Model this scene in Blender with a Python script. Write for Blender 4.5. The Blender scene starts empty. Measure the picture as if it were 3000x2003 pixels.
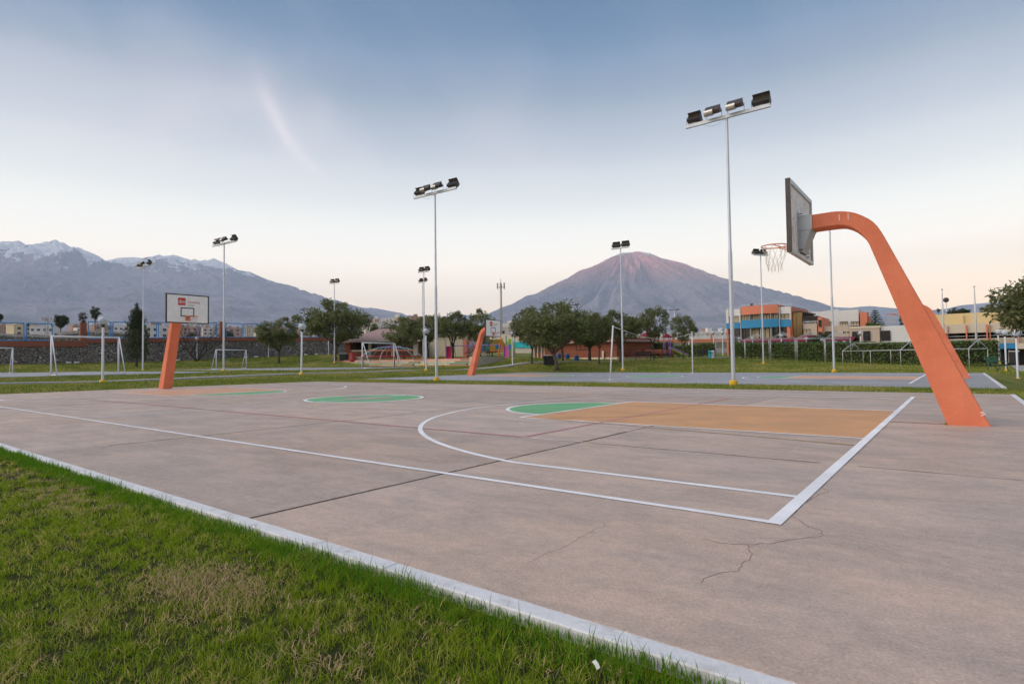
import bpy, math, random
import numpy as np
from mathutils import Vector, Matrix, noise as mnoise
R = math.radians
random.seed(7)
rng = np.random.default_rng(7)
sc = bpy.context.scene
C = sc.collection

# ------------------------------------------------------------------ camera
F_PX, PITCH, ROLL, YAW, CAM_H = 1695.3, 0.0333, -0.0130, 0.6572, 1.1143
PX_CX, PX_CY = 1500.0, 1001.5
_fh = Vector((-math.sin(YAW), math.cos(YAW), 0)); _rt = Vector((math.cos(YAW), math.sin(YAW), 0)); _up = Vector((0, 0, 1))
_fw = _fh * math.cos(PITCH) + _up * math.sin(PITCH)
_dn = -(_up * math.cos(PITCH) - _fh * math.sin(PITCH))
_cr = _rt * math.cos(ROLL) - _dn * math.sin(ROLL)
_cd = _rt * math.sin(ROLL) + _dn * math.cos(ROLL)
cam = bpy.data.cameras.new('camera'); camo = bpy.data.objects.new('camera', cam); C.objects.link(camo)
m = Matrix.Identity(4)
for i in range(3):
    m[i][0] = _cr[i]; m[i][1] = -_cd[i]; m[i][2] = -_fw[i]
m[2][3] = CAM_H
camo.matrix_world = m
cam.sensor_width = 36.0; cam.sensor_fit = 'HORIZONTAL'; cam.lens = F_PX * 36 / 3000
cam.clip_start = 0.05; cam.clip_end = 200000
sc.camera = camo

# ------------------------------------------------------------------ sky and sun
SUN_AZ = R(142)        # left of +Y: the evening glow comes from behind the camera, to the left
SUN_EL = R(34)         # a broad soft glow, so nothing casts a crisp shadow
world = bpy.data.worlds.new('World'); sc.world = world; world.use_nodes = True
wn, wl = world.node_tree.nodes, world.node_tree.links
wn.clear()
def WN(t, **kw):
    n = wn.new(t)
    for k, v in kw.items(): setattr(n, k, v)
    return n
tc = WN('ShaderNodeTexCoord')
sep = WN('ShaderNodeSeparateXYZ'); wl.new(tc.outputs['Generated'], sep.inputs[0])
ramp = WN('ShaderNodeValToRGB'); wl.new(sep.outputs['Z'], ramp.inputs[0])
ramp.color_ramp.interpolation = 'CARDINAL'
def srgb(r, g, b):
    f = lambda c: (c / 255 / 12.92) if c / 255 <= 0.04045 else ((c / 255 + 0.055) / 1.055) ** 2.4
    return (f(r), f(g), f(b), 1)
# (sine of elevation, sRGB seen, gain for the light lost in the haze on the way)
SKY = [(0.0, (247, 204, 156), 1.95), (0.06, (248, 209, 160), 1.95), (0.12, (247, 221, 184), 1.85), (0.18, (237, 226, 206), 1.58), (0.25, (222, 221, 212), 1.18), (0.32, (202, 206, 210), 0.90),
       (0.40, (170, 184, 202), 0.66), (0.47, (126, 160, 197), 0.54), (0.54, (88, 138, 190), 0.45), (1.0, (90, 138, 190), 0.46)]
SKY_GAIN = 2.3
while len(ramp.color_ramp.elements) < len(SKY): ramp.color_ramp.elements.new(0.5)
for e, (p, c, g) in zip(ramp.color_ramp.elements, SKY):
    e.position = p; q = srgb(*c); e.color = (q[0] * g / SKY_GAIN, q[1] * g / SKY_GAIN, q[2] * g / SKY_GAIN, 1)
nish = WN('ShaderNodeTexSky'); nish.sky_type = 'NISHITA'; nish.sun_disc = False
nish.sun_elevation = R(3); nish.sun_rotation = -SUN_AZ; nish.altitude = 2300
# long axis of the wisps: from high on the left down towards the middle of the horizon
_h1 = Vector((-math.sin(R(66)) * math.cos(R(33)), math.cos(R(66)) * math.cos(R(33)), math.sin(R(33)))); _h2 = Vector((-math.sin(R(46)) * math.cos(R(13)), math.cos(R(46)) * math.cos(R(13)), math.sin(R(13))))
CIRRUS = (_h2 - _h1).to_track_quat('X', 'Z').to_euler()
# thin cirrus: noise stretched along a slanted direction on the sky dome
mp = WN('ShaderNodeMapping'); mp.vector_type = 'TEXTURE'; mp.inputs['Rotation'].default_value = CIRRUS; mp.inputs['Scale'].default_value = (0.62, 0.24, 0.30)
wl.new(tc.outputs['Generated'], mp.inputs['Vector'])
cn = WN('ShaderNodeTexNoise'); cn.inputs['Scale'].default_value = 1.1; cn.inputs['Detail'].default_value = 7; cn.inputs['Roughness'].default_value = 0.55; cn.inputs['Distortion'].default_value = 0.5
wl.new(mp.outputs[0], cn.inputs['Vector'])
cr_ = WN('ShaderNodeMapRange'); cr_.inputs[1].default_value = 0.40; cr_.inputs[2].default_value = 0.80; wl.new(cn.outputs['Fac'], cr_.inputs[0])
big = WN('ShaderNodeTexNoise'); big.inputs['Scale'].default_value = 1.9; big.inputs['Detail'].default_value = 2; wl.new(tc.outputs['Generated'], big.inputs['Vector'])
cdir = WN('ShaderNodeVectorMath', operation='DISTANCE'); wl.new(tc.outputs['Generated'], cdir.inputs[0]); cdir.inputs[1].default_value = tuple((_h1 * 0.45 + _h2 * 0.55).normalized())
cfall = WN('ShaderNodeMapRange'); cfall.inputs[1].default_value = 0.05; cfall.inputs[2].default_value = 0.55; cfall.inputs[3].default_value = 0.25; cfall.inputs[4].default_value = 0.0; wl.new(cdir.outputs['Value'], cfall.inputs[0])
badd = WN('ShaderNodeMath', operation='ADD'); wl.new(big.outputs['Fac'], badd.inputs[0]); wl.new(cfall.outputs[0], badd.inputs[1])
br_ = WN('ShaderNodeMapRange'); br_.inputs[1].default_value = 0.45; br_.inputs[2].default_value = 0.85; wl.new(badd.outputs[0], br_.inputs[0])
mu = WN('ShaderNodeMath', operation='MULTIPLY'); wl.new(cr_.outputs[0], mu.inputs[0]); wl.new(br_.outputs[0], mu.inputs[1])
mu2 = WN('ShaderNodeMath', operation='MULTIPLY'); mu2.inputs[1].default_value = 0.09; wl.new(mu.outputs[0], mu2.inputs[0])
def _dir(u, v): return (_fw * F_PX + _cr * (u - PX_CX) + _cd * (v - PX_CY)).normalized()
def wisp(p0, p1, width, amount, bend):
    """one thin cloud on the dome between two directions, feathered and broken by noise"""
    a_, b_ = _dir(*p0), _dir(*p1); c_ = (a_ + b_).normalized(); e1 = (b_ - a_); L = e1.length / 2; e1 = (e1 - c_ * e1.dot(c_)).normalized(); e2 = c_.cross(e1)
    def dot(v):
        n = WN('ShaderNodeVectorMath', operation='DOT_PRODUCT'); wl.new(tc.outputs['Generated'], n.inputs[0]); n.inputs[1].default_value = tuple(v); return n.outputs['Value']
    def M(op, x, y=0.0):
        n = WN('ShaderNodeMath', operation=op)
        for i, q in ((0, x), (1, y)):
            if hasattr(q, 'is_output'): wl.new(q, n.inputs[i])
            else: n.inputs[i].default_value = q
        return n.outputs[0]
    wn_ = WN('ShaderNodeTexNoise'); wn_.inputs['Scale'].default_value = 9; wn_.inputs['Detail'].default_value = 6; wl.new(tc.outputs['Generated'], wn_.inputs['Vector'])
    x = M('DIVIDE', dot(e1), L); y = M('ADD', M('DIVIDE', dot(e2), width), M('MULTIPLY', M('MULTIPLY', x, x), bend)); y = M('ADD', y, M('MULTIPLY', M('SUBTRACT', wn_.outputs['Fac'], 0.5), 2.6))
    g = M('EXPONENT', M('MULTIPLY', M('ADD', M('MULTIPLY', y, y), M('POWER', M('ABSOLUTE', x), 4.0)), -1.0))
    return M('MULTIPLY', M('MULTIPLY', g, amount), M('GREATER_THAN', dot(c_), 0.2))
def _sum(*q):
    o = q[0]
    for k in q[1:]:
        n = WN('ShaderNodeMath', operation='ADD'); wl.new(o, n.inputs[0]); wl.new(k, n.inputs[1]); o = n.outputs[0]
    return o
cloud = _sum(mu2.outputs[0], wisp((745, 250), (925, 520), 0.010, 0.15, 0.9), wisp((700, 210), (880, 440), 0.03, 0.07, 0.6), wisp((560, 150), (960, 420), 0.08, 0.09, -0.5), wisp((-150, 330), (700, 260), 0.10, 0.10, 0.3), wisp((1300, 380), (1700, 520), 0.09, 0.06, 0.2), wisp((900, 300), (1080, 520), 0.03, 0.08, 0.2))
cmix = WN('ShaderNodeMix', data_type='RGBA'); wl.new(cloud, cmix.inputs[0]); wl.new(ramp.outputs[0], cmix.inputs[6]); cmix.inputs[7].default_value = tuple(k / SKY_GAIN * 1.3 for k in srgb(240, 222, 216))
bg1 = WN('ShaderNodeBackground'); bg1.inputs[1].default_value = SKY_GAIN; wl.new(cmix.outputs[2], bg1.inputs[0])
bg2 = WN('ShaderNodeBackground'); bg2.inputs[1].default_value = 0.012; wl.new(nish.outputs[0], bg2.inputs[0])
add = WN('ShaderNodeAddShader'); wl.new(bg1.outputs[0], add.inputs[0]); wl.new(bg2.outputs[0], add.inputs[1])
wo = WN('ShaderNodeOutputWorld'); wl.new(add.outputs[0], wo.inputs[0])

sd = bpy.data.lights.new('sun', 'SUN'); sd.energy = 2.4; sd.angle = R(72); sd.color = (1.0, 0.87, 0.78)
so = bpy.data.objects.new('sun', sd); C.objects.link(so)
sdir = Vector((-math.sin(SUN_AZ) * math.cos(SUN_EL), math.cos(SUN_AZ) * math.cos(SUN_EL), math.sin(SUN_EL)))
so.rotation_euler = sdir.to_track_quat('Z', 'Y').to_euler()
sc.view_settings.view_transform = 'Standard'; sc.view_settings.look = 'None'; sc.view_settings.gamma = 1.0
sc.view_settings.use_curve_mapping = False
sc.view_settings.exposure = 0.56
sc.cycles.use_denoising = True
sc.cycles.max_bounces = 6; sc.cycles.diffuse_bounces = 3; sc.cycles.volume_bounces = 4
sc.cycles.transparent_max_bounces = 12

# ------------------------------------------------------------------ photo measurement -> place
def ray(u, v):
    d = _fw * F_PX + _cr * (u - PX_CX) + _cd * (v - PX_CY)
    return d
def at(u, v, D):
    """world point at horizontal range D metres in the direction measured at (u, v) of the photograph"""
    d = ray(u, v); k = D / math.hypot(d.x, d.y)
    return Vector((d.x * k, d.y * k, CAM_H + d.z * k))
def zm(x0, y0, x1, w):
    s = (x1 - x0) / w
    return lambda x, y: (x0 + x * s, y0 + y * s)
z1 = zm(0, 850, 640, 2349); z2 = zm(560, 850, 1200, 2349); z3 = zm(1100, 850, 1740, 2349); z4 = zm(1600, 850, 2240, 2349)
z5 = zm(2080, 850, 2720, 2349); z6 = zm(2560, 850, 3000, 1725); zb = zm(2100, 870, 2560, 2349); zr = zm(2750, 780, 3000, 1059); zv = zm(980, 900, 1500, 2349)

# ------------------------------------------------------------------ materials
MATS = {}
def NT(name):
    mt = bpy.data.materials.new(name); mt.use_nodes = True
    nt = mt.node_tree; b = nt.nodes['Principled BSDF']
    MATS[name] = mt
    return mt, nt, b
def nd(nt, t, **kw):
    n = nt.nodes.new(t)
    for k, v in kw.items():
        if k in n.inputs.keys() and not hasattr(n, k): n.inputs[k].default_value = v
        else:
            try: setattr(n, k, v)
            except Exception: n.inputs[k].default_value = v
    return n
def noise(nt, coord, scale, detail=4, rough=0.55, dist=0.0):
    n = nt.nodes.new('ShaderNodeTexNoise'); n.inputs['Scale'].default_value = scale; n.inputs['Detail'].default_value = detail
    n.inputs['Roughness'].default_value = rough; n.inputs['Distortion'].default_value = dist
    nt.links.new(coord, n.inputs['Vector']); return n.outputs['Fac']
def maprange(nt, x, a, b, c=0.0, d=1.0):
    n = nt.nodes.new('ShaderNodeMapRange'); nt.links.new(x, n.inputs[0])
    for i, v in zip((1, 2, 3, 4), (a, b, c, d)): n.inputs[i].default_value = v
    return n.outputs[0]
def mixc(nt, f, a, b, mode='MIX'):
    n = nt.nodes.new('ShaderNodeMix'); n.data_type = 'RGBA'; n.blend_type = mode
    for s, v in ((0, f), (6, a), (7, b)):
        if hasattr(v, 'is_output'): nt.links.new(v, n.inputs[s])
        elif isinstance(v, (int, float)): n.inputs[s].default_value = v
        else: n.inputs[s].default_value = (*v[:3], 1)
    return n.outputs[2]
def math_(nt, op, a, b=0.0):
    n = nt.nodes.new('ShaderNodeMath'); n.operation = op
    for i, v in ((0, a), (1, b)):
        if hasattr(v, 'is_output'): nt.links.new(v, n.inputs[i])
        else: n.inputs[i].default_value = v
    return n.outputs[0]
def coords(nt, kind='Object', scale=None):
    t = nt.nodes.new('ShaderNodeTexCoord').outputs[kind]
    if kind == 'World': pass
    if scale:
        mpn = nt.nodes.new('ShaderNodeMapping'); mpn.inputs['Scale'].default_value = scale; nt.links.new(t, mpn.inputs[0]); t = mpn.outputs[0]
    return t
def worldpos(nt, scale=None):
    t = nt.nodes.new('ShaderNodeNewGeometry').outputs['Position']
    if scale:
        mpn = nt.nodes.new('ShaderNodeMapping'); mpn.inputs['Scale'].default_value = scale; nt.links.new(t, mpn.inputs[0]); t = mpn.outputs[0]
    return t
def bump(nt, b, h, strength=0.3, dist=0.02):
    n = nt.nodes.new('ShaderNodeBump'); n.inputs['Strength'].default_value = strength; n.inputs['Distance'].default_value = dist
    nt.links.new(h, n.inputs['Height']); nt.links.new(n.outputs[0], b.inputs['Normal'])
def simple(name, col, rough=0.65, var=0.12, scale=3.0, metal=0.0, bmp=0.0, dirt=None, dirt_amt=0.5, spec=0.4):
    """painted / plain surface with mottling and optional dirt colour"""
    mt, nt, b = NT(name)
    p = worldpos(nt)
    n1 = noise(nt, p, scale, 5)
    n2 = noise(nt, p, scale * 9, 3)
    f = math_(nt, 'ADD', math_(nt, 'MULTIPLY', n1, 0.7), math_(nt, 'MULTIPLY', n2, 0.3))
    lo = tuple(c * (1 - var) for c in col); hi = tuple(min(1, c * (1 + var)) for c in col)
    c = mixc(nt, maprange(nt, f, 0.3, 0.7), lo, hi)
    if dirt:
        dn = noise(nt, p, scale * 2.3, 6, 0.65, 0.4)
        c = mixc(nt, math_(nt, 'MULTIPLY', maprange(nt, dn, 0.52, 0.7), dirt_amt), c, dirt)
    nt.links.new(c, b.inputs['Base Color'])
    b.inputs['Roughness'].default_value = rough; b.inputs['Metallic'].default_value = metal
    b.inputs['Specular IOR Level'].default_value = spec
    if bmp: bump(nt, b, n2, bmp, 0.01)
    return mt
mt, nt, b = NT('coral')
p = worldpos(nt); n1 = noise(nt, p, 1.4, 6, 0.65); n2 = noise(nt, p, 55, 3); n3 = noise(nt, p, 24, 5, 0.75); n4 = noise(nt, worldpos(nt, (7, 7, 0.7)), 1.0, 6, 0.7); n5 = noise(nt, p, 95, 2)
c = mixc(nt, maprange(nt, n1, 0.32, 0.68), (0.70, 0.195, 0.10), (0.82, 0.255, 0.135)); c = mixc(nt, maprange(nt, n4, 0.52, 0.70, 0, 0.45), c, (0.60, 0.21, 0.13)); c = mixc(nt, maprange(nt, n3, 0.60, 0.68, 0, 0.35), c, (0.52, 0.17, 0.10))
c = mixc(nt, maprange(nt, n5, 0.70, 0.76, 0, 0.7), c, (0.90, 0.50, 0.36))
nt.links.new(c, b.inputs['Base Color']); b.inputs['Roughness'].default_value = 0.85; b.inputs['Specular IOR Level'].default_value = 0.25; bump(nt, b, math_(nt, 'ADD', n2, n3), 0.7, 0.012)
simple('coral_wall', (0.68, 0.23, 0.13), 0.8, 0.06, 0.8)
simple('coral_band', (0.30, 0.105, 0.065), 0.85, 0.12, 0.6, dirt=(0.2, 0.09, 0.06))
simple('pole', (0.55, 0.58, 0.62), 0.42, 0.08, 2.0, metal=0.35)
simple('pole_white', (0.68, 0.70, 0.72), 0.45, 0.06, 2.0)
simple('goal_white', (0.72, 0.73, 0.74), 0.5, 0.08, 4.0)
simple('yellow', (0.80, 0.47, 0.03), 0.6, 0.10, 5.0, dirt=(0.4, 0.25, 0.05), dirt_amt=0.3)
simple('galv', (0.50, 0.53, 0.54), 0.5, 0.10, 4.0, metal=0.5, dirt=(0.33, 0.33, 0.31))
simple('dark_metal', (0.07, 0.058, 0.05), 0.55, 0.3, 9.0, dirt=(0.17, 0.09, 0.05))
simple('board_frame', (0.018, 0.02, 0.022), 0.6, 0.3, 12.0, dirt=(0.25, 0.2, 0.17), dirt_amt=0.6)
simple('board_white', (0.90, 0.89, 0.86), 0.55, 0.05, 3.0, dirt=(0.5, 0.44, 0.38), dirt_amt=0.25)
simple('logo_red', (0.55, 0.055, 0.045), 0.55, 0.08, 6.0)
simple('ink_red', (0.55, 0.10, 0.07), 0.6, 0.1, 8.0)
simple('ink_black', (0.03, 0.03, 0.03), 0.6, 0.1, 8.0)
simple('rim', (0.60, 0.16, 0.05), 0.5, 0.15, 10.0, dirt=(0.3, 0.1, 0.05))
simple('net', (0.62, 0.58, 0.50), 0.8, 0.15, 30.0)
simple('black_net', (0.03, 0.032, 0.035), 0.7, 0.1)
simple('white_wall', (0.72, 0.70, 0.66), 0.8, 0.05, 0.5, dirt=(0.55, 0.5, 0.45), dirt_amt=0.3)
simple('cream_wall', (0.66, 0.56, 0.42), 0.8, 0.05, 0.5, dirt=(0.5, 0.42, 0.3), dirt_amt=0.3)
simple('beige_wall', (0.55, 0.44, 0.34), 0.8, 0.05, 0.5)
simple('yellow_wall', (0.68, 0.52, 0.26), 0.8, 0.05, 0.5)
simple('blue_paint', (0.03, 0.24, 0.45), 0.6, 0.08, 1.0)
simple('fence_blue', (0.06, 0.30, 0.66), 0.55, 0.1, 3.0)
simple('dark_window', (0.015, 0.014, 0.013), 0.12, 0.2, 0.8, spec=0.6)
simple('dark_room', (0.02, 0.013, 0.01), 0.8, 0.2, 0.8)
simple('gold_glass', (0.17, 0.115, 0.045), 0.14, 0.3, 0.6, metal=0.6)
simple('curtain', (0.45, 0.34, 0.17), 0.35, 0.25, 0.5, spec=0.8)
simple('frame_dark', (0.03, 0.025, 0.02), 0.5, 0.1)
simple('roof_tile', (0.42, 0.28, 0.25), 0.85, 0.14, 3.0, bmp=0.4)
simple('wood_green', (0.03, 0.11, 0.07), 0.6, 0.2, 4.0)
simple('wood_dark', (0.05, 0.03, 0.02), 0.6, 0.2, 4.0)
simple('wood_red', (0.24, 0.07, 0.035), 0.6, 0.2, 4.0)
simple('bin_black', (0.02, 0.022, 0.024), 0.45, 0.2, 4.0)
simple('bin_lid', (0.5, 0.5, 0.48), 0.6, 0.1, 4.0)
simple('barrel_blue', (0.015, 0.08, 0.22), 0.4, 0.15, 4.0)
simple('litter_cyan', (0.05, 0.45, 0.6), 0.45, 0.1, 4.0)
simple('bin_red', (0.32, 0.03, 0.03), 0.5, 0.1, 4.0)
simple('slide_red', (0.48, 0.015, 0.055), 0.4, 0.1, 4.0)
simple('slide_pink', (0.55, 0.10, 0.22), 0.4, 0.1, 4.0)
simple('play_violet', (0.30, 0.16, 0.45), 0.5, 0.1, 4.0)
simple('play_teal', (0.05, 0.32, 0.33), 0.5, 0.1, 4.0)
simple('play_lime', (0.35, 0.55, 0.05), 0.5, 0.1, 4.0)
simple('play_orange', (0.65, 0.17, 0.03), 0.5, 0.1, 4.0)
simple('play_yellow', (0.75, 0.45, 0.05), 0.5, 0.1, 4.0)
simple('shade_cyan', (0.02, 0.45, 0.50), 0.7, 0.1, 1.0)
simple('maroon', (0.20, 0.012, 0.03), 0.7, 0.15, 1.0)
simple('step_cream', (0.60, 0.53, 0.42), 0.85, 0.15, 1.2, dirt=(0.3, 0.26, 0.2), dirt_amt=0.7)
simple('step_red', (0.55, 0.13, 0.10), 0.8, 0.15, 1.2)
simple('step_orange', (0.66, 0.32, 0.16), 0.8, 0.15, 1.2)
simple('step_green', (0.22, 0.40, 0.17), 0.8, 0.15, 1.2)
simple('step_grey', (0.24, 0.22, 0.19), 0.9, 0.2, 2.0)
simple('path', (0.44, 0.42, 0.42), 0.8, 0.12, 0.7, dirt=(0.30, 0.28, 0.27), dirt_amt=0.4)
simple('kerb', (0.74, 0.73, 0.72), 0.8, 0.10, 2.5, bmp=0.5, dirt=(0.40, 0.37, 0.34), dirt_amt=0.6)
simple('joint', (0.07, 0.06, 0.05), 0.95, 0.4, 4.0)
simple('crack', (0.24, 0.18, 0.155), 0.95, 0.4, 4.0)
simple('bark', (0.10, 0.08, 0.065), 0.9, 0.35, 6.0, bmp=0.8)
simple('bare_bark', (0.06, 0.042, 0.035), 0.9, 0.3, 6.0)
simple('mast', (0.40, 0.37, 0.33), 0.7, 0.15, 1.0)
simple('flagpole', (0.62, 0.62, 0.60), 0.5, 0.05)
simple('spot_white', (0.75, 0.73, 0.68), 0.5, 0.05)
simple('house_a', (0.60, 0.53, 0.45), 0.85, 0.10, 0.15)
simple('house_b', (0.68, 0.66, 0.62), 0.85, 0.10, 0.15)
simple('house_c', (0.40, 0.27, 0.21), 0.85, 0.10, 0.15)
simple('house_d', (0.62, 0.52, 0.32), 0.85, 0.10, 0.15)
simple('window_far', (0.05, 0.055, 0.06), 0.3, 0.1)
simple('paper', (0.72, 0.70, 0.66), 0.7, 0.05, 10.0)
simple('galv_tent', (0.55, 0.56, 0.57), 0.5, 0.10, 4.0, metal=0.3)
# frosted lamp globe
mt, nt, b = NT('globe'); b.inputs['Base Color'].default_value = (0.72, 0.76, 0.80, 1); b.inputs['Roughness'].default_value = 0.18; b.inputs['Transmission Weight'].default_value = 0.25; b.inputs['IOR'].default_value = 1.3
# weathered back of the boards: flaking white paint on dark wood
mt, nt, b = NT('board_back')
p = worldpos(nt, (1, 26, 2.2)); n = noise(nt, p, 1.3, 7, 0.7, 0.3)
p2 = worldpos(nt); n2 = noise(nt, p2, 14, 4)
c = mixc(nt, maprange(nt, n, 0.33, 0.48), (0.34, 0.27, 0.22), (0.95, 0.92, 0.86)); c = mixc(nt, maprange(nt, n2, 0.6, 0.7), c, (0.14, 0.11, 0.09))
nt.links.new(c, b.inputs['Base Color']); b.inputs['Roughness'].default_value = 0.85; bump(nt, b, n, 0.5, 0.01)
# floodlight reflector
mt, nt, b = NT('reflector'); b.inputs['Base Color'].default_value = (0.50, 0.48, 0.42, 1); b.inputs['Metallic'].default_value = 0.85; b.inputs['Roughness'].default_value = 0.28
mt, nt, b = NT('lamp_glass'); b.inputs['Base Color'].default_value = (0.10, 0.085, 0.06, 1); b.inputs['Metallic'].default_value = 0.5; b.inputs['Roughness'].default_value = 0.15
# brick
mt, nt, b = NT('brick')
bt = nt.nodes.new('ShaderNodeTexBrick'); t = coords(nt, 'Object'); mpn = nt.nodes.new('ShaderNodeMapping'); mpn.inputs['Rotation'].default_value = (R(90), 0, 0); nt.links.new(t, mpn.inputs[0]); nt.links.new(mpn.outputs[0], bt.inputs['Vector'])
bt.inputs['Color1'].default_value = (0.36, 0.105, 0.045, 1); bt.inputs['Color2'].default_value = (0.26, 0.07, 0.035, 1); bt.inputs['Mortar'].default_value = (0.16, 0.075, 0.05, 1)
bt.inputs['Scale'].default_value = 1.0; bt.inputs['Brick Width'].default_value = 0.30; bt.inputs['Row Height'].default_value = 0.12; bt.inputs['Mortar Size'].default_value = 0.012
nn = noise(nt, worldpos(nt), 0.7, 4); nt.links.new(mixc(nt, maprange(nt, nn, 0.35, 0.7, 0, 0.35), bt.outputs[0], (0.20, 0.07, 0.045)), b.inputs['Base Color']); b.inputs['Roughness'].default_value = 0.9
bump(nt, b, bt.outputs['Fac'], -0.4, 0.01)
# concrete of the courts
def concrete(name, warm, cool, rand=0.10, stain=(0.20, 0.175, 0.16), rough=0.62):
    mt, nt, b = NT(name)
    p = worldpos(nt)
    pw = worldpos(nt, (0.55, 1.0, 1.0))
    n1 = noise(nt, pw, 0.30, 6, 0.6, 0.15)
    n2 = noise(nt, pw, 1.7, 10, 0.72, 0.2)
    n3 = noise(nt, p, 70, 2)
    n4 = noise(nt, pw, 0.8, 8, 0.72, 0.3)
    c = mixc(nt, maprange(nt, n1, 0.36, 0.64), warm, cool)
    c = mixc(nt, maprange(nt, n2, 0.42, 0.70, 0.0, 0.60), c, tuple(k * 0.72 for k in cool))
    c = mixc(nt, maprange(nt, n2, 0.56, 0.34, 0.0, 0.35), c, tuple(min(1, k * 1.3) for k in warm))
    n5 = noise(nt, worldpos(nt, (0.35, 2.2, 1.0)), 1.6, 9, 0.7, 0.1); c = mixc(nt, maprange(nt, n5, 0.42, 0.68, 0.0, 0.26), c, tuple(k * 0.66 for k in cool))
    n6 = noise(nt, worldpos(nt, (0.5, 1.4, 1.0)), 5.5, 8, 0.75); c = mixc(nt, maprange(nt, n6, 0.52, 0.70, 0.0, 0.35), c, tuple(min(1, k * 1.22) for k in warm))
    c = mixc(nt, maprange(nt, n4, 0.57, 0.75, 0.0, 0.42), c, stain)
    n7 = noise(nt, p, 14, 6, 0.75); c = mixc(nt, maprange(nt, n7, 0.40, 0.66, 0, 0.8), c, (0.80, 0.79, 0.79), 'MULTIPLY'); c = mixc(nt, maprange(nt, n3, 0.25, 0.75, 0, 1.0), c, (0.68, 0.68, 0.68), 'MULTIPLY')
    n8 = noise(nt, p, 38, 4, 0.8); c = mixc(nt, maprange(nt, n8, 0.66, 0.74, 0, 0.5), c, tuple(k * 0.45 for k in stain))
    oi = nt.nodes.new('ShaderNodeObjectInfo'); r_ = maprange(nt, oi.outputs['Random'], 0, 1, 1 - rand, 1 + rand)
    cc = nt.nodes.new('ShaderNodeCombineXYZ')
    for i in range(3): nt.links.new(r_, cc.inputs[i])
    c = mixc(nt, 1.0, c, cc.outputs[0], 'MULTIPLY')
    nt.links.new(c, b.inputs['Base Color'])
    nt.links.new(maprange(nt, n2, 0.3, 0.7, rough - 0.1, rough + 0.12), b.inputs['Roughness'])
    b.inputs['Specular IOR Level'].default_value = 0.5
    h = math_(nt, 'ADD', n3, math_(nt, 'MULTIPLY', n2, 0.6)); bump(nt, b, h, 0.18, 0.01)
    return mt
concrete('concrete', (0.70, 0.495, 0.365), (0.60, 0.485, 0.405), stain=(0.36, 0.29, 0.25))
concrete('concrete_far', (0.45, 0.43, 0.42), (0.44, 0.44, 0.46), stain=(0.30, 0.28, 0.27))
def paint(name, col, wear=0.3, conc=(0.42, 0.37, 0.34), scale=9, lo=0.58, hi=0.68):
    mt, nt, b = NT(name)
    p = worldpos(nt)
    n = noise(nt, p, scale, 9, 0.72, 0.5); n2 = noise(nt, p, 1.2, 4)
    c = mixc(nt, maprange(nt, n2, 0.35, 0.65), tuple(k * 0.88 for k in col), tuple(min(1, k * 1.08) for k in col))
    f = math_(nt, 'MULTIPLY', maprange(nt, n, lo, hi), wear)
    nt.links.new(mixc(nt, f, c, conc), b.inputs['Base Color']); b.inputs['Roughness'].default_value = 0.6
    bump(nt, b, n, 0.1, 0.01)
    return mt
paint('paint_white', (0.93, 0.91, 0.90), 0.22)
paint('paint_thin', (0.84, 0.81, 0.80), 0.6, lo=0.48, hi=0.62)
paint('paint_green', (0.13, 0.42, 0.16), 0.5, lo=0.52, hi=0.72)
paint('paint_tan', (0.66, 0.32, 0.115), 0.45, lo=0.50, hi=0.72, scale=5)
paint('paint_tan_far', (0.70, 0.36, 0.19), 0.35, lo=0.45, hi=0.70, scale=4)
paint('paint_red', (0.62, 0.17, 0.19), 0.8, lo=0.46, hi=0.64, scale=6)
paint('paint_yellow', (0.62, 0.36, 0.09), 0.9, lo=0.46, hi=0.60)
paint('paint_logo', (0.50, 0.25, 0.25), 1.0, conc=(0.16, 0.36, 0.19), scale=5, lo=0.44, hi=0.56)
# lawn soil / turf under the blades
def turf(name, ca, cb, dry, dryamt=0.8, sc_=1.0):
    mt, nt, b = NT(name)
    p = worldpos(nt)
    n1 = noise(nt, p, 0.35 * sc_, 5, 0.6, 0.3); n2 = noise(nt, p, 6 * sc_, 5, 0.7); n3 = noise(nt, p, 0.16, 4, 0.6, 0.4); n4 = noise(nt, p, 40, 3, 0.7)
    c = mixc(nt, maprange(nt, n1, 0.35, 0.65), ca, cb)
    c = mixc(nt, math_(nt, 'MULTIPLY', maprange(nt, n3, 0.48, 0.66), dryamt), c, dry)
    c = mixc(nt, maprange(nt, n2, 0.35, 0.7, 0.0, 0.55), c, tuple(k * 0.55 for k in ca))
    c = mixc(nt, maprange(nt, n4, 0.3, 0.7, 0.0, 0.6), c, (0.55, 0.6, 0.45), 'MULTIPLY')
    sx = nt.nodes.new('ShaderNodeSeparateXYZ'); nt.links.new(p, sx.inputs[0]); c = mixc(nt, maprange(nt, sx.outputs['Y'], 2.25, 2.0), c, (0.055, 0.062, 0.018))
    nt.links.new(c, b.inputs['Base Color']); b.inputs['Roughness'].default_value = 0.95; b.inputs['Specular IOR Level'].default_value = 0.1
    bump(nt, b, math_(nt, 'ADD', n2, n4), 0.8, 0.06)
turf('turf', (0.15, 0.195, 0.035), (0.24, 0.265, 0.06), (0.42, 0.34, 0.12))
mt, nt, b = NT('plain')
p = worldpos(nt); n1 = noise(nt, p, 0.004, 6, 0.6); nt.links.new(mixc(nt, n1, (0.16, 0.13, 0.10), (0.30, 0.25, 0.21)), b.inputs['Base Color']); b.inputs['Roughness'].default_value = 0.95
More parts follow.
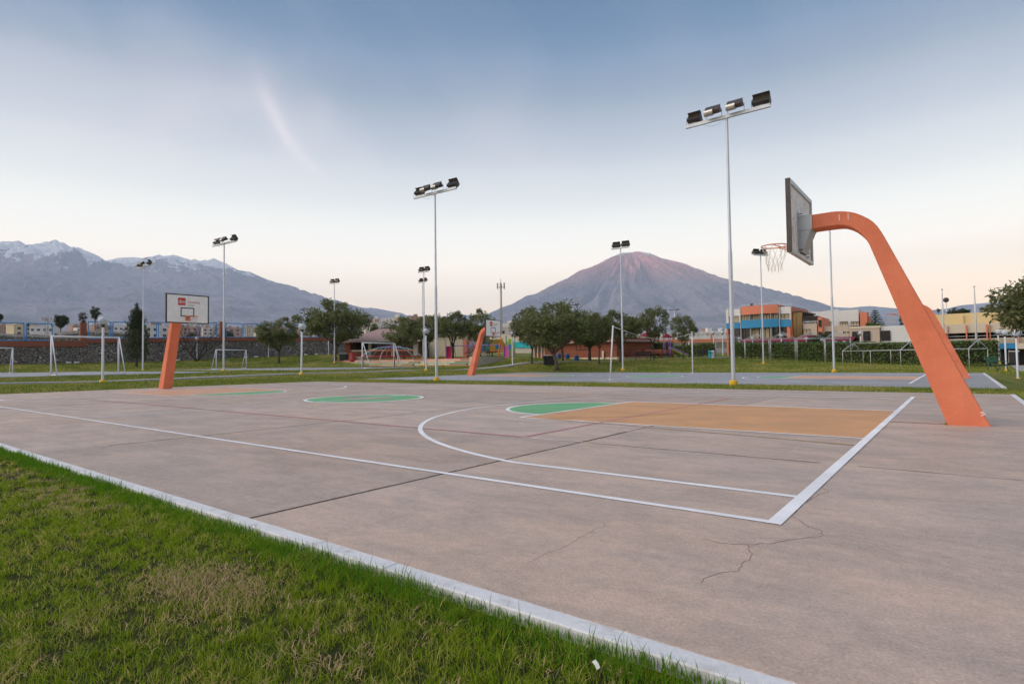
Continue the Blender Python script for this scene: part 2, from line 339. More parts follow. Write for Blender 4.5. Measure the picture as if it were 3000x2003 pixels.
# blades, coloured by patch and by blade
def blades_mat(name, green, light, straw, dry_lo, dry_hi, pscale, isl=0.5):
    mt, nt, b = NT(name)
    g = nt.nodes.new('ShaderNodeNewGeometry'); rnd = g.outputs['Random Per Island']
    n = noise(nt, g.outputs['Position'], pscale, 4, 0.6, 0.5)
    n2 = noise(nt, g.outputs['Position'], pscale * 4.7, 3, 0.6)
    c = mixc(nt, math_(nt, 'ADD', math_(nt, 'MULTIPLY', n2, 0.6), math_(nt, 'MULTIPLY', rnd, 0.4)), green, light)
    f = math_(nt, 'ADD', n, math_(nt, 'MULTIPLY', math_(nt, 'SUBTRACT', rnd, 0.5), isl))
    c = mixc(nt, maprange(nt, f, dry_lo, dry_hi), c, straw)
    nt.links.new(c, b.inputs['Base Color']); b.inputs['Roughness'].default_value = 0.7; b.inputs['Specular IOR Level'].default_value = 0.10
    tr = nt.nodes.new('ShaderNodeBsdfTranslucent'); nt.links.new(c, tr.inputs[0])
    ms = nt.nodes.new('ShaderNodeMixShader'); ms.inputs[0].default_value = 0.35
    nt.links.new(b.outputs[0], ms.inputs[1]); nt.links.new(tr.outputs[0], ms.inputs[2])
    nt.links.new(ms.outputs[0], nt.nodes['Material Output'].inputs[0])
    return mt
blades_mat('blade_near', (0.095, 0.235, 0.004), (0.41, 0.49, 0.016), (0.74, 0.58, 0.20), 0.58, 0.85, 1.5, 0.6)
blades_mat('blade_edge', (0.06, 0.19, 0.008), (0.18, 0.34, 0.02), (0.34, 0.36, 0.08), 0.70, 1.0, 2.0, 0.4)
blades_mat('straw', (0.62, 0.44, 0.24), (0.75, 0.53, 0.32), (0.50, 0.38, 0.19), 0.5, 0.8, 5.0, 0.8)
blades_mat('blade_far', (0.13, 0.215, 0.025), (0.24, 0.29, 0.05), (0.52, 0.44, 0.14), 0.43, 0.66, 0.22, 0.35)
def leaf_mat(name, a, bcol, pale, tl=0.25):
    mt, nt, b = NT(name)
    g = nt.nodes.new('ShaderNodeNewGeometry'); rnd = g.outputs['Random Per Island']
    c = mixc(nt, rnd, a, bcol); c = mixc(nt, maprange(nt, rnd, 0.82, 1.0, 0, 0.8), c, pale)
    oi = nt.nodes.new('ShaderNodeObjectInfo'); c = mixc(nt, maprange(nt, oi.outputs['Random'], 0, 1, 0, 0.35), c, (0.10, 0.085, 0.035))
    nt.links.new(c, b.inputs['Base Color']); b.inputs['Roughness'].default_value = 0.5; b.inputs['Specular IOR Level'].default_value = 0.35
    tr = nt.nodes.new('ShaderNodeBsdfTranslucent'); nt.links.new(c, tr.inputs[0])
    ms = nt.nodes.new('ShaderNodeMixShader'); ms.inputs[0].default_value = tl
    nt.links.new(b.outputs[0], ms.inputs[1]); nt.links.new(tr.outputs[0], ms.inputs[2]); nt.links.new(ms.outputs[0], nt.nodes['Material Output'].inputs[0])
leaf_mat('leaf', (0.12, 0.155, 0.05), (0.25, 0.275, 0.10), (0.40, 0.39, 0.19), 0.4)
leaf_mat('leaf_dark', (0.04, 0.06, 0.03), (0.085, 0.11, 0.05), (0.14, 0.15, 0.08))
leaf_mat('leaf_cypress', (0.03, 0.055, 0.026), (0.07, 0.10, 0.042), (0.13, 0.14, 0.06))
leaf_mat('leaf_hedge', (0.075, 0.135, 0.03), (0.17, 0.24, 0.06), (0.30, 0.34, 0.12))
leaf_mat('leaf_mauve', (0.09, 0.07, 0.06), (0.15, 0.11, 0.10), (0.18, 0.15, 0.13))
# dry-stone / retaining wall: stones and dark joints
def stonewall(name, a, bcol, jointc, scale):
    mt, nt, b = NT(name)
    p = worldpos(nt, (1, 1, 1.5))
    v = nt.nodes.new('ShaderNodeTexVoronoi'); v.inputs['Scale'].default_value = scale; v.inputs['Randomness'].default_value = 0.9; nt.links.new(p, v.inputs['Vector'])
    ve = nt.nodes.new('ShaderNodeTexVoronoi'); ve.feature = 'DISTANCE_TO_EDGE'; ve.inputs['Scale'].default_value = scale; ve.inputs['Randomness'].default_value = 0.9; nt.links.new(p, ve.inputs['Vector'])
    s = nt.nodes.new('ShaderNodeSeparateColor'); nt.links.new(v.outputs['Color'], s.inputs[0])
    c = mixc(nt, s.outputs[0], a, bcol); c = mixc(nt, maprange(nt, s.outputs[1], 0.75, 1.0, 0, 0.6), c, tuple(min(1, k * 1.9) for k in bcol))
    c = mixc(nt, maprange(nt, ve.outputs[0], 0.02, 0.14, 1, 0), c, jointc)
    big_ = noise(nt, worldpos(nt), 0.25, 4); c = mixc(nt, maprange(nt, big_, 0.4, 0.7, 0, 0.5), c, tuple(k * 0.6 for k in a))
    nt.links.new(c, b.inputs['Base Color']); b.inputs['Roughness'].default_value = 0.95
    bump(nt, b, maprange(nt, ve.outputs[0], 0.0, 0.2), 1.0, 0.08)
stonewall('stone_wall', (0.22, 0.185, 0.165), (0.42, 0.36, 0.31), (0.05, 0.043, 0.038), 2.3)
stonewall('terrace_stone', (0.26, 0.21, 0.16), (0.42, 0.35, 0.27), (0.04, 0.035, 0.03), 2.3)
# mountains
def mountain_mat(name, snow_z, snow_w, snow_amt, rock_lo, rock_hi, red=None, spread=400.0):
    mt, nt, b = NT(name)
    g = nt.nodes.new('ShaderNodeNewGeometry'); s = nt.nodes.new('ShaderNodeSeparateXYZ'); nt.links.new(g.outputs['Position'], s.inputs[0])
    p = worldpos(nt); n1 = noise(nt, p, 0.0011, 8, 0.62, 0.5); n2 = noise(nt, p, 0.0045, 7, 0.65)
    h = s.outputs['Z']
    c = mixc(nt, maprange(nt, h, 300, 2600), rock_lo, rock_hi)
    c = mixc(nt, maprange(nt, n1, 0.44, 0.58), c, tuple(k * 0.50 for k in rock_lo))
    c = mixc(nt, maprange(nt, n2, 0.52, 0.66, 0, 0.6), c, tuple(min(1, k * 1.45) for k in rock_hi))
    if red: c = mixc(nt, maprange(nt, h, red[1], red[2], 0, 0.8), c, red[0])  # sunset glow painted into the rock colour, stronger with height
    ns = nt.nodes.new('ShaderNodeSeparateXYZ'); nt.links.new(g.outputs['Normal'], ns.inputs[0])
    hh = math_(nt, 'ADD', h, math_(nt, 'MULTIPLY', math_(nt, 'SUBTRACT', n2, 0.5), spread * 6.5))
    hh = math_(nt, 'ADD', hh, math_(nt, 'MULTIPLY', math_(nt, 'SUBTRACT', ns.outputs['Z'], 0.80), spread * 2.2))
    f = math_(nt, 'MULTIPLY', maprange(nt, hh, snow_z, snow_z + snow_w), snow_amt)
    c = mixc(nt, f, c, (0.90, 0.90, 0.92))
    nt.links.new(c, b.inputs['Base Color']); b.inputs['Roughness'].default_value = 0.95; b.inputs['Specular IOR Level'].default_value = 0.05
    bump(nt, b, n2, 1.0, 260)
mountain_mat('massif', 2380, 150, 1.0, (0.40, 0.355, 0.37), (0.27, 0.205, 0.215))
mountain_mat('volcano', 2660, 90, 0.9, (0.38, 0.33, 0.335), (0.27, 0.205, 0.21), red=((0.88, 0.36, 0.28), 1600, 2350), spread=200)  # the summit's pink evening light is put into its rock colour
mountain_mat('hills', 99999, 100, 0.0, (0.34, 0.30, 0.30), (0.32, 0.28, 0.28))

# ------------------------------------------------------------------ mesh helpers
class MB:
    def __init__(s): s.v = []; s.f = []
    def add(s, vs, fs):
        o = len(s.v); s.v.extend([tuple(x) for x in vs]); s.f.extend([tuple(i + o for i in f) for f in fs]); return s
    def box(s, x0, x1, y0, y1, z0, z1):
        vs = [(x0, y0, z0), (x1, y0, z0), (x1, y1, z0), (x0, y1, z0), (x0, y0, z1), (x1, y0, z1), (x1, y1, z1), (x0, y1, z1)]
        return s.add(vs, [(3, 2, 1, 0), (4, 5, 6, 7), (0, 1, 5, 4), (1, 2, 6, 5), (2, 3, 7, 6), (3, 0, 4, 7)])
    def bevbox(s, x0, x1, y0, y1, z0, z1, b):
        """box with chamfered top and vertical edges"""
        ring = lambda i, z: [(x0 + i + b, y0 + i, z), (x1 - i - b, y0 + i, z), (x1 - i, y0 + i + b, z), (x1 - i, y1 - i - b, z), (x1 - i - b, y1 - i, z), (x0 + i + b, y1 - i, z), (x0 + i, y1 - i - b, z), (x0 + i, y0 + i + b, z)]
        vs = ring(0, z0) + ring(0, z1 - b) + ring(b, z1)
        fs = [tuple(range(7, -1, -1)), tuple(range(16, 24))]
        for k in (0, 8):
            for i in range(8):
                j = (i + 1) % 8; fs.append((k + i, k + j, k + 8 + j, k + 8 + i))
        return s.add(vs, fs)
    def tube(s, pts, rs, n=8, cap=True):
        pts = [Vector(p) for p in pts]
        if isinstance(rs, (int, float)): rs = [rs] * len(pts)
        vs = []; fs = []; prev = None
        for i, p in enumerate(pts):
            if i == 0: t = pts[1] - p
            elif i == len(pts) - 1: t = p - pts[i - 1]
            else: t = (pts[i + 1] - p).normalized() + (p - pts[i - 1]).normalized()
            t = t.normalized() if t.length > 1e-9 else Vector((0, 0, 1))
            if prev is None:
                a = Vector((1, 0, 0)) if abs(t.x) < 0.9 else Vector((0, 1, 0))
                u = t.cross(a).normalized()
            else:
                u = prev - t * prev.dot(t)
                u = u.normalized() if u.length > 1e-6 else t.cross(Vector((1, 0, 0.3))).normalized()
            prev = u; w = t.cross(u)
            for k in range(n):
                an = 2 * math.pi * k / n
                vs.append(p + (u * math.cos(an) + w * math.sin(an)) * rs[i])
        for i in range(len(pts) - 1):
            for k in range(n):
                j = (k + 1) % n; fs.append((i * n + k, i * n + j, (i + 1) * n + j, (i + 1) * n + k))
        if cap:
            fs.append(tuple(range(n - 1, -1, -1))); fs.append(tuple((len(pts) - 1) * n + k for k in range(n)))
        return s.add(vs, fs)
    def lathe(s, prof, n=16, c=(0, 0, 0)):
        vs = []; fs = []
        for r, z in prof:
            for k in range(n):
                a = 2 * math.pi * k / n; vs.append((c[0] + r * math.cos(a), c[1] + r * math.sin(a), c[2] + z))
        for i in range(len(prof) - 1):
            for k in range(n):
                j = (k + 1) % n; fs.append((i * n + k, i * n + j, (i + 1) * n + j, (i + 1) * n + k))
        fs.append(tuple(range(n - 1, -1, -1))); fs.append(tuple((len(prof) - 1) * n + k for k in range(n)))
        return s.add(vs, fs)
    def prism(s, poly, axis, a, b):
        """extrude a polygon along axis: 'y' takes (x,z) points, 'z' takes (x,y), 'x' takes (y,z)"""
        mk = {'y': lambda p, t: (p[0], t, p[1]), 'z': lambda p, t: (p[0], p[1], t), 'x': lambda p, t: (t, p[0], p[1])}[axis]
        n = len(poly); vs = [mk(p, a) for p in poly] + [mk(p, b) for p in poly]
        fs = [tuple(range(n)), tuple(range(2 * n - 1, n - 1, -1))] + [(i, i + n, (i + 1) % n + n, (i + 1) % n) for i in range(n)]
        return s.add(vs, fs)
    def ring(s, c, R_, r, n=28, k=8, nrm='z'):
        vs = []; fs = []
        for i in range(n):
            a = 2 * math.pi * i / n
            for j in range(k):
                b = 2 * math.pi * j / k; q = R_ + r * math.cos(b); w = r * math.sin(b)
                pt = {'z': (q * math.cos(a), q * math.sin(a), w), 'x': (w, q * math.cos(a), q * math.sin(a)), 'y': (q * math.cos(a), w, q * math.sin(a))}[nrm]
                vs.append((c[0] + pt[0], c[1] + pt[1], c[2] + pt[2]))
        for i in range(n):
            for j in range(k):
                i2, j2 = (i + 1) % n, (j + 1) % k; fs.append((i * k + j, i2 * k + j, i2 * k + j2, i * k + j2))
        return s.add(vs, fs)
    def sphere(s, c, r, n=14, k=9, sz=1.0):
        prof = [(max(1e-4, r * math.sin(math.pi * i / k)), -r * sz * math.cos(math.pi * i / k)) for i in range(k + 1)]
        return s.lathe(prof, n, c)
    def build(s, name, mat, parent=None, smooth=False, recalc=True):
        me = bpy.data.meshes.new(name); me.from_pydata(s.v, [], s.f)
        if recalc:
            import bmesh
            bm = bmesh.new(); bm.from_mesh(me); bmesh.ops.recalc_face_normals(bm, faces=bm.faces); bm.to_mesh(me); bm.free()
        return link(name, me, mat, parent, smooth)
def link(name, me, mat, parent=None, smooth=False):
    if mat is not None: me.materials.append(MATS[mat])
    if smooth:
        me.polygons.foreach_set('use_smooth', [True] * len(me.polygons))
    o = bpy.data.objects.new(name, me); C.objects.link(o)
    if parent is not None: o.parent = parent
    return o
def smooth_by_angle(o, ang=35):
    me = o.data; me.polygons.foreach_set('use_smooth', [True] * len(me.polygons))
    import bmesh
    bm = bmesh.new(); bm.from_mesh(me)
    for e in bm.edges:
        if len(e.link_faces) == 2 and e.calc_face_angle(0) > R(ang): e.smooth = False
    bm.to_mesh(me); bm.free(); return o
def npmesh(name, V, Fq, mat, parent=None):
    """fast mesh from numpy arrays; Fq is (n, k) indices"""
    me = bpy.data.meshes.new(name); n, k = Fq.shape
    me.vertices.add(len(V)); me.vertices.foreach_set('co', np.asarray(V, np.float32).ravel())
    me.loops.add(n * k); me.loops.foreach_set('vertex_index', Fq.astype(np.int32).ravel())
    me.polygons.add(n); me.polygons.foreach_set('loop_start', np.arange(0, n * k, k, dtype=np.int32))
    me.update(calc_edges=True); me.validate()
    return link(name, me, mat, parent)
def tag(o, label=None, cat=None, group=None, kind=None):
    if label: o['label'] = label
    if cat: o['category'] = cat
    if group: o['group'] = group
    if kind: o['kind'] = kind
    return o
def thing(name, label, cat, loc=(0, 0, 0), rz=0.0, group=None, kind=None, scale=None):
    o = bpy.data.objects.new(name, None); C.objects.link(o); o.location = loc; o.rotation_euler = (0, 0, rz)
    o.empty_display_size = 0.2
    if scale: o.scale = scale
    return tag(o, label, cat, group, kind)
KIDS = {}
def copy_tree(o, parent=None):
    c = o.copy(); C.objects.link(c)
    if parent is not None: c.parent = parent
    for ch in list(o.children): copy_tree(ch, c)
    return c
def struct(o): o['kind'] = 'structure'; return o

# ------------------------------------------------------------------ the lie of the land
ANCH = [(-33, 0, -0.06), (-33, 22, -0.05), (-15, 1, -0.05), (-5, 1.0, -0.045), (-5, 2, -0.04), (1.5, 2, -0.045), (1.5, 22, -0.05), (-15, 23.4, -0.03), (-24.4, 24.3, 0), (-7.3, 24.4, -0.01), (1.5, 46, -0.04), (-33, 46.5, 0.05), (-33, 35, 0.02),
        (-38.6, 12, .19), (-38.4, 24.3, .32), (-38.2, 36.4, .39), (-38.2, 49.3, .55), (-41.4, 12, 0.2), (-45, 5, .5), (-45, 22, .5), (-45, 46, .52), (-60, 24.5, .55), (-60, 3, .52), (-60, 46, .55), (-79, 5, .58), (-79, 24.7, .62), (-79, 46, .62),
        (-15, 47.5, 0.0), (-24.2, 47.8, .13), (-2, 48, -0.05), (-15.8, 62.4, .47), (-10, 56, 0.2), (-3, 66, .37), (-21.3, 71.9, 1.15), (-12, 69, 0.8), (2.5, 60, -0.1), (2.8, 52, -.05), (2.9, 43, -.35), (3.2, 30, -.45), (3, 12, -.35), (3.5, 75, 0.2), (8, 50, -.3), (8, 80, 0.3), (20, 40, -.4), (20, 90, .6),
        (-30.7, 46.8, .62), (-36.8, 51.1, .84), (-28.2, 55.2, .87), (-26.8, 60.3, 1.04), (-25.3, 65.3, 1.15), (-31.9, 57.8, .9), (-28.9, 63.7, 1.05), (-46.5, 65.1, 1.3), (-34.1, 65.7, 1.15), (-25, 72, 1.25),
        (-42, 54.5, 1.50), (-60, 54, 1.58), (-73, 49.5, 1.55), (-55, 58, 1.58), (-76.6, 56.2, 1.85), (-67.4, 62.6, 1.95), (-42, 48.5, 0.70), (-56, 47.5, 0.62), (-71.5, 46.5, .72), (-71.8, 50.9, 1.68),
        (-97.2, 5, 1.4), (-97.2, 18.8, 1.52), (-97.2, 28, 1.58), (-97.2, 46.6, 2.2), (-97.2, 59.7, 2.6), (-97.2, 71.5, 2.92), (-88, 24, 1.05), (-88, 45, 1.3), (-28, 91, 1.6), (-19, 90, 1.45), (-1, 95, 1.1), (-60, 90, 2.4), (-90, 90, 3.2),
        (-10, -20, -0.1), (20, -20, -.3), (-60, -20, .3), (-110, -20, 1.6), (20, 10, -.4)]
_A = np.array(ANCH, float)
_K = np.linalg.norm(_A[:, None, :2] - _A[None, :, :2], axis=2)
_n = len(_A); _M = np.zeros((_n + 1, _n + 1)); _M[:_n, :_n] = _K; _M[:_n, _n] = 1; _M[_n, :_n] = 1
_w = np.linalg.solve(_M, np.append(_A[:, 2], 0))
SLABS = [(-32.3, 1.1, 2.19, 21.6, 0.0), (-33.2, 1.1, 25.3, 46.0, 0.015), (-78.0, -44.6, 3.0, 22.4, 0.58), (-78.0, -44.6, 26.6, 45.8, 0.60)]
def gz(x, y):
    x = np.asarray(x, float); y = np.asarray(y, float); sh = x.shape
    P = np.stack([x.ravel(), y.ravel()], 1); out = np.empty(len(P))
    for i in range(0, len(P), 20000):
        d = np.linalg.norm(P[i:i + 20000, None, :] - _A[None, :, :2], axis=2); out[i:i + 20000] = d @ _w[:_n] + _w[_n]
    z = out.reshape(sh)
    for (a, b, c, d, s) in SLABS:
        dx = np.maximum(np.maximum(a - x, x - b), 0); dy = np.maximum(np.maximum(c - y, y - d), 0); dd = np.hypot(dx, dy)
        k = np.clip(1 - dd / 1.6, 0, 1); k = k * k * (3 - 2 * k)
        z = z * (1 - k) + (s - 0.04) * k
    return z
def gz1(x, y): return float(gz(np.array([x]), np.array([y]))[0])
def on(x, y, dz=0.0): return Vector((x, y, gz1(x, y) + dz))

# near ground
xs = np.concatenate([np.arange(-124, -34, 1.5), np.arange(-34, 6, 0.55), np.arange(6, 46, 2.0)])
ys = np.concatenate([np.arange(-24, -2, 1.6), np.arange(-2, 3.2, 0.3), np.arange(3.2, 27, 0.8), np.arange(27, 122, 1.5)])
XX, YY = np.meshgrid(xs, ys)
ZZ = gz(XX, YY)
ZZ = ZZ + np.clip((np.hypot(XX, YY) - 4) / 30, 0, 1) * 0.03 * np.sin(XX * 1.7 + YY * .9) * np.sin(YY * 1.3 - XX * .6)
for (a, b, c, d, s) in SLABS:
    ins = (XX > a - .01) & (XX < b + .01) & (YY > c - .01) & (YY < d + .01); ZZ = np.where(ins, np.minimum(ZZ, s - 0.07), ZZ)
# terrace behind the retaining wall
tz = 3.9 + np.clip((YY - 10) / 60, 0, 1) * 1.6
ZZ = np.where(XX < -99.4, tz + np.clip((-99 - XX) / 25, 0, 1) * 0.8, ZZ)
nx, ny = len(xs), len(ys)
idx = np.arange(nx * ny).reshape(ny, nx)
Fq = np.stack([idx[:-1, :-1], idx[:-1, 1:], idx[1:, 1:], idx[1:, :-1]], -1).reshape(-1, 4)
g_o = npmesh('ground', np.stack([XX, YY, ZZ], -1).reshape(-1, 3), Fq, 'turf'); struct(g_o)
tag(g_o, 'lawns rising gently around the sports courts', 'lawn')

# far plain climbing to the foot of the mountains
nr, na = 60, 144
rr = np.concatenate([[0.0], np.geomspace(40, 24000, nr - 1)])
aa = np.linspace(0, 2 * math.pi, na, endpoint=False)
RR, AA = np.meshgrid(rr, aa, indexing='ij')
def zfar(r):
    z = np.interp(r, [0, 70, 100, 130, 600, 3000, 9000, 16000, 24000], [-4, -4, 0.2, 2.6, 24, 95, 330, 330, 330]); return z
ZF = zfar(RR)
idx = np.arange(nr * na).reshape(nr, na); idr = np.roll(idx, -1, 1)
Fq = np.stack([idx[:-1], idr[:-1], idr[1:], idx[1:]], -1).reshape(-1, 4)
far = npmesh('terrain', np.stack([-RR * np.sin(AA), RR * np.cos(AA), ZF], -1).reshape(-1, 3), Fq, 'plain'); struct(far)
tag(far, 'dry plain climbing away to the foot of the mountains', 'plain')

# ------------------------------------------------------------------ mountains
def fbm(x, y, seed, octv=5, ridged=False, gain=0.5):
    """cheap tileless value noise on numpy arrays"""
    tot = np.zeros_like(x); amp = 1.0; nrm = 0
    for o in range(octv):
        f = 2 ** o; xi = x * f; yi = y * f; x0 = np.floor(xi); y0 = np.floor(yi); fx = xi - x0; fy = yi - y0
        fx = fx * fx * (3 - 2 * fx); fy = fy * fy * (3 - 2 * fy)
        def hsh(a, b):
            s = np.sin(a * 127.1 + b * 311.7 + (seed + o * 13) * 74.7) * 43758.5453; return s - np.floor(s)
        v = (hsh(x0, y0) * (1 - fx) + hsh(x0 + 1, y0) * fx) * (1 - fy) + (hsh(x0, y0 + 1) * (1 - fx) + hsh(x0 + 1, y0 + 1) * fx) * fy
        if ridged: v = 1 - np.abs(2 * v - 1)
        tot += amp * v; nrm += amp; amp *= gain
    return tot / nrm
def az_el(u, v):
    d = ray(u, v); return math.atan2(-d.x, d.y), d.z / math.hypot(d.x, d.y)
def skyline_range(name, sky, Rdist, mat, label, r_in, r_out, seed, spur=0.35, na=520, nr=110, pw=1.7):
    """range whose crest follows the measured skyline at a real distance, with spurs and gullies running down from it"""
    pts = sorted(az_el(u, v) for u, v in sky); A0 = np.array([p[0] for p in pts]); E0 = np.array([p[1] for p in pts])
    az = np.linspace(A0[0], A0[-1], na); el = np.interp(az, A0, E0)
    t = np.linspace(0, 1, nr)
    AZ, T = np.meshgrid(az, t, indexing='ij'); EL = np.repeat(el[:, None], nr, 1)
    rr_ = r_in + (r_out - r_in) * T; tc_ = (Rdist - r_in) / (r_out - r_in)
    base = zfar(rr_) - 30
    wob = (fbm(AZ * 22, T * 7, seed, 4) - 0.5) * 0.055
    k = np.where(T < tc_, np.clip(T / tc_, 0, 1), np.clip(1 - (T - tc_) / (1 - tc_) * 0.9, 0, 1))
    prof = np.clip(k, 0, 1) ** pw
    crest = EL * Rdist + CAM_H
    AW = AZ + wob
    rid = fbm(AW * 30, T * 6.5 + 3, seed + 1, 5, True)
    rid2 = fbm(AW * 110, T * 30, seed + 7, 4, True)
    sm = np.clip((k - 0.42) / 0.45, 0, 1); sm = sm * sm * (3 - 2 * sm)
    env = np.clip((1 - k) * 4.5, 0, 1) * (0.10 + 0.90 * sm)
    Hh = base + (crest - base) * prof * (1 + env * spur * (rid - 0.55) * 1.9 + env * 0.13 * (rid2 - 0.5))
    nearcap = EL * rr_ * 0.985 + CAM_H
    Hh = np.where(T < tc_ - 0.01, np.minimum(Hh, nearcap), Hh)
    Hh = Hh + np.where(np.abs(T - tc_) < 0.03, 0, 1) * 0
    V = np.stack([-rr_ * np.sin(AZ), rr_ * np.cos(AZ), Hh], -1).reshape(-1, 3)
    idx = np.arange(na * nr).reshape(na, nr)
    Fq = np.stack([idx[:-1, :-1], idx[1:, :-1], idx[1:, 1:], idx[:-1, 1:]], -1).reshape(-1, 4)[:, ::-1]
    o = npmesh(name, V, Fq, mat); o.data.polygons.foreach_set('use_smooth', [True] * len(o.data.polygons)); struct(o); tag(o, label, 'mountain'); return o
zs1 = zm(0, 660, 1000, 2349); zs2 = zm(1400, 700, 2400, 2349)
mass = [(-260, 800), (-150, 752), (-60, 722)] + [zs1(*q) for q in [(0, 118), (60, 108), (125, 103), (200, 128), (265, 122), (320, 108), (380, 97), (430, 115), (480, 150), (540, 150), (600, 175), (680, 215), (725, 246), (800, 262), (880, 262), (950, 240), (1000, 225), (1060, 212), (1095, 200), (1150, 210), (1190, 200), (1270, 230), (1340, 230), (1385, 248), (1410, 235), (1470, 225), (1540, 255), (1640, 312), (1720, 322), (1800, 360), (1900, 395), (2000, 415), (2100, 450), (2200, 480), (2349, 525)]] + [z2(1930, 185), z2(2349, 265), (1290, 938), (1400, 960)]
def massif(name, sky, Rdist, r_in, r_out, mat, label, seed, na, nr, L0):
    """every measured high point is a summit at its own range; concave flanks run down from each and meet in valleys"""
    rs_ = random.Random(seed); pk = []
    for n_, (u, v) in enumerate(sky):
        az, el = az_el(u, v); Ri = Rdist + 900 * math.sin(n_ * 1.7) + rs_.uniform(-350, 350); pk.append((-Ri * math.sin(az), Ri * math.cos(az), el * Ri + CAM_H))
    azs = [az_el(u, v)[0] for u, v in sky]; az = np.linspace(min(azs) - .02, max(azs) + .02, na); r_ = np.concatenate([np.linspace(r_in, Rdist * .8, nr // 3, endpoint=False), np.linspace(Rdist * .8, r_out, nr - nr // 3)])
    AZ, RR_ = np.meshgrid(az, r_, indexing='ij'); X = -RR_ * np.sin(AZ); Y = RR_ * np.cos(AZ); base = zfar(RR_) - 40
    wx = (fbm(X / 2600, Y / 2600, seed, 4) - .5) * 900; wy = (fbm(X / 2600 + 40, Y / 2600, seed + 2, 4) - .5) * 900
    H = np.zeros_like(X)
    for (px, py, ph) in pk:
        d = np.hypot(X - px, Y - py); wgt = np.clip((d - 150) / 1500, 0, 1); d = np.hypot(X + wx * wgt - px, Y + wy * wgt - py)
        h = ph * np.exp(-d / L0); H = np.maximum(H, h)
    dm_ = np.min(np.stack([np.hypot(X - p[0], Y - p[1]) for p in pk]), 0); env = np.clip((dm_ - 60) / 900, 0, 1)
    rid = fbm(X / 1500 + 7, Y / 1500 + 3, seed + 5, 5, True); rid2 = fbm(X / 420, Y / 420, seed + 9, 4, True)
    H = H * (1 + env * (.34 * (rid - .62) + .10 * (rid2 - .55))) 
    k_ = np.clip((RR_ - r_in) / 3800, 0, 1); k_ = k_ * k_ * (3 - 2 * k_); H = base + (np.maximum(H, base + 20) - base) * k_
    # nothing in front of the crest may rise above the measured skyline
    o_ = np.argsort(azs); ELs = np.interp(AZ, np.array(azs)[o_], np.array([az_el(u, v)[1] for u, v in sky])[o_]); H = np.minimum(H, ELs * RR_ * 1.004 + CAM_H)
    V = np.stack([X, Y, H], -1).reshape(-1, 3); idx = np.arange(na * nr).reshape(na, nr)
    Fq = np.stack([idx[:-1, :-1], idx[1:, :-1], idx[1:, 1:], idx[:-1, 1:]], -1).reshape(-1, 4)[:, ::-1]
    o = npmesh(name, V, Fq, mat); o.data.polygons.foreach_set('use_smooth', [True] * len(o.data.polygons)); struct(o); tag(o, label, 'mountain'); return o
massif('mountain', mass, 18000, 7400, 21500, 'massif', 'long snow-streaked mountain massif with several jagged peaks', 3, 1000, 230, 5600.0)
back = [(240, 900), zs1(700, 262), zs1(740, 238), zs1(800, 222), zs1(860, 216), zs1(900, 213), zs1(950, 217), zs1(1010, 235), zs1(1080, 270), (540, 900)]
skyline_range('mountain', back, 21500, 'massif', 'white snow dome showing through the saddle of the massif', 18500, 23500, 9, spur=0.2, na=200, nr=60, pw=0.8)
# the volcano: a true cone
vc_az, vc_el = az_el(1838, 742); VD = 15500.0
vx, vy = -VD * math.sin(vc_az), VD * math.cos(vc_az)
prof_l = [(0, 2790), (120, 2800), (250, 2755), (580, 2590), (1273, 2170), (1850, 1825), (2420, 1560), (3000, 1335), (3490, 1130), (4300, 860), (5400, 560), (7000, 300)]
prof_r = [(0, 2790), (150, 2790), (380, 2760), (590, 2705), (900, 2490), (1400, 2265), (1775, 2080), (2350, 1800), (2920, 1590), (3500, 1390), (4300, 1110), (5400, 720), (7000, 300)]
NR, NA = 200, 720
rad = np.concatenate([np.linspace(0, 400, 14), np.geomspace(420, 7000, NR - 14)]); ang = np.linspace(0, 2 * math.pi, NA, endpoint=False)
RA, AN = np.meshgrid(rad, ang, indexing='ij')
a_right = vc_az  # direction of picture-right seen from the camera is (cos az, sin az)
wr = 0.5 + 0.5 * np.cos(AN - a_right); wr = wr * wr * (3 - 2 * wr)
hl = np.interp(RA, [p[0] for p in prof_l], [p[1] for p in prof_l]); hr = np.interp(RA, [p[0] for p in prof_r], [p[1] for p in prof_r])
hh = hl * (1 - wr) + hr * wr
for _ in range(1): hh[1:-1] = (hh[:-2] + 2 * hh[1:-1] + hh[2:]) / 4
lr = np.log(RA + 300)
# noise sampled on a circle so that it closes on itself; gullies run straight down the flanks
cxn, cyn = np.cos(AN), np.sin(AN)
wv = fbm(cxn * 3 + 9, cyn * 3 + lr * 1.2, 41, 3) - 0.5
A2 = AN + wv * 0.22
gul = fbm(np.cos(A2) * 8 + 20, np.sin(A2) * 8 + lr * 0.9, 21, 4, True)
gul2 = fbm(np.cos(A2) * 24 + 50, np.sin(A2) * 24 + lr * 2.2, 25, 4, True)
env = np.clip((RA - 150) / 1400, 0, 1) * np.clip((6800 - RA) / 3000, 0, 1)
hh = hh + env * ((gul - 0.62) * 460 + (gul2 - 0.55) * 260) + (fbm(cxn * 9 + 3, cyn * 9 + RA / 160, 77, 3, True) - .5) * 55 * np.clip(1 - RA / 900, 0, 1)
V = np.stack([vx + RA * np.cos(AN), vy + RA * np.sin(AN), np.maximum(hh, 60)], -1).reshape(-1, 3)
idx = np.arange(NR * NA).reshape(NR, NA); idr = np.roll(idx, -1, 1)
Fq = np.stack([idx[:-1], idx[1:], idr[1:], idr[:-1]], -1).reshape(-1, 4)
vol = npmesh('volcano', V, Fq, 'volcano'); vol.data.polygons.foreach_set('use_smooth', [True] * len(vol.data.polygons)); struct(vol); tag(vol, 'cone-shaped volcano with a pink glow painted on its summit and a dab of snow', 'volcano')
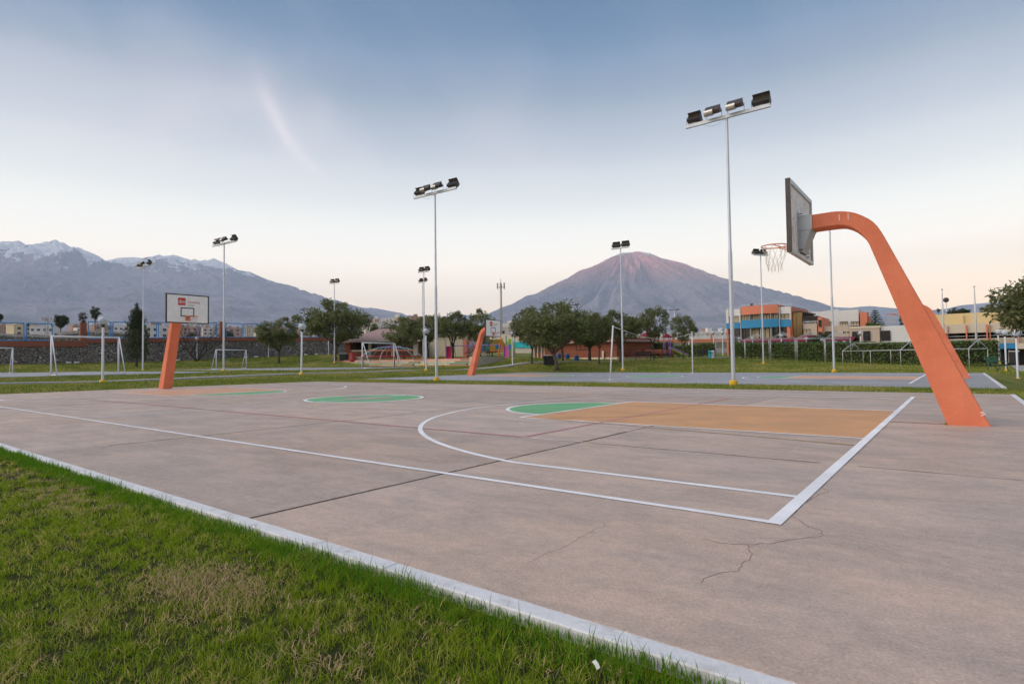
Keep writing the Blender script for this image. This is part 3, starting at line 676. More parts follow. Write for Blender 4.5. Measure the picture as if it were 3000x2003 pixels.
hills = [(1150, 940), z3(400, 290), z3(580, 272), z3(700, 285), z3(900, 258), z3(1000, 265), z3(1290, 305), (1560, 935), (2140, 930), z5(700, 135), z5(870, 165), z5(1000, 190), z5(1080, 178), z5(1180, 190), z5(1290, 178), z5(1400, 183), z5(1500, 190), z5(1620, 176), z5(1720, 170), z5(1900, 185), z5(2050, 200), (2690, 908), z6(600, 235), z6(830, 212), z6(1000, 172), z6(1200, 155), z6(1330, 140), (2960, 880), (3060, 872), (3200, 890), (3400, 930)]
skyline_range('hill', hills, 20000, 'hills', 'low bluish hills running along the horizon behind the buildings', 9000, 22500, 15, spur=0.35, na=500, nr=60, pw=1.2)

# ------------------------------------------------------------------ haze
hz = MB().box(-24600, 24600, -24600, 24600, -5.0, 3520).build('haze', None)
hm = bpy.data.materials.new('haze'); hm.use_nodes = True; hn = hm.node_tree; hn.nodes.clear()
pv = hn.nodes.new('ShaderNodeVolumePrincipled'); pv.inputs['Color'].default_value = (0.66, 0.81, 1.0, 1); pv.inputs['Density'].default_value = 5.4e-5; pv.inputs['Anisotropy'].default_value = 0.0
ho = hn.nodes.new('ShaderNodeOutputMaterial'); hn.links.new(pv.outputs[0], ho.inputs['Volume'])
hz.data.materials.append(hm); hz['kind'] = 'stuff'; tag(hz, 'thin lavender evening haze over the plain', 'haze')

# ------------------------------------------------------------------ courts
XB, XL = -1.02, -29.0        # baselines
XM = (XB + XL) / 2
YC = 11.71
def court_slab(name, label, sl, xj, yj, mat, gap=0.024):
    x0, x1, y0, y1, z = sl
    root = thing(name, label, 'court', (0, 0, 0), kind='structure')
    MB().box(x0 + .02, x1 - .02, y0 + .02, y1 - .02, z - 0.30, z - 0.022).build('joint_bed', 'joint', root)
    ex = [x0] + list(xj) + [x1]; ey = [y0] + list(yj) + [y1]
    for i in range(len(ex) - 1):
        for j in range(len(ey) - 1):
            a = ex[i] + (gap / 2 if i else 0); b_ = ex[i + 1] - (gap / 2 if i < len(ex) - 2 else 0)
            c = ey[j] + (gap / 2 if j else 0); d = ey[j + 1] - (gap / 2 if j < len(ey) - 2 else 0)
            lift = random.uniform(-0.004, -0.001)
            MB().bevbox(a, b_, c, d, z - 0.16, z + lift, 0.006).build('slab_panel', mat, root)
    return root
court = court_slab('basketball_court', 'pinkish grey concrete basketball court with white lines and green centre circle', SLABS[0], [-26.0, -20.4, -14.95, -9.53, -4.12], [6.85, 11.80, 16.72], 'concrete')
court2 = court_slab('basketball_court', 'farther concrete court set up with volleyball posts beyond the grass strip', SLABS[1], [-27.5, -22, -16.5, -11, -5.5], [30.4, 35.5, 40.7], 'concrete_far')
# kerbs (white painted, flush with the slab)
def kerb_run(parent, x0, x1, y0, y1, z, n, along):
    L = (x1 - x0) if along == 'x' else (y1 - y0)
    for i in range(n):
        a = i / n; b_ = (i + 1) / n; g = 0.0015
        if along == 'x': MB().bevbox(x0 + L * a + g, x0 + L * b_ - g, y0, y1, z - 0.25, z + random.uniform(0.002, 0.004), 0.006).build('kerb', 'kerb', parent)
        else: MB().bevbox(x0, x1, y0 + L * a + g, y0 + L * b_ - g, z - 0.25, z + random.uniform(0.002, 0.004), 0.006).build('kerb', 'kerb', parent)
kerb_run(court, -32.3, 1.22, 2.082, 2.187, 0, 9, 'x')
kerb_run(court, 1.103, 1.22, 2.19, 21.6, 0, 6, 'y')
kerb_run(court2, 1.103, 1.24, 25.3, 46.0, 0.015, 12, 'y')
def strip(parent, name, pts, w, z, mat, closed=False):
    """painted line of width w along a polyline"""
    P = [Vector((p[0], p[1], 0)) for p in pts]; n = len(P); Lv = []; 
    for i in range(n):
        a = P[i - 1] if (i > 0 or closed) else P[i]; b_ = P[(i + 1) % n] if (i < n - 1 or closed) else P[i]
        t = (b_ - a).normalized(); nn_ = Vector((-t.y, t.x, 0)) * (w / 2)
        Lv.append((P[i] + nn_, P[i] - nn_))
    m_ = MB(); vs = []
    for l, r_ in Lv: vs += [(l.x, l.y, z), (r_.x, r_.y, z)]
    fs = [(2 * i, 2 * i + 1, 2 * i + 3, 2 * i + 2) for i in range(n - 1)]
    if closed: fs.append((2 * n - 2, 2 * n - 1, 1, 0))
    m_.add(vs, fs); return m_.build(name, mat, parent)
def sheet(parent, name, poly, z, mat):
    m_ = MB(); m_.add([(p[0], p[1], z) for p in poly], [tuple(range(len(poly)))]); return m_.build(name, mat, parent)
def arc(cx, cy, r, a0, a1, n=40): return [(cx + r * math.cos(a0 + (a1 - a0) * i / n), cy + r * math.sin(a0 + (a1 - a0) * i / n)) for i in range(n + 1)]
def markings(root, yc, xr, xl, z0, lw, far_=False):
    z = z0 + 0.0012; xm = (xr + xl) / 2; ht = 7.5; kh = 2.5; kl = 5.9
    tan_ = 'paint_tan_far' if far_ else 'paint_tan'
    for s, xb in ((-1, xr), (1, xl)):
        sheet(root, 'key', [(xb, yc - kh), (xb + s * kl, yc - kh), (xb + s * kl, yc + kh), (xb, yc + kh)], z, tan_ if not (s == 1 and not far_) else 'paint_tan_far')
        fx = xb + s * kl; pa = arc(fx, yc, 1.8, -math.pi / 2, math.pi / 2) if s > 0 else arc(fx, yc, 1.8, math.pi / 2, 3 * math.pi / 2)
        sheet(root, 'free_throw_circle', pa, z, 'paint_green')
        strip(root, 'free_throw_ring', pa, 0.09, z + 0.0014, 'paint_white')
        strip(root, 'key_line', [(xb, yc - kh), (fx + s * .02, yc - kh)], 0.075, z + 0.0014, 'paint_white')
        strip(root, 'key_line', [(xb, yc + kh), (fx + s * .02, yc + kh)], 0.10, z + 0.0014, 'paint_white')
        strip(root, 'free_throw_line', [(fx, yc - kh - .02), (fx, yc + kh + .02)], 0.08, z + 0.0026, 'paint_white')
        hx = xb + s * 1.575; r3 = 6.75; t = 6.62; a = math.asin(t / r3)
        pts = [(xb, yc - t)] + (arc(hx, yc, r3, -a, a, 70) if s > 0 else arc(hx, yc, r3, math.pi + a, math.pi - a, 70)) + [(xb, yc + t)]
        strip(root, 'three_point_line', pts, 0.078 if not far_ else 0.09, z + 0.0014, 'paint_white')
        strip(root, 'baseline', [(xb, yc - ht - lw / 2), (xb, yc + ht + lw / 2)], lw * (1.12 if xb == xr else 1.3), z + 0.004, 'paint_white' if xb == xr else 'paint_thin')
    for y in (yc - ht, yc + ht): strip(root, 'sideline', [(xl, y), (xr, y)], 0.07 if y < yc else 0.12, z + 0.0026, 'paint_white')
    sheet(root, 'centre_circle', arc(xm, yc, 1.8, 0, 2 * math.pi, 56)[:-1], z, 'paint_green')
    strip(root, 'centre_ring', arc(xm, yc, 1.8, 0, 2 * math.pi, 56)[:-1], 0.11, z + 0.0014, 'paint_white', True)
    strip(root, 'halfway_line', [(xm, yc - ht), (xm, yc + ht - 1.2 if not far_ else yc + ht)], 0.085, z + 0.0026, 'paint_white' if far_ else 'paint_thin')
markings(court, YC, XB, XL + 0.1, 0.0, 0.085)
markings(court2, 35.55, -1.6, -29.9, 0.015, 0.085, True)
sheet(court, 'faded_logo', [(XM + .9 * math.cos(a) * (1 + .25 * math.sin(3 * a)), YC + .7 * math.sin(a)) for a in [2 * math.pi * i / 30 for i in range(30)]], 0.0022, 'paint_logo')
for y in (6.88, 16.6): strip(court, 'volleyball_line', [(-24.7, y), (-5.1, y)], 0.055, 0.0016, 'paint_red')
for x in (-5.1, -24.7): strip(court, 'volleyball_line', [(x, 6.88), (x, 16.6)], 0.055, 0.0042, 'paint_red')
strip(court, 'futsal_line', [(-4.1, 6.87), (-5.1, 6.81)], 0.03, 0.0018, 'paint_thin')
strip(court, 'futsal_line', [(-6.4, 9.25), (-3.5, 8.86), (-1.08, 8.47)], 0.045, 0.0046, 'paint_yellow')
strip(court, 'futsal_line', [(-6.3, 9.4), (-5.2, 10.3), (-4.6, 11.6)], 0.04, 0.005, 'paint_yellow')
strip(court, 'far_service_line', [(-12, 18.2), (-1.1, 18.2)], 0.09, 0.0018, 'paint_thin')
# cracks: thin dark jagged ribbons
def jag(a, b_, n, amp, seed):
    rr_ = random.Random(seed); out = []
    for i in range(n + 1):
        t = i / n; e = math.sin(math.pi * t) ** .5
        out.append((a[0] + (b_[0] - a[0]) * t + rr_.uniform(-amp, amp) * e, a[1] + (b_[1] - a[1]) * t + rr_.uniform(-amp, amp) * e))
    return out
def g0(u, v):
    d = ray(u, v); k = -CAM_H / d.z; return (d.x * k, d.y * k)
z7 = zm(1000, 1250, 2000, 2082); z8 = zm(2000, 1250, 3000, 2082)
CR = [[z7(960, 1350) if 0 else z7(1010, 830), z7(1130, 830), z7(1240, 775), z7(1390, 715), z7(1500, 650), z7(1610, 600), z7(1560, 575), z7(1380, 545), z7(1260, 515)],
      [z7(1610, 600), z7(1780, 612), z7(2000, 650)],
      [z7(330, 665), z7(560, 610), z7(760, 555), z7(940, 520)],
      [z8(110, 950), z8(150, 915), z8(290, 880), z8(345, 870), z8(355, 835), z8(415, 800), z8(425, 770), z8(397, 740), z8(397, 718)],
      [z8(115, 680), z8(200, 700), z8(340, 716), z8(397, 716), z8(530, 712), z8(620, 695), z8(760, 674), z8(860, 660), z8(845, 630)],
      [z8(860, 660), z8(985, 662), z8(1130, 684), z8(1270, 712), z8(1500, 772), z8(1700, 818), z8(1900, 870), z8(2082, 890)],
      [z8(845, 630), z8(770, 610), z8(735, 585), z8(665, 540), z8(700, 495), z8(765, 450), z8(830, 412), z8(888, 398), z8(850, 372), z8(885, 320), z8(910, 300), z8(895, 280)]]
for ci, poly in enumerate(CR):
    P = [g0(*q) for q in poly]; full = []
    for i in range(len(P) - 1):
        L = math.dist(P[i], P[i + 1]); full += jag(P[i], P[i + 1], max(3, int(L / 0.05)), 0.014, ci * 31 + i)[:-1]
    full.append(P[-1])
    strip(court, 'crack', full, (0.0022, 0.002, 0.0018, 0.004, 0.0045, 0.0022, 0.0055)[ci], 0.0004, 'crack')
# ragged, widened stretches of the slab joints
for k, (a_, b2, w_) in enumerate([((-4.12, 2.2), (-4.12, 8.2), .030), ((-4.0, 6.85), (-1.2, 6.86), .020), ((-.85, 6.86), (1.05, 6.84), .015), ((-9.53, 3.0), (-9.53, 16.4), .020), ((-14.95, 2.6), (-14.95, 4.0), .018), ((-.95, 11.80), (-.2, 11.80), .035), ((-20.4, 3.0), (-20.4, 9.0), .02)]):
    strip(court, 'joint_crack', jag(a_, b2, int(math.dist(a_, b2) / .06), .009, 77 + k), w_, 0.0006, 'joint')
# a little weed growing in the joint and a dead leaf or two by the kerb
# futsal pads and paths
for k, sl in enumerate(SLABS[2:]):
    r_ = court_slab('futsal_court', ('plain grey concrete pitch with two white goals below the conifer', 'plain grey concrete pitch below the painted steps')[k], sl, [-66.8, -55.7], [(sl[2] + sl[3]) / 2], 'concrete_far')
def ribbon_path(name, pts, w, label, mat='path', step=1.0):
    P = []
    for i in range(len(pts) - 1):
        a, b_ = Vector(pts[i]), Vector(pts[i + 1]); n = max(1, int((b_ - a).length / step))
        P += [a.lerp(b_, k / n) for k in range(n)]
    P.append(Vector(pts[-1]))
    for _ in range(4): P = [P[0]] + [(P[i - 1] + P[i] * 2 + P[i + 1]) / 4 for i in range(1, len(P) - 1)] + [P[-1]]
    vs = []; fs = []
    for i, q_ in enumerate(P):
        t = (P[min(i + 1, len(P) - 1)] - P[max(i - 1, 0)]).normalized(); nn_ = Vector((-t.y, t.x)) * w / 2
        l = q_ + nn_; r_ = q_ - nn_; zt = max(gz1(l.x, l.y), gz1(r_.x, r_.y), gz1(q_.x, q_.y)) + 0.05
        vs += [(l.x, l.y, zt), (r_.x, r_.y, zt), (l.x, l.y, zt - .3), (r_.x, r_.y, zt - .3)]
    for i in range(len(P) - 1):
        a = 4 * i; b_ = a + 4; fs += [(a, a + 1, b_ + 1, b_), (a + 2, a, b_, b_ + 2), (a + 1, a + 3, b_ + 3, b_ + 1)]
    o = MB().add(vs, fs).build(name, mat); struct(o); tag(o, label, 'path'); return o
ribbon_path('path', [(-40.6, -15), (-40.4, 12), (-39.6, 25), (-39.4, 36), (-39.2, 44), (-38.6, 50), (-35.8, 53.8), (-31.9, 58.4), (-28.6, 64.2), (-24.8, 72.2), (-23, 85)], 1.5, 'narrow concrete path winding past the lamp posts and under the trees')
ribbon_path('path', [(6.6, 8), (6.4, 40), (6.4, 78)], 5.6, 'wide paved walkway along the right side of the grass bank')

# ------------------------------------------------------------------ basketball hoops
def text(name, s, size, mat, parent, loc, rot, align='LEFT', ext=0.001, sx=1.0):
    cu = bpy.data.curves.new(name, 'FONT'); cu.body = s; cu.size = size; cu.align_x = align; cu.extrude = ext
    cu.resolution_u = 3
    tmp = bpy.data.objects.new(name, cu); C.objects.link(tmp)
    dg = bpy.context.evaluated_depsgraph_get(); me = bpy.data.meshes.new_from_object(tmp.evaluated_get(dg))
    bpy.data.objects.remove(tmp); bpy.data.curves.remove(cu)
    me.materials.clear(); o = link(name, me, mat, parent); o.location = loc; o.rotation_euler = rot; o.scale = (sx, 1, 1); return o
def hoop_proto():
    """board towards -x; origin at the foot of the post"""
    t = thing('basketball_hoop', '', 'basketball hoop')
    outer = [(.269, -0.02), (.261, 0.0), (-.13, .93), (-.572, 2.015), (-.845, 2.665), (-1.098, 3.273), (-1.145, 3.362), (-1.208, 3.449), (-1.275, 3.515), (-1.347, 3.570), (-1.425, 3.622), (-1.503, 3.663), (-1.59, 3.693), (-1.678, 3.713), (-1.76, 3.724), (-1.842, 3.729), (-2.165, 3.727)]
    inner = [(-2.165, 3.472), (-1.961, 3.473), (-1.80, 3.472), (-1.698, 3.466), (-1.63, 3.450), (-1.577, 3.424), (-1.51, 3.380), (-1.447, 3.324), (-1.38, 3.245), (-1.32, 3.153), (-1.283, 3.085), (-.912, 1.941), (-.50, .666), (-.283, 0.0), (-.277, -0.02)]
    n = len(outer); 
    # outline joined as strips so that the side faces are clean quads
    io = inner[::-1]
    def resample(pl, k):
        d = [0]
        for i in range(len(pl) - 1): d.append(d[-1] + math.dist(pl[i], pl[i + 1]))
        return [(float(np.interp(d[-1] * i / k, d, [p[0] for p in pl])), float(np.interp(d[-1] * i / k, d, [p[1] for p in pl]))) for i in range(k + 1)]
    K = 60; A, B = resample(outer, K), resample(io, K)
    T = 0.21; cb = 0.012; vs = []; fs = []
    for i in range(K + 1):
        a, b_ = Vector(A[i]), Vector(B[i]); dd = (b_ - a).normalized() * cb
        a2, b2 = a + dd, b_ - dd
        ring = [(a.x, -T + cb, a.y), (a2.x, -T, a2.y), (b2.x, -T, b2.y), (b_.x, -T + cb, b_.y), (b_.x, T - cb, b_.y), (b2.x, T, b2.y), (a2.x, T, a2.y), (a.x, T - cb, a.y)]
        vs += ring
    for i in range(K):
        for k in range(8):
            j = (k + 1) % 8; fs.append((i * 8 + k, i * 8 + j, (i + 1) * 8 + j, (i + 1) * 8 + k))
    fs += [tuple(range(7, -1, -1)), tuple(K * 8 + k for k in range(8))]
    post = MB().add(vs, fs).build('post', 'coral', t); smooth_by_angle(post, 20)
    for sx in (-1.72, -1.58):   # pale drip marks
        MB().box(sx - .004, sx + .004, -T - .002, -T + .001, 3.55, 3.66).build('paint_drip', 'board_white', post)
    ch = MB()
    for k in range(6):
        cx_, cz_ = .14 + .012 * k + random.uniform(-.02, .02), .19 + random.uniform(-.025, .03); r_ = random.uniform(.008, .016)
        ch.prism([(cx_ + r_ * math.cos(a), cz_ + .7 * r_ * math.sin(a)) for a in (0, 1.1, 2.2, 3.0, 4.1, 5.2)], 'y', -T - .002, -T + .002)
    ch.build('paint_chip', 'board_white', post)
    # board: planks, frame, lines
    xf, xb_ = -2.432, -2.392; y0, y1, zz0, zz1 = -.94, .94, 2.97, 4.27
    bd = MB().box(xf + .012, xb_, y0 + .02, y1 - .02, zz0 + .02, zz1 - .02).build('backboard', 'board_back', t)
    e = [y0 + .02, -.50, -.06, .22, .60, y1 - .02]
    for i in range(5):
        MB().box(xf + .002, xf + .0115, e[i] + .003, e[i + 1] - .003, zz0 + .02, zz1 - .02).build('plank', 'board_white', bd)
    fw = .045
    fr = MB()
    for (a, b_, c, d) in ((y0, y1, zz1 - fw, zz1), (y0, y1, zz0, zz0 + fw), (y0, y0 + fw, zz0 + fw, zz1 - fw), (y1 - fw, y1, zz0 + fw, zz1 - fw)):
        fr.box(xf - .004, xf + .006, a, b_, c, d)
    fr.build('border', 'board_frame', bd)
    fr = MB()
    for (a, b_, c, d) in ((y0 - .004, y1 + .004, zz1 - .07, zz1 + .004), (y0 - .004, y1 + .004, zz0 - .004, zz0 + .06), (y0 - .004, y0 + .05, zz0 + .06, zz1 - .07), (y1 - .05, y1 + .004, zz0 + .06, zz1 - .07)):
        fr.box(xf + .008, xb_ + .035, a, b_, c, d)
    fr.build('frame', 'galv', bd)
    MB().box(xf - .006, xb_ + .037, y0 - .008, y0 + .004, zz0 - .006, zz1 + .006).build('edge_strip', 'dark_metal', bd)
    MB().box(xf - .006, xb_ + .037, y1 - .004, y1 + .008, zz0 - .006, zz1 + .006).build('edge_strip', 'dark_metal', bd)
    tg = MB()
    ty, tw, tz0, tz1, lw = 0.02, .30, 3.27, 3.68, .045
    for (a, b_, c, d) in ((ty - tw, ty + tw, tz1 - lw, tz1), (ty - tw, ty + tw, tz0, tz0 + lw), (ty - tw, ty - tw + lw, tz0 + lw, tz1 - lw), (ty + tw - lw, ty + tw, tz0 + lw, tz1 - lw)):
        tg.box(xf - .001, xf + .003, a, b_, c, d)
    tg.build('target_rectangle', 'ink_black', bd)
    # sponsor badge and lettering on the front (faces -x, so it reads towards +y reversed)
    rs = []; r_ = .035; bw = .165
    cyb, czb = .27, 3.94
    for (sx, sy, a0) in ((1, 1, 0), (-1, 1, 90), (-1, -1, 180), (1, -1, 270)):
        for k in range(6): rs.append((cyb + sx * (bw - r_) + r_ * math.cos(R(a0 + 18 * k)), czb + sy * (bw - r_) + r_ * math.sin(R(a0 + 18 * k))))
    MB().prism(rs, 'x', xf - .003, xf + .001).build('badge', 'logo_red', bd)
    rot = (R(90), 0, R(-90))
    text('lettering', 'dm', .23, 'board_white', bd, (xf - .004, cyb, czb - .075), rot, 'CENTER')
    text('lettering', 'hoteles', .185, 'ink_red', bd, (xf - .002, cyb - .26, czb - .06), rot)
    text('lettering', 'Arequipa', .072, 'ink_black', bd, (xf - .002, cyb - .27, czb - .165), rot)
    # bracket between arm and board
    br = MB().box(-2.395, -2.158, -.235, .235, 3.462, 3.737)
    br.prism([(-2.394, 3.457), (-2.175, 3.457), (-2.335, 3.06), (-2.394, 3.06)], 'y', -.225, -.215)
    br.prism([(-2.394, 3.457), (-2.175, 3.457), (-2.335, 3.06), (-2.394, 3.06)], 'y', .215, .225)
    br.prism([(-2.185, 3.456), (-2.172, 3.456), (-2.332, 3.06), (-2.345, 3.06)], 'y', -.2149, .2149)
    bk = br.build('bracket', 'galv', t)
    MB().box(-2.391, -2.374, -.30, .30, 2.99, 3.80).build('mounting_plate', 'galv', bk)
    for yy in (-.27, .27):
        for zz in (3.03, 3.10, 3.76): MB().tube([(-2.42, yy, zz), (-2.31, yy, zz)], .009, 6).build('bolt', 'dark_metal', bk)
    # rim, braces, net
    rc = (-2.86, 0, 3.272)
    rim = MB().ring(rc, .235, .011, 30, 6).build('rim', 'rim', t, True)
    rp = MB().box(xf - .006, xf + .002, -.11, .11, 3.08, 3.31); rp.box(-2.64, xf, -.055, .055, 3.262, 3.280)
    rp.build('rim_plate', 'rim', rim)
    bb = MB()
    for s in (-1, 1): bb.tube([(xf - .004, s * .075, 3.10), (-2.86 + .03, s * .222, 3.262)], .009, 6)
    bb.build('brace', 'rim', rim)
    nt_ = MB(); N = 12
    lv = [(.232, 3.262), (.19, 3.10), (.155, 2.97), (.125, 2.85), (.125, 2.76)]
    rnd = random.Random(3)
    P = [[(rc[0] + r_ * math.cos(2 * math.pi * (k + .5 * i) / N) + rnd.uniform(-.012, .012), r_ * math.sin(2 * math.pi * (k + .5 * i) / N) + rnd.uniform(-.012, .012), z + rnd.uniform(-.02, .02)) for k in range(N)] for i, (r_, z) in enumerate(lv)]
    for i in range(3):
        for k in range(N):
            if rnd.random() < .87: nt_.tube([P[i][k], P[i + 1][k]], .0032, 4, False)
            if rnd.random() < .87: nt_.tube([P[i][k], P[i + 1][(k - 1) % N]], .0032, 4, False)
    for k in range(N):
        a = P[3][k]; nt_.tube([a, (a[0] + rnd.uniform(-.02, .02), a[1] + rnd.uniform(-.02, .02), a[2] - rnd.uniform(.04, .11))], .004, 4, False)
    nt_.build('net', 'net', rim)
    return t
H0 = hoop_proto(); H0.location = (0.10, 11.93, 0.0); tag(H0, 'coral concrete hoop arm seen from behind its peeling white board with a torn net', 'basketball hoop', 'basketball hoops')
for loc, rz, sz, lab in [((-30.66, 12.02, 0), math.pi, 1.03, 'coral hoop whose white sponsor board hangs in front of the stone wall and goals'),
                         ((-31.55, 35.35, .015), math.pi, 1.03, 'coral hoop at the far court standing in front of the painted steps and playground'),
                         ((0.16, 35.6, .015), 0.0, 1.0, 'coral hoop on the far court, mostly hidden behind the leaning coral arm')]:
    c = copy_tree(H0); c.location = loc; c.rotation_euler.z = rz; c.scale = (1, 1, sz); c['label'] = lab
# stain and weed at the foot of the nearest post
wd = MB()
for k in range(26):
    a = random.uniform(-.2, 3.2); bx_, by_ = -.19 + random.uniform(-.03, .02), 11.74 + random.uniform(-.05, .02); h = random.uniform(.02, .06)
    wd.add([(bx_ - .006, by_, 0), (bx_ + .006, by_, 0), (bx_ + .03 * math.cos(a), by_ - .02, h)], [(0, 1, 2)])
tag(wd.build('weed', 'blade_far'), 'small weed at the foot of the leaning coral post', 'weed')

# ------------------------------------------------------------------ floodlight masts
def flood_lamp(parent, x, face, w=.62, h=.40, tilt=38):
    """one floodlight: rusty box open to the front with a bright reflector; face=-1 looks to -y, +1 to +y"""
    o = bpy.data.objects.new('floodlight', None)
    M = Matrix.Translation((x, 0, 0)) @ Matrix.Rotation(R(tilt) * face, 4, 'X')
    def tr(mb): mb.v = [tuple(M @ Vector(v)) for v in mb.v]; return mb
    y0 = -.16 * face; y1 = .16 * face
    zc = .30
    m_ = MB()
    # tapering body: front opening w x h, back smaller
    F_ = [(-w / 2, y1, zc - h / 2), (w / 2, y1, zc - h / 2), (w / 2, y1, zc + h / 2), (-w / 2, y1, zc + h / 2)]
    B_ = [(-w / 2, y0, zc - h * .28), (w / 2, y0, zc - h * .28), (w / 2, y0, zc + h * .28), (-w / 2, y0, zc + h * .28)]
    m_.add(F_ + B_, [(4, 5, 6, 7), (0, 1, 5, 4), (1, 2, 6, 5), (2, 3, 7, 6), (3, 0, 4, 7)])
    # visor
    m_.add([(-w / 2 - .004, y1, zc + h / 2), (w / 2 + .004, y1, zc + h / 2), (w / 2 + .004, y1 + .13 * face, zc + h / 2 - .01), (-w / 2 - .004, y1 + .13 * face, zc + h / 2 - .01)], [(0, 1, 2, 3)])
    hs = tr(m_).build('housing', 'dark_metal', parent)
    back = MB()
    back.box(-w / 2 + .01, w * .08, min(y0 - .012 * face, y0 + .01), max(y0 - .012 * face, y0 + .01), zc - h * .27, zc + h * .27)
    back.tube([(-w / 2 + .01, y0 + .04 * face, zc + h * .03), (w * .10, y0 + .04 * face, zc + h * .03)], h * .47, 14)
    tr(back).build('reflector_shell', 'reflector', hs)
    gl = MB().box(-w / 2 + .02, w / 2 - .02, min(y1 - .02 * face, y1 - .03 * face), max(y1 - .02 * face, y1 - .03 * face), zc - h / 2 + .02, zc + h / 2 - .02)
    tr(gl).build('lamp_glass', 'lamp_glass', hs)
    for sy in (-1, 1): MB().tube([(x + sy * (w / 2 + .015), 0, .02), (x + sy * (w / 2 + .015), 0, zc + .03)], .010, 5).build('yoke_arm', 'dark_metal', hs)
    bpy.data.objects.remove(o)
    return hs
def mast_proto(n):
    t = thing('floodlight_mast', '', 'floodlight')
    MB().lathe([(.165, -.25), (.165, .19), (.15, .225), (.09, .24)], 18).build('yellow_base', 'yellow', t, False)
    p_ = MB().lathe([(.083, .2), (.083, 5.45), (.079, 5.56), (.062, 5.68), (.055, 11.25)], 14).build('pole', 'pole', t); smooth_by_angle(p_, 40)
    Lb = 3.45 if n == 4 else 1.75
    bar = MB(); bar.box(-Lb / 2, Lb / 2, -.105, -.055, 11.12, 11.26); bar.box(-Lb / 2, Lb / 2, -.055, .0, 11.12, 11.135); bar.box(-.09, .09, -.055, .07, 11.14, 11.24)
    bar.build('crossbar', 'galv', t)
    hd = []
    xsn = ([(-1.38, -1, .56, .36), (-.50, 1, .62, .30), (.40, 1, .62, .30), (1.36, -1, .66, .42)] if n == 4 else [(-.45, -1, .72, .42), (.45, -1, .72, .42)])
    for (x, f, w, h) in xsn:
        hs = flood_lamp(t, x, f, w, h); 
        hs.location = (0, -.07, 11.25)
        hs.name = 'floodlight'
    if n == 4:
        MB().tube([(-.95, -.05, 11.12), (-.75, -.05, 10.98), (-.5, -.04, 10.94), (-.25, -.03, 11.0), (-.06, 0, 11.15)], .008, 5).build('cable', 'galv', t)
    return t
M4 = mast_proto(4); M2 = mast_proto(2)
M4.location = on(-7.37, 24.42); tag(M4, 'tall four-lamp floodlight mast on the grass strip nearest the leaning coral hoop', 'floodlight', 'floodlight masts')
def mast(src, x, y, lab, rz=0.0, s=1.0, first=False, z=None):
    c = src if first else copy_tree(src); c.location = on(x, y) if z is None else (x, y, z); c.rotation_euler.z = rz; c.scale = (s, s, s); tag(c, lab, 'floodlight', 'floodlight masts'); return c
mast(M4, -24.45, 24.35, 'four-lamp floodlight mast between the courts with a slack cable under its crossbar', R(2))
mast(M4, -50.57, 24.5, 'four-lamp floodlight mast beside the small net goal and bare tree', R(4))
mast(M4, -68.6, 24.7, 'four-lamp floodlight mast rising next to the pointed cypress', R(-3))
mast(M2, -24.2, 47.8, 'two-lamp floodlight mast rising across the face of the volcano', R(4), first=True)
mast(M2, -69.2, 48.95, 'two-lamp floodlight mast in front of the big spreading tree', R(8))
mast(M2, -50.5, 48.3, 'two-lamp floodlight mast at the foot of the painted steps', R(3))
mast(M2, -62.7, 59.7, 'two-lamp floodlight mast on the upper lawn behind the steps', R(-4))
mast(M2, -15.8, 62.4, 'two-lamp floodlight mast with flat heads before the coral and blue building', R(55))
mast(M2, -7.3, 48.2, 'floodlight mast at the lawn edge whose head is hidden behind the coral arm', R(2), s=.985)

# ------------------------------------------------------------------ globe lamp posts
def lamp_proto():
    t = thing('lamp_post', '', 'lamp post')
    MB().lathe([(.17, -.2), (.17, .10), (.13, .16), (.07, .17)], 14).build('yellow_base', 'yellow', t)
    smooth_by_angle(MB().lathe([(.068, .1), (.062, 3.18), (.05, 3.2)], 12).build('post', 'pole_white', t), 40)
    smooth_by_angle(MB().lathe([(.05, 3.15), (.10, 3.22), (.13, 3.30), (.10, 3.34)], 12).build('collar', 'dark_metal', t), 40)
    g_ = MB().sphere((0, 0, 3.55), .25, 18, 12).build('globe', 'globe', t, True)
    rg = MB(); rg.ring((0, 0, 3.58), .36, .013, 30, 5, 'x'); rg.ring((0, 0, 3.58), .36, .013, 30, 5, 'y'); rg.ring((0, 0, 3.55), .355, .011, 30, 5, 'z')
    rg.build('cage', 'pole', g_)
    return t
LP = lamp_proto()
def lamp(x, y, lab, s=1.0, rz=0.0, first=False, z=None, lean=0.0):
    c = LP if first else copy_tree(LP); c.location = on(x, y) if z is None else (x, y, z); c.scale = (s, s, s); c.rotation_euler = (0, lean, rz); tag(c, lab, 'lamp post', 'globe lamp posts'); return c
lamp(-38.75, 11.9, 'white globe lamp post with wire cage in front of the large white goal', first=True, rz=.4)
lamp(-38.4, 24.3, 'white globe lamp post leaning slightly in front of the big spreading tree', lean=R(1.3), rz=.2)
lamp(-37.9, 36.45, 'white globe lamp post on the path before the painted steps', rz=.7)
lamp(-38.0, 49.3, 'white globe lamp post on the path beyond the far coral hoop', rz=.2)
lamp(-95.4, 42.0, 'small white lamp post at the wall beside the bare tree', rz=.3)
lamp(-95.4, 54.0, 'small white lamp post at the wall next to a round leafy tree', rz=.3)
lamp(-95.2, 66.0, 'small white lamp post at the wall half hidden by the big spreading tree', rz=.3)
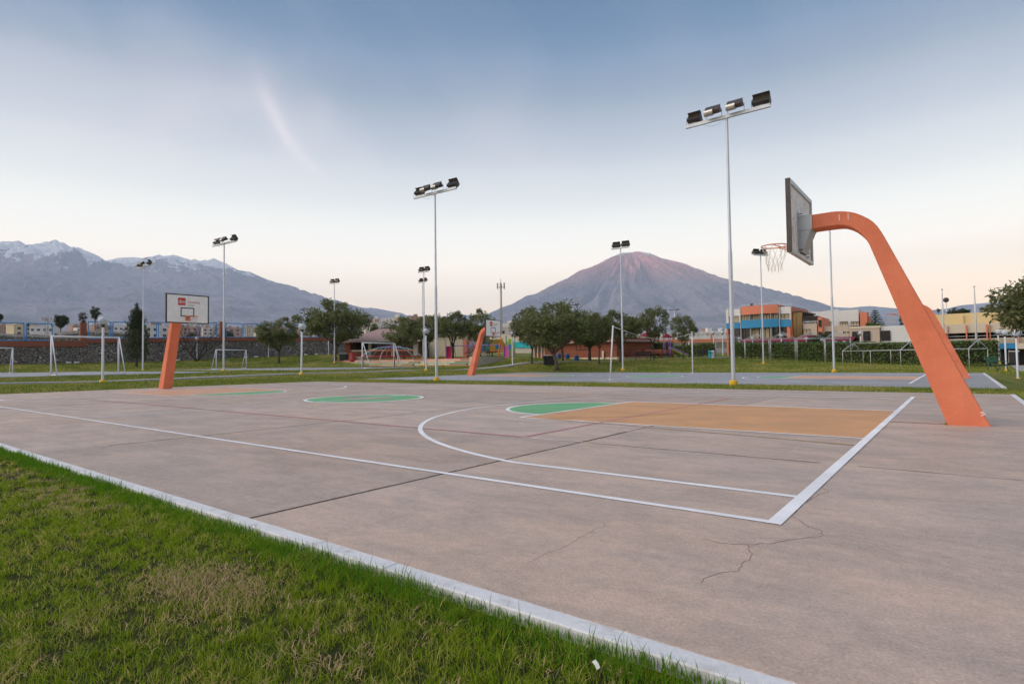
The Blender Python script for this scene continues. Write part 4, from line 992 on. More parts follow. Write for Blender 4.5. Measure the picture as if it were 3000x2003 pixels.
for (q_, top, lab) in [(z4(308, 785), z4(308, 500), 'white lamp post standing among the trees before the brick house'), (z4(1075, 715), z4(1075, 520), 'lamp post behind the dark bench by the red-slatted benches'), (z4(1217, 735), z4(1217, 515), 'lamp post beside the thin forked tree on the path'), (z4(1538, 720), z4(1538, 500), 'lamp post behind the volleyball post near the low hedge'), (z4(1803, 715), z4(1803, 520), 'lamp post beside the pair of litter bins'), (z5(140, 705), z5(140, 535), 'lamp post by the blue door at the foot of the coral building')]:
    d0 = ray(*q_); d1 = ray(*top); k = d1.z / math.hypot(d1.x, d1.y) - d0.z / math.hypot(d0.x, d0.y); D = min(95, 3.85 / k)
    P = at(*q_, D); c = lamp(P.x, P.y, lab, rz=.5, z=gz1(P.x, P.y) - .02)
HL = [(312, 515), (457, 515), (765, 485), (1035, 518), (1203, 530), (1615, 460)]
for k, q_ in enumerate(HL):
    P = at(*z5(*q_), 76); b_ = gz1(P.x, P.y); s = (P.z - b_) / 3.55
    lamp(P.x, P.y, ['globe lamp behind the hedge at the left side of the coral building', 'globe lamp behind the hedge before the middle windows of the coral building', 'globe lamp rising over the tent frames before the coral building', 'globe lamp by the dark red bougainvillea behind the hedge', 'globe lamp in the gap of the hedge', 'globe lamp behind the hedge in front of the beige block windows'][k], s=s, rz=.3, z=b_ - .02)
for (q_, D, lab, top) in [(z6(1522, 930), 53, 'globe lamp post standing right beside the green bench', z6(1505, 450)), (z6(1440, 835), 66, 'globe lamp post at the corner of the hedge by the blue canopy', z6(1438, 450)), (z6(1655, 1030), 44, 'lamp post under the leafy tree at the walkway', z6(1620, 450))]:
    P = at(*q_, D); T_ = at(*top, D); s = (T_.z - P.z) / 3.83; lamp(P.x, P.y, lab, s=s, z=P.z, rz=.3)

# ------------------------------------------------------------------ goals
def goal_proto(w, h, dep, netted):
    t = thing('football_goal', '', 'goal')
    r_ = .055
    for s in (0, w): MB().tube([(0, s, 0), (0, s, h)], r_, 10).build('upright', 'goal_white', t, True)
    MB().tube([(0, -r_, h), (0, w + r_, h)], r_, 10).build('crossbar', 'goal_white', t, True)
    for s in (0, w): MB().tube([(.12, s, h), (dep, s, .03)], .035, 8).build('back_stay', 'goal_white', t, True)
    for s in (0, w): MB().tube([(0, s, .035), (dep, s, .035)], .03, 8).build('foot_rail', 'goal_white', t, True)
    MB().tube([(dep, 0, .035), (dep, w, .035)], .03, 8).build('rear_rail', 'goal_white', t, True)
    if netted:
        m_ = MB(); st = .14
        n = int(w / st)
        for i in range(n + 1): m_.tube([(.12, w * i / n, h), (dep, w * i / n, .05)], .004, 3, False)
        for i in range(1, 18): k = i / 18; m_.tube([(.12 + (dep - .12) * k, 0, h * (1 - k)), (.12 + (dep - .12) * k, w, h * (1 - k))], .004, 3, False)
        for s in (0, w):
            for i in range(1, 9): k = i / 9; m_.tube([(0, s, h * (1 - k)), (.12 + (dep - .12) * k, s, h * (1 - k))], .004, 3, False)
            m_.tube([(.03, s, 1.15), (.05, s + .03, .6), (.06, s, .05)], .045, 6)
        m_.build('net', 'black_net', t)
    return t
GA = goal_proto(3.75, 2.52, 1.25, False); GB = goal_proto(4.0, 2.5, 1.25, True)
GA.location = (-46.0, 11.3, .582); tag(GA, 'large bare white goal frame behind the caged globe lamp', 'goal', 'football goals')
c = copy_tree(GA); c.location = (-75.4, 15.4, .582); c.rotation_euler.z = math.pi; tag(c, 'bare white goal frame partly cut off, before the stone wall', 'goal', 'football goals')
GB.location = (-46.1, 35.8, .602); tag(GB, 'white goal with black net in front of the climbing dome', 'goal', 'football goals')
c = copy_tree(GB); c.location = (-76.5, 40.1, .602); c.rotation_euler.z = math.pi; tag(c, 'white goal with black net below the stone wall and bare tree', 'goal', 'football goals')

# ------------------------------------------------------------------ volleyball posts
for (x, y, h, lx, lab) in [(-15.4, 28.85, 3.0, -.26, 'leaning white volleyball post on the far court'), (-15.9, 42.8, 3.12, -.08, 'upright white volleyball post at the far edge of the far court')]:
    t = thing('volleyball_post', lab, 'volleyball post', (x, y, .015), group='volleyball posts')
    t.rotation_euler = (0.02, R(5.2) if y < 30 else R(1), 0)
    MB().tube([(0, 0, -.1), (0, 0, h)], .042, 10).build('post', 'goal_white', t, True)
    MB().lathe([(.05, h - .06), (.055, h + .01), (.02, h + .03)], 10).build('cap', 'goal_white', t)
    MB().tube([(.0, -.05, h * .42), (.09, -.09, h * .42 + .03)], .02, 6).build('crank', 'rim', t)
    MB().box(-.09, .09, -.09, .09, -.02, .02).build('socket', 'goal_white', t)
P0 = Vector((-15.4 + math.sin(R(5.2)) * 2.95, 28.85, 2.95)); P1 = Vector((-15.85, 42.8, 3.05))
rp = MB(); pts = []
for i in range(25):
    t_ = i / 24; q_ = P0.lerp(P1, t_); pts.append((q_.x, q_.y, q_.z - .55 * math.sin(math.pi * t_)))
rp.tube(pts[:4], .030, 6); rp.tube(pts[3:22], .012, 5); rp.tube(pts[21:], .028, 6)
tag(rp.build('rope', 'net'), 'slack white net rope hanging between the two volleyball posts', 'rope')

# ------------------------------------------------------------------ retaining wall with blue fence (runs along x = -98)
WX = -98.0
def wall_z(y, which):
    T = {'base': ([0, 18.8, 28, 46.6, 59.7, 71.5, 80], [1.3, 1.45, 1.5, 2.1, 2.5, 2.8, 3.1]),
         'stone': ([0, 18.8, 27.7, 27.9, 46.6, 59.7, 71.5, 80], [3.75, 3.85, 3.97, 4.45, 5.17, 5.40, 5.65, 5.7]),
         'band': ([0, 18.8, 27.7, 27.9, 46.6, 59.7, 71.5, 80], [4.45, 4.60, 4.80, 5.05, 5.75, 6.1, 6.35, 6.4]),
         'fence': ([0, 18.8, 27.7, 27.9, 46.6, 59.7, 71.5, 80], [6.9, 7.0, 7.05, 7.5, 8.15, 8.45, 8.7, 8.8])}[which]
    return float(np.interp(y, *T))
Y0, Y1 = 2.0, 76.0
def wall_strip(mb, x0, x1, lo, hi, ys_, lod=0.0):
    vs = []; fs = []
    for y in ys_:
        a, b_ = wall_z(y, lo) + lod, wall_z(y, hi); vs += [(x1, y, a), (x0, y, a), (x1, y, b_), (x0, y, b_)]
    for i in range(len(ys_) - 1):
        a = 4 * i; b_ = a + 4; fs += [(a, b_, b_ + 2, a + 2), (a + 1, a + 3, b_ + 3, b_ + 1), (a + 2, b_ + 2, b_ + 3, a + 3), (a, a + 1, b_ + 1, b_)]
    e = 4 * (len(ys_) - 1); fs += [(0, 2, 3, 1), (e, e + 1, e + 3, e + 2)]
    return mb.add(vs, fs)
rw = thing('retaining_wall', 'long dark stone retaining wall with a brick-red coping band above the grass slope', 'wall', (WX, 20, 2))
rw.location = (0, 0, 0)
# stone face, subdivided and roughened so that stones stand out
ysn = np.arange(Y0, Y1, 0.20); nz = 15; vs = []; 
for y in ysn:
    a, b_ = wall_z(y, 'base') - .5, wall_z(y, 'stone')
    for k in range(nz):
        z = a + (b_ - a) * k / (nz - 1); n_ = mnoise.cell(Vector((y * 2.9 + (int(z * 3.6) % 2) * .5, int(z * 3.6), 3.0))); n2 = mnoise.noise(Vector((y * 1.4, z * 1.4, 1)))
        vs.append((WX + .06 * (n_ - .5) + .08 * n2 - (z - a) * .05, y, z))
idx = np.arange(len(ysn) * nz).reshape(len(ysn), nz)
Fq = np.stack([idx[:-1, :-1], idx[1:, :-1], idx[1:, 1:], idx[:-1, 1:]], -1).reshape(-1, 4)
npmesh('stone_face', np.array(vs), Fq, 'stone_wall', rw)
wall_strip(MB(), WX - 1.2, WX - .30, 'base', 'stone', list(np.arange(Y0, Y1, 2.0)), -.6).build('core', 'stone_wall', rw)
wall_strip(MB(), WX - .45, WX + .02, 'stone', 'band', [Y0, 18.8, 27.6]).build('coping', 'coral_band', rw)
wall_strip(MB(), WX - .45, WX + .02, 'stone', 'band', [28.0, 46.6, 59.7, 71.5, Y1]).build('coping', 'coral_band', rw)
MB().box(WX - .42, WX + .05, 27.35, 28.1, 4.0, 7.35).build('pillar', 'coral_band', rw)
MB().box(WX - .42, WX + .05, 46.9, 47.7, 5.2, 8.4).build('pillar', 'coral_band', rw)
def fence_panel(ya, yb):
    m_ = MB(); z0a, z0b = wall_z(ya, 'band') + .06, wall_z(yb, 'band') + .06; z1a, z1b = wall_z(ya, 'fence'), wall_z(yb, 'fence')
    x = WX - .2; r_ = .07
    for a, b_ in (((x, ya, z0a), (x, ya, z1a)), ((x, yb, z0b), (x, yb, z1b)), ((x, ya, z1a), (x, yb, z1b)), ((x, ya, z0a), (x, yb, z0b))): m_.tube([a, b_], r_, 6)
    return m_
fn = thing('fence', 'blue steel mesh fence panels standing on the retaining wall', 'fence', (0, 0, 0))
yy = 3.0; k = 0
while yy < 74:
    w = 3.05
    if not (yy < 28.2 and yy + w > 27.3) and not (yy < 47.8 and yy + w > 46.8):
        pn = fence_panel(yy + .14, yy + w - .14).build('fence_panel', 'fence_blue', fn)
        ms = MB(); ya, yb = yy + .14, yy + w - .14
        for i in range(1, 9):
            y = ya + (yb - ya) * i / 9; ms.tube([(WX - .2, y, wall_z(y, 'band') + .06), (WX - .2, y, wall_z(y, 'fence'))], .006, 3, False)
        ms.build('mesh_wire', 'fence_blue', pn)
        yy += w
    else:
        yy = 28.2 if yy < 30 else 47.85
# terraces of dry stone beyond the fence
for (x, ya, yb, zlo, zhi, lab) in [(-112, 4, 34, 3.8, 5.75, 'pale dry-stone terrace wall behind the blue fence beside the coral pillar'), (-118, 30, 46, 4.4, 6.55, 'dark dry-stone terrace mound seen through the blue fence')]:
    m_ = MB(); n = 30; vs = []; fs = []
    for i in range(n + 1):
        y = ya + (yb - ya) * i / n; top = zhi + .35 * mnoise.noise(Vector((y * .3, x, 2))); 
        if x < -115: top = zhi + .5 - .05 * (y - 36) ** 2 * .4
        vs += [(x + .3, y, zlo - 1), (x, y, top), (x - 2.5, y, top + .5), (x - 3, y, zlo - 1)]
    for i in range(n):
        for k in range(3): fs.append((4 * i + k, 4 * i + k + 1, 4 * i + 5 + k, 4 * i + 4 + k))
    tag(m_.add(vs, fs).build('terrace_wall', 'terrace_stone'), lab, 'wall')
for k, q_ in enumerate([z1(738, 792), z1(826, 792), z1(1915, 763), z2(590, 737), z2(700, 735), z2(1232, 720), z2(1348, 718)]):
    d = ray(*q_); kk = -95.8 / d.x; P = Vector((d.x * kk, d.y * kk, 0)); P.z = gz1(P.x, P.y)
    t = thing('ground_spotlight', 'small white ground spotlight on the grass at the foot of the stone wall', 'spotlight', P, rz=R(10), group='ground spotlights along the wall')
    MB().bevbox(-.16, .16, -.25, .25, .14, .36, .03).build('lamp_head', 'spot_white', t); MB().tube([(0, 0, -.05), (0, 0, .16)], .04, 6).build('spike', 'dark_metal', t)

# ------------------------------------------------------------------ painted steps
st = thing('amphitheatre_steps', 'low concrete seating steps with red, orange and green painted edges', 'steps', (0, 0, 0))
sx0, sx1 = -73.0, -42.6; yb0 = 47.6
treads = ['step_orange', 'step_green', 'step_orange', 'step_red']
for k in range(4):
    z0_, z1_ = .55, .78 + .26 * k; y_a = yb0 + .95 * k
    xa = sx0 + (0.0, 1.2, -.3, .6)[k] + k * .5
    MB().box(xa, sx1 + .02 * k, y_a, y_a + (.93 if k < 3 else 1.4), z0_ - .2, z1_).build('step', 'step_cream', st)
    MB().box(xa, sx1 - .4, y_a - .02, y_a + .42, z1_ - .085, z1_ + .012).build('painted_edge', treads[k], st)
MB().box(sx1 + .1, sx1 + .8, yb0 - .2, yb0 + 5.0, .35, 1.66).build('end_wall', 'step_cream', st)
for k in range(3):
    MB().box(-53.6, -51.9, yb0 + .45 + .95 * k - .42, yb0 + .95 * k + .42, .5, .93 + .26 * k).build('stair_block', 'step_grey', st)
    MB().box(-45.8, -43.2, yb0 + .45 + .95 * k - .42, yb0 + .95 * k + .42, .5, .93 + .26 * k).build('stair_block', 'step_grey', st)

# ------------------------------------------------------------------ facades measured in the photograph
class Fac:
    def __init__(s, name, label, cat, A, DA, B, DB, base_dz=-.3):
        s.P = at(*A, DA); Q = at(*B, DB); d = (Q - s.P); d.z = 0; s.w = d.length; s.t = d.normalized(); s.n = Vector((-s.t.y, s.t.x, 0))   # n points away from the camera
        if s.n.dot(s.P) < 0: s.n = -s.n
        s.P.z = gz1(s.P.x, s.P.y) if s.P.y < 110 else s.P.z
        s.root = thing(name, label, cat, s.P, math.atan2(s.t.y, s.t.x)); s.base = base_dz
    def loc(s, u, v, y=0.0):
        d = ray(u, v); o = s.P + s.n * y; k = (o.x * s.n.x + o.y * s.n.y) / (d.x * s.n.x + d.y * s.n.y)
        p = Vector((d.x * k, d.y * k, CAM_H + d.z * k)) - s.P; return p.dot(s.t), p.z
    def rect(s, a, b, y=0.0):
        s0, zt = s.loc(*a, y); s1, zb_ = s.loc(*b, y); return min(s0, s1), max(s0, s1), min(zt, zb_), max(zt, zb_)
    def box(s, name, mat, a, b, y0, y1, parent=None, to_ground=False):
        s0, s1, z0, z1_ = s.rect(a, b, y0)
        if to_ground: z0 = s.base
        return MB().box(s0, s1, y0, y1, z0, z1_).build(name, mat, parent or s.root)
    def window(s, a, b, y, nv=2, glass='dark_window', frame='frame_dark', fr=.05, parent=None):
        s0, s1, z0, z1_ = s.rect(a, b, y)
        w = MB(); w.box(s0, s1, y - .03, y + .05, z1_ - fr, z1_); w.box(s0, s1, y - .03, y + .05, z0, z0 + fr); w.box(s0, s0 + fr, y - .03, y + .05, z0 + fr, z1_ - fr); w.box(s1 - fr, s1, y - .03, y + .05, z0 + fr, z1_ - fr)
        for i in range(1, nv): x = s0 + (s1 - s0) * i / nv; w.box(x - fr / 2, x + fr / 2, y - .02, y + .04, z0 + fr, z1_ - fr)
        o = w.build('window', frame, parent or s.root)
        MB().box(s0 + fr, s1 - fr, y + .055, y + .075, z0 + fr, z1_ - fr).build('pane', glass, o)
        return o

# coral, white and blue building
f = Fac('school_building', 'three-storey white building with coral parapet, blue band and bronze windows', 'building', zb(140, 860), 96, zb(1140, 820), 93, -.5)
W = f.w
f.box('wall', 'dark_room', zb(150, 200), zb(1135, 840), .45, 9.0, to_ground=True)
f.box('corner_wall', 'white_wall', zb(135, 185), zb(178, 400), 0, .5); f.box('parapet', 'white_wall', zb(178, 187), zb(345, 278), 0.003, 9.0)
f.box('pier', 'coral_wall', zb(143, 470), zb(180, 865), 0, .6, to_ground=True)
f.box('wall_panel', 'white_wall', zb(326, 278), zb(345, 395), .006, .5)
f.window(zb(180, 278), zb(326, 388), .2, 2, 'curtain'); 
for x in (345, 488, 640, 795, 925):
    f.box('pilaster', 'white_wall', zb(x, 150 if x in (345, 925) else 232), zb(x + (17 if x not in (345, 925) else 20), 655 - (40 if x in (640, 795) else 0)), -.42 if x not in (345,) else -.2, .44)
# curved coral parapet and curved blue band
def curved(fac, name, mat, a, b, bulge, thick):
    s0, s1, z0, z1_ = fac.rect(a, b, -.2); n = 12; m_ = MB(); vs = []; fs = []
    for i in range(n + 1):
        q_ = i / n; s_ = s0 + (s1 - s0) * q_; y = -.25 - bulge * (1 - (2 * q_ - 1) ** 2); vs += [(s_, y, z0), (s_, y, z1_), (s_, y + thick, z1_), (s_, y + thick, z0)]
    for i in range(n):
        for k in range(4): fs.append((4 * i + k, 4 * i + (k + 1) % 4, 4 * i + 4 + (k + 1) % 4, 4 * i + 4 + k))
    fs += [(0, 1, 2, 3), (4 * n, 4 * n + 3, 4 * n + 2, 4 * n + 1)]
    return m_.add(vs, fs).build(name, mat, fac.root)
curved(f, 'coral_parapet', 'coral_wall', zb(363, 148), zb(922, 238), .5, 1.2)
f.box('attic', 'coral_wall', zb(366, 150), zb(920, 236), .2, 8.8)
curved(f, 'blue_band', 'blue_paint', zb(366, 352), zb(924, 446), .5, 1.0)
f.box('blue_band', 'blue_paint', zb(142, 392), zb(345, 468), -.1, .6); f.box('blue_band', 'blue_paint', zb(946, 345), zb(1110, 440), -.1, .6)
for (x0, x1, n) in ((366, 488, 3), (505, 638, 4), (657, 790, 3), (812, 920, 3)):
    f.window(zb(x0, 238), zb(x1, 350), .05, n, 'curtain'); f.box('sill_panel', 'gold_glass', zb(x0, 345), zb(x1, 385), .16, .2)
for (x0, x1, n, g_) in ((180, 345, 2, 'dark_window'), (366, 488, 2, 'dark_window'), (505, 638, 2, 'curtain'), (657, 795, 2, 'curtain'), (812, 922, 2, 'dark_window'), (950, 1040, 2, 'dark_window')):
    f.window(zb(x0, 470 if x0 < 200 else 448), zb(x1, 655), .25, n, g_)
f.box('wall_panel', 'white_wall', zb(948, 150), zb(1108, 243), 0.003, 8.9); f.box('wall_panel', 'white_wall', zb(1084, 243), zb(1108, 345), 0.003, .5)
f.window(zb(946, 243), zb(1084, 338), .2, 2, 'curtain')
f.box('pier', 'coral_wall', zb(1108, 148), zb(1132, 700), -.06, 9.0, to_ground=True); f.box('pier', 'coral_wall', zb(1045, 440), zb(1108, 700), .0, .5, to_ground=True)
rl = MB(); s0, s1, z0, z1_ = f.rect(zb(148, 165), zb(1115, 187)); 
for (a, b_) in ((zb(148, 165), zb(345, 187)), (zb(352, 125), zb(925, 150)), (zb(928, 118), zb(1112, 150))):
    s0, s1, z0, z1_ = f.rect(a, b_); rl.tube([(s0, .15, z1_), (s1, .15, z1_)], .03, 5)
    n = max(2, int((s1 - s0) / 1.5))
    for i in range(n + 1): rl.tube([(s0 + (s1 - s0) * i / n, .15, z1_), (s0 + (s1 - s0) * i / n, .15, z0 - .05)], .02, 4)
rl.build('roof_railing', 'pole_white', f.root)
for (a, b_) in ((zb(180, 362), zb(326, 388)), (zb(948, 330), zb(1090, 345))):
    s0, s1, z0, z1_ = f.rect(a, b_); m_ = MB(); m_.tube([(s0, -.05, z1_), (s1, -.05, z1_)], .035, 5)
    for i in range(5): m_.tube([(s0 + (s1 - s0) * i / 4, -.05, z1_), (s0 + (s1 - s0) * i / 4, -.05, z0)], .02, 4)
    m_.build('balcony_rail', 'pole_white', f.root)
s0, s1, z0, z1_ = f.rect(zb(495, 98), zb(530, 135)); m_ = MB().tube([((s0 + s1) / 2, .3, z0 - .6), ((s0 + s1) / 2, .3, z1_ - .2)], .05, 6); m_.box(s0, s1, .1, .6, z1_ - .3, z1_); m_.build('roof_floodlight', 'dark_metal', f.root)
# bronze glass stair tower
f = Fac('glass_tower', 'bronze mirror-glass stair tower joined to the coral pier', 'building', zb(1134, 800), 93.3, zb(1284, 790), 92.95, -.5)
f.box('wall', 'dark_room', zb(1136, 228), zb(1280, 840), .12, 7, to_ground=True)
f.box('cap', 'frame_dark', zb(1132, 218), zb(1282, 228), -.1, 7.2)
for i in range(2):
    for j, (va, vb) in enumerate(((230, 348), (350, 470), (472, 600), (602, 790))):
        xa, xb2 = (1136, 1190) if i == 0 else (1192, 1280); f.box('pane', 'gold_glass', zb(xa, va), zb(xb2, vb), 0, .06)
# white and beige back blocks
f = Fac('white_block', 'long white upper block with brown windows and a coral end panel', 'building', zb(1285, 800), 107, zb(2140, 800), 105.7, -.5)
f.box('wall', 'white_wall', zb(1285, 232), zb(2138, 800), 0.15, 10, to_ground=True)
for (x0, x1) in ((1618, 1712), (1838, 1960), (2002, 2132)): f.window(zb(x0, 368), zb(x1, 436), .02, 3, 'curtain'); 
for (x0, x1) in ((1618, 1712), (1838, 1960), (2002, 2132)):
    s0, s1, z0, z1_ = f.rect(zb(x0, 422), zb(x1, 434)); MB().tube([(s0, -.15, z1_), (s1, -.15, z1_)], .05, 5).build('balcony_rail', 'pole_white', f.root)
f.box('coral_panel', 'coral_wall', zb(2140, 228), zb(2252, 445), -.4, 2, to_ground=True); f.box('coral_panel', 'coral_wall', zb(2250, 300), zb(2288, 445), .4, 2, to_ground=True)
s0, s1, z0, z1_ = f.rect(zb(1482, 180), zb(1795, 235)); MB().prism([(s0, z0 + .35), (s1, z0 + .35), ((s0 + s1) / 2 + 1.2, z1_)], 'y', 2, 6).build('roof_shelter', 'galv', f.root)
for q_ in (.1, .9): MB().tube([(s0 + (s1 - s0) * q_, 3, z0 - .5), (s0 + (s1 - s0) * q_, 3, z0 + .5)], .1, 6).build('shelter_post', 'pole_white', f.root)
f = Fac('beige_block', 'beige two-storey block with a glazed terrace and a coral stair shaft', 'building', zb(1285, 800), 93.1, zb(2000, 800), 92.2, -.5)
f.box('wall', 'beige_wall', zb(1285, 400), zb(1510, 820), .1, 6, to_ground=True); f.box('wall', 'beige_wall', zb(1592, 440), zb(1985, 820), .5, 6, to_ground=True)
f.box('terrace_glazing', 'dark_window', zb(1288, 300), zb(1505, 392), .6, 5); f.box('terrace_roof', 'frame_dark', zb(1284, 290), zb(1508, 300), .2, 5.5)
for x in (1296, 1405, 1500): f.box('terrace_post', 'pole_white' if x < 1300 else 'frame_dark', zb(x, 300), zb(x + 8, 395), .3, .42)
s0, s1, z0, z1_ = f.rect(zb(1286, 372), zb(1505, 398)); m_ = MB().tube([(s0, .05, z1_), (s1, .05, z1_)], .05, 5)
for i in range(8): m_.tube([(s0 + (s1 - s0) * i / 7, .05, z1_), (s0 + (s1 - s0) * i / 7, .05, z0)], .03, 4)
m_.build('terrace_rail', 'pole_white', f.root)
f.box('stair_shaft', 'coral_wall', zb(1510, 300), zb(1590, 820), -.2, 6, to_ground=True); f.window(zb(1520, 342), zb(1568, 442), -.28, 2)
f.window(zb(1520, 520), zb(1572, 580), -.28, 2); f.window(zb(1286, 482), zb(1402, 560), .02, 2, 'curtain'); f.window(zb(1620, 515), zb(1720, 600), .42, 3)
for x in (1890, 1912, 1952, 1972): f.box('slot_window', 'dark_window', zb(x, 512), zb(x + 13, 540), .46, .6)
# low beige and white wing
f = Fac('low_wing', 'low flat-roofed wing, beige then white, with three dark windows behind the hedge', 'building', z5(1500, 640), 80.7, z5(2200, 640), 80.1, -.5)
f.box('wall', 'beige_wall', z5(1498, 402), z5(1830, 640), .15, 8, to_ground=True); f.box('wall', 'white_wall', z5(1833, 388), z5(2420, 640), .6, 8.5, to_ground=True)
f.box('coping', 'cream_wall', z5(1495, 393), z5(1834, 404), .08, 8)
f.window(z5(1528, 445), z5(1612, 545), .08, 2); f.window(z5(1645, 440), z5(1728, 542), .08, 2); f.window(z5(1838, 436), z5(1942, 540), .5, 2)
# yellow hall with coral columns on the right
f = Fac('yellow_hall', 'long yellow hall with a white fascia and coral columns over dark openings', 'building', zr(20, 1010), 95.0, zr(1059, 1010), 95.2, -.5)
e_ = (1500, 0)
f.box('wall', 'yellow_wall', zr(-60, 600), zr(1400, 735), 3.2, 14); f.box('fascia', 'cream_wall', zr(-60, 728), zr(1400, 792), .3, 3.3)
for x in (290, 640, 1000): f.box('wall_pier', 'yellow_wall', zr(x - 20, 602), zr(x + 20, 735), 2.9, 3.3)
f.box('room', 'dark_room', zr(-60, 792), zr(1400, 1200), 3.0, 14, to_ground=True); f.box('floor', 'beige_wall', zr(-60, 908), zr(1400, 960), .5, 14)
bm_ = MB(); s0, s1, z0, z1_ = f.rect(zr(-60, 908), zr(1400, 945), .35)
for i in range(90): x = s0 + (s1 - s0) * i / 90; bm_.box(x, x + .06, .30, .36, z0, z1_)
bm_.build('slatted_rail', 'cream_wall', f.root)
s0, s1, z0, z1_ = f.rect(zr(-60, 878), zr(1400, 884), .35); MB().tube([(s0, .33, z1_), (s1, .33, z1_)], .03, 5).build('hand_rail', 'pole_white', f.root)
for (x0, x1, top) in ((103, 128, 735), (333, 368, 728), (587, 624, 720), (628, 658, 720), (985, 1010, 720)): f.box('column', 'coral_wall', zr(x0, top), zr(x1, 1195), .0, .28, to_ground=True)
f.box('dark_cabinet', 'frame_dark', zr(195, 842), zr(260, 905), 2.2, 2.9)
# blue canopy room at the corner
f = Fac('corner_kiosk', 'low kiosk with a bright blue fascia and a dark open front at the walkway', 'building', zr(765, 1200), 68.06, zr(1059, 1200), 68.15, -.3)
f.box('fascia', 'blue_paint', zr(762, 955), zr(955, 1020), -.1, 4); f.box('fascia', 'cream_wall', zr(957, 955), zr(1300, 1018), -.1, 4)
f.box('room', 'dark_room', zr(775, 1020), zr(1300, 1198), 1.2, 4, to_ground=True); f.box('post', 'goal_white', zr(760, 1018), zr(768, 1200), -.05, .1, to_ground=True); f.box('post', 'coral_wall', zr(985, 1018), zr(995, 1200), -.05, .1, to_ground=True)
f.box('back_panel', 'beige_wall', zr(860, 1030), zr(890, 1195), 1.0, 1.15)
P = at(*zr(940, 1205), 62); t = thing('wheelie_bin', 'dark waste bin with pale lid at the walkway by the kiosk', 'bin', P); MB().bevbox(-.3, .3, -.3, .3, 0, .95, .04).build('body', 'bin_black', t); MB().box(-.33, .33, -.33, .33, .952, 1.03).build('lid', 'bin_lid', t)

# pavilion with a hipped roof
f = Fac('pavilion', 'brick pavilion with pinkish hipped roof and wide dark openings', 'building', zv(145, 680), 94, zv(1085, 660), 90, -.4)
f.box('brick_pier', 'brick', zv(140, 470), zv(210, 682), -.15, .8, to_ground=True)
f.box('brick_parapet', 'brick', zv(212, 572), zv(450, 655), 0, .3); f.box('brick_parapet', 'brick', zv(482, 572), zv(750, 655), 0, .3); f.box('brick_parapet', 'brick', zv(778, 572), zv(1040, 655), 0, .3)
f.box('plinth', 'cream_wall', zv(145, 655), zv(1075, 690), -.05, .4, to_ground=True)
f.box('sill', 'cream_wall', zv(212, 566), zv(1040, 575), -.06, .36)
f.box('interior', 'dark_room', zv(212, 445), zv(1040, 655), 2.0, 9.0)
f.window(zv(482, 445), zv(750, 568), .55, 4, 'dark_window', fr=.04); f.window(zv(778, 445), zv(1040, 568), .55, 5, 'dark_window', fr=.04)
for (a, b_) in ((448, 482), (748, 778), (1040, 1098)): f.box('column', 'cream_wall', zv(a, 440), zv(b_, 670), -.1, .4, to_ground=True)
s0, s1, z0, z1_ = f.rect(zv(150, 300), zv(1110, 440)); zr0 = z0; zr1 = z1_ + .15
m_ = MB(); a = [(s0 - .3, -.9, zr0), (s1 + .6, -.9, zr0), (s1 + .6, 10, zr0), (s0 - .3, 10, zr0), (s0 + (s1 - s0) * .36, 4.5, zr1 + .35), (s1 - (s1 - s0) * .30, 4.5, zr1 + .35)]
m_.add(a, [(0, 1, 5, 4), (1, 2, 5), (2, 3, 4, 5), (3, 0, 4), (3, 2, 1, 0)]); rf = m_.build('roof', 'roof_tile', f.root)
MB().box(s0 - .32, s1 + .62, -.95, -.86, zr0 - .16, zr0 + .03).build('fascia', 'cream_wall', rf)
f.box('lantern', 'white_wall', zv(590, 268), zv(722, 300), 4.2, 6.0, rf); f.box('lantern_roof', 'galv', zv(578, 258), zv(735, 270), 4.0, 6.2, rf)
# beige hall to the right of it
f = Fac('beige_hall', 'plain cream hall behind the playground trees with a coral end column', 'building', zv(1095, 655), 93, zv(1700, 640), 88, -.4)
f.box('wall', 'cream_wall', zv(1097, 380), zv(1700, 660), .1, 8, to_ground=True); f.box('column', 'coral_wall', zv(1700, 430), zv(1750, 645), -.3, .4, to_ground=True)
f.window(zv(1535, 465), zv(1582, 565), .02, 1); 
MB().box(-.4, f.w + .6, -.5, 8.3, f.loc(*zv(1300, 372))[1], f.loc(*zv(1300, 372))[1] + .2).build('roof_slab', 'cream_wall', f.root)
f.box('beam', 'coral_wall', zv(1078, 560), zv(1095, 660), -.2, .0, to_ground=True)
# brick house behind the trees
f = Fac('brick_house', 'low red brick house with tall pale-framed windows, half hidden by trees', 'building', z3(1700, 745), 84, z4(762, 745), 73, -.4)
f.box('wall', 'brick', z3(1815, 545), z4(762, 745), .0, 7, to_ground=True); f.box('plinth', 'cream_wall', z3(1700, 735), z4(765, 752), -.04, 7.05, to_ground=True)
f.box('brick_parapet', 'brick', z3(1700, 672), z3(1815, 745), .15, .5, to_ground=True); f.box('room', 'dark_room', z3(1700, 560), z3(1815, 745), 1.2, 6)
for x in (1697, 1735, 1775, 1808): f.box('column', 'cream_wall', z3(x, 550), z3(x + 14, 745), .05, .4, to_ground=True)
f.window(z4(320, 545), z4(470, 640), -.03, 3)
s0, s1, z0, z1_ = f.rect(z3(1690, 530), z4(770, 560)); MB().box(s0 - .5, s1 + .5, -.6, 7.5, z0 + .1, z0 + .35).build('roof_slab', 'roof_tile', f.root)
f.box('board', 'cream_wall', z4(598, 650), z4(620, 748), -.25, -.2)
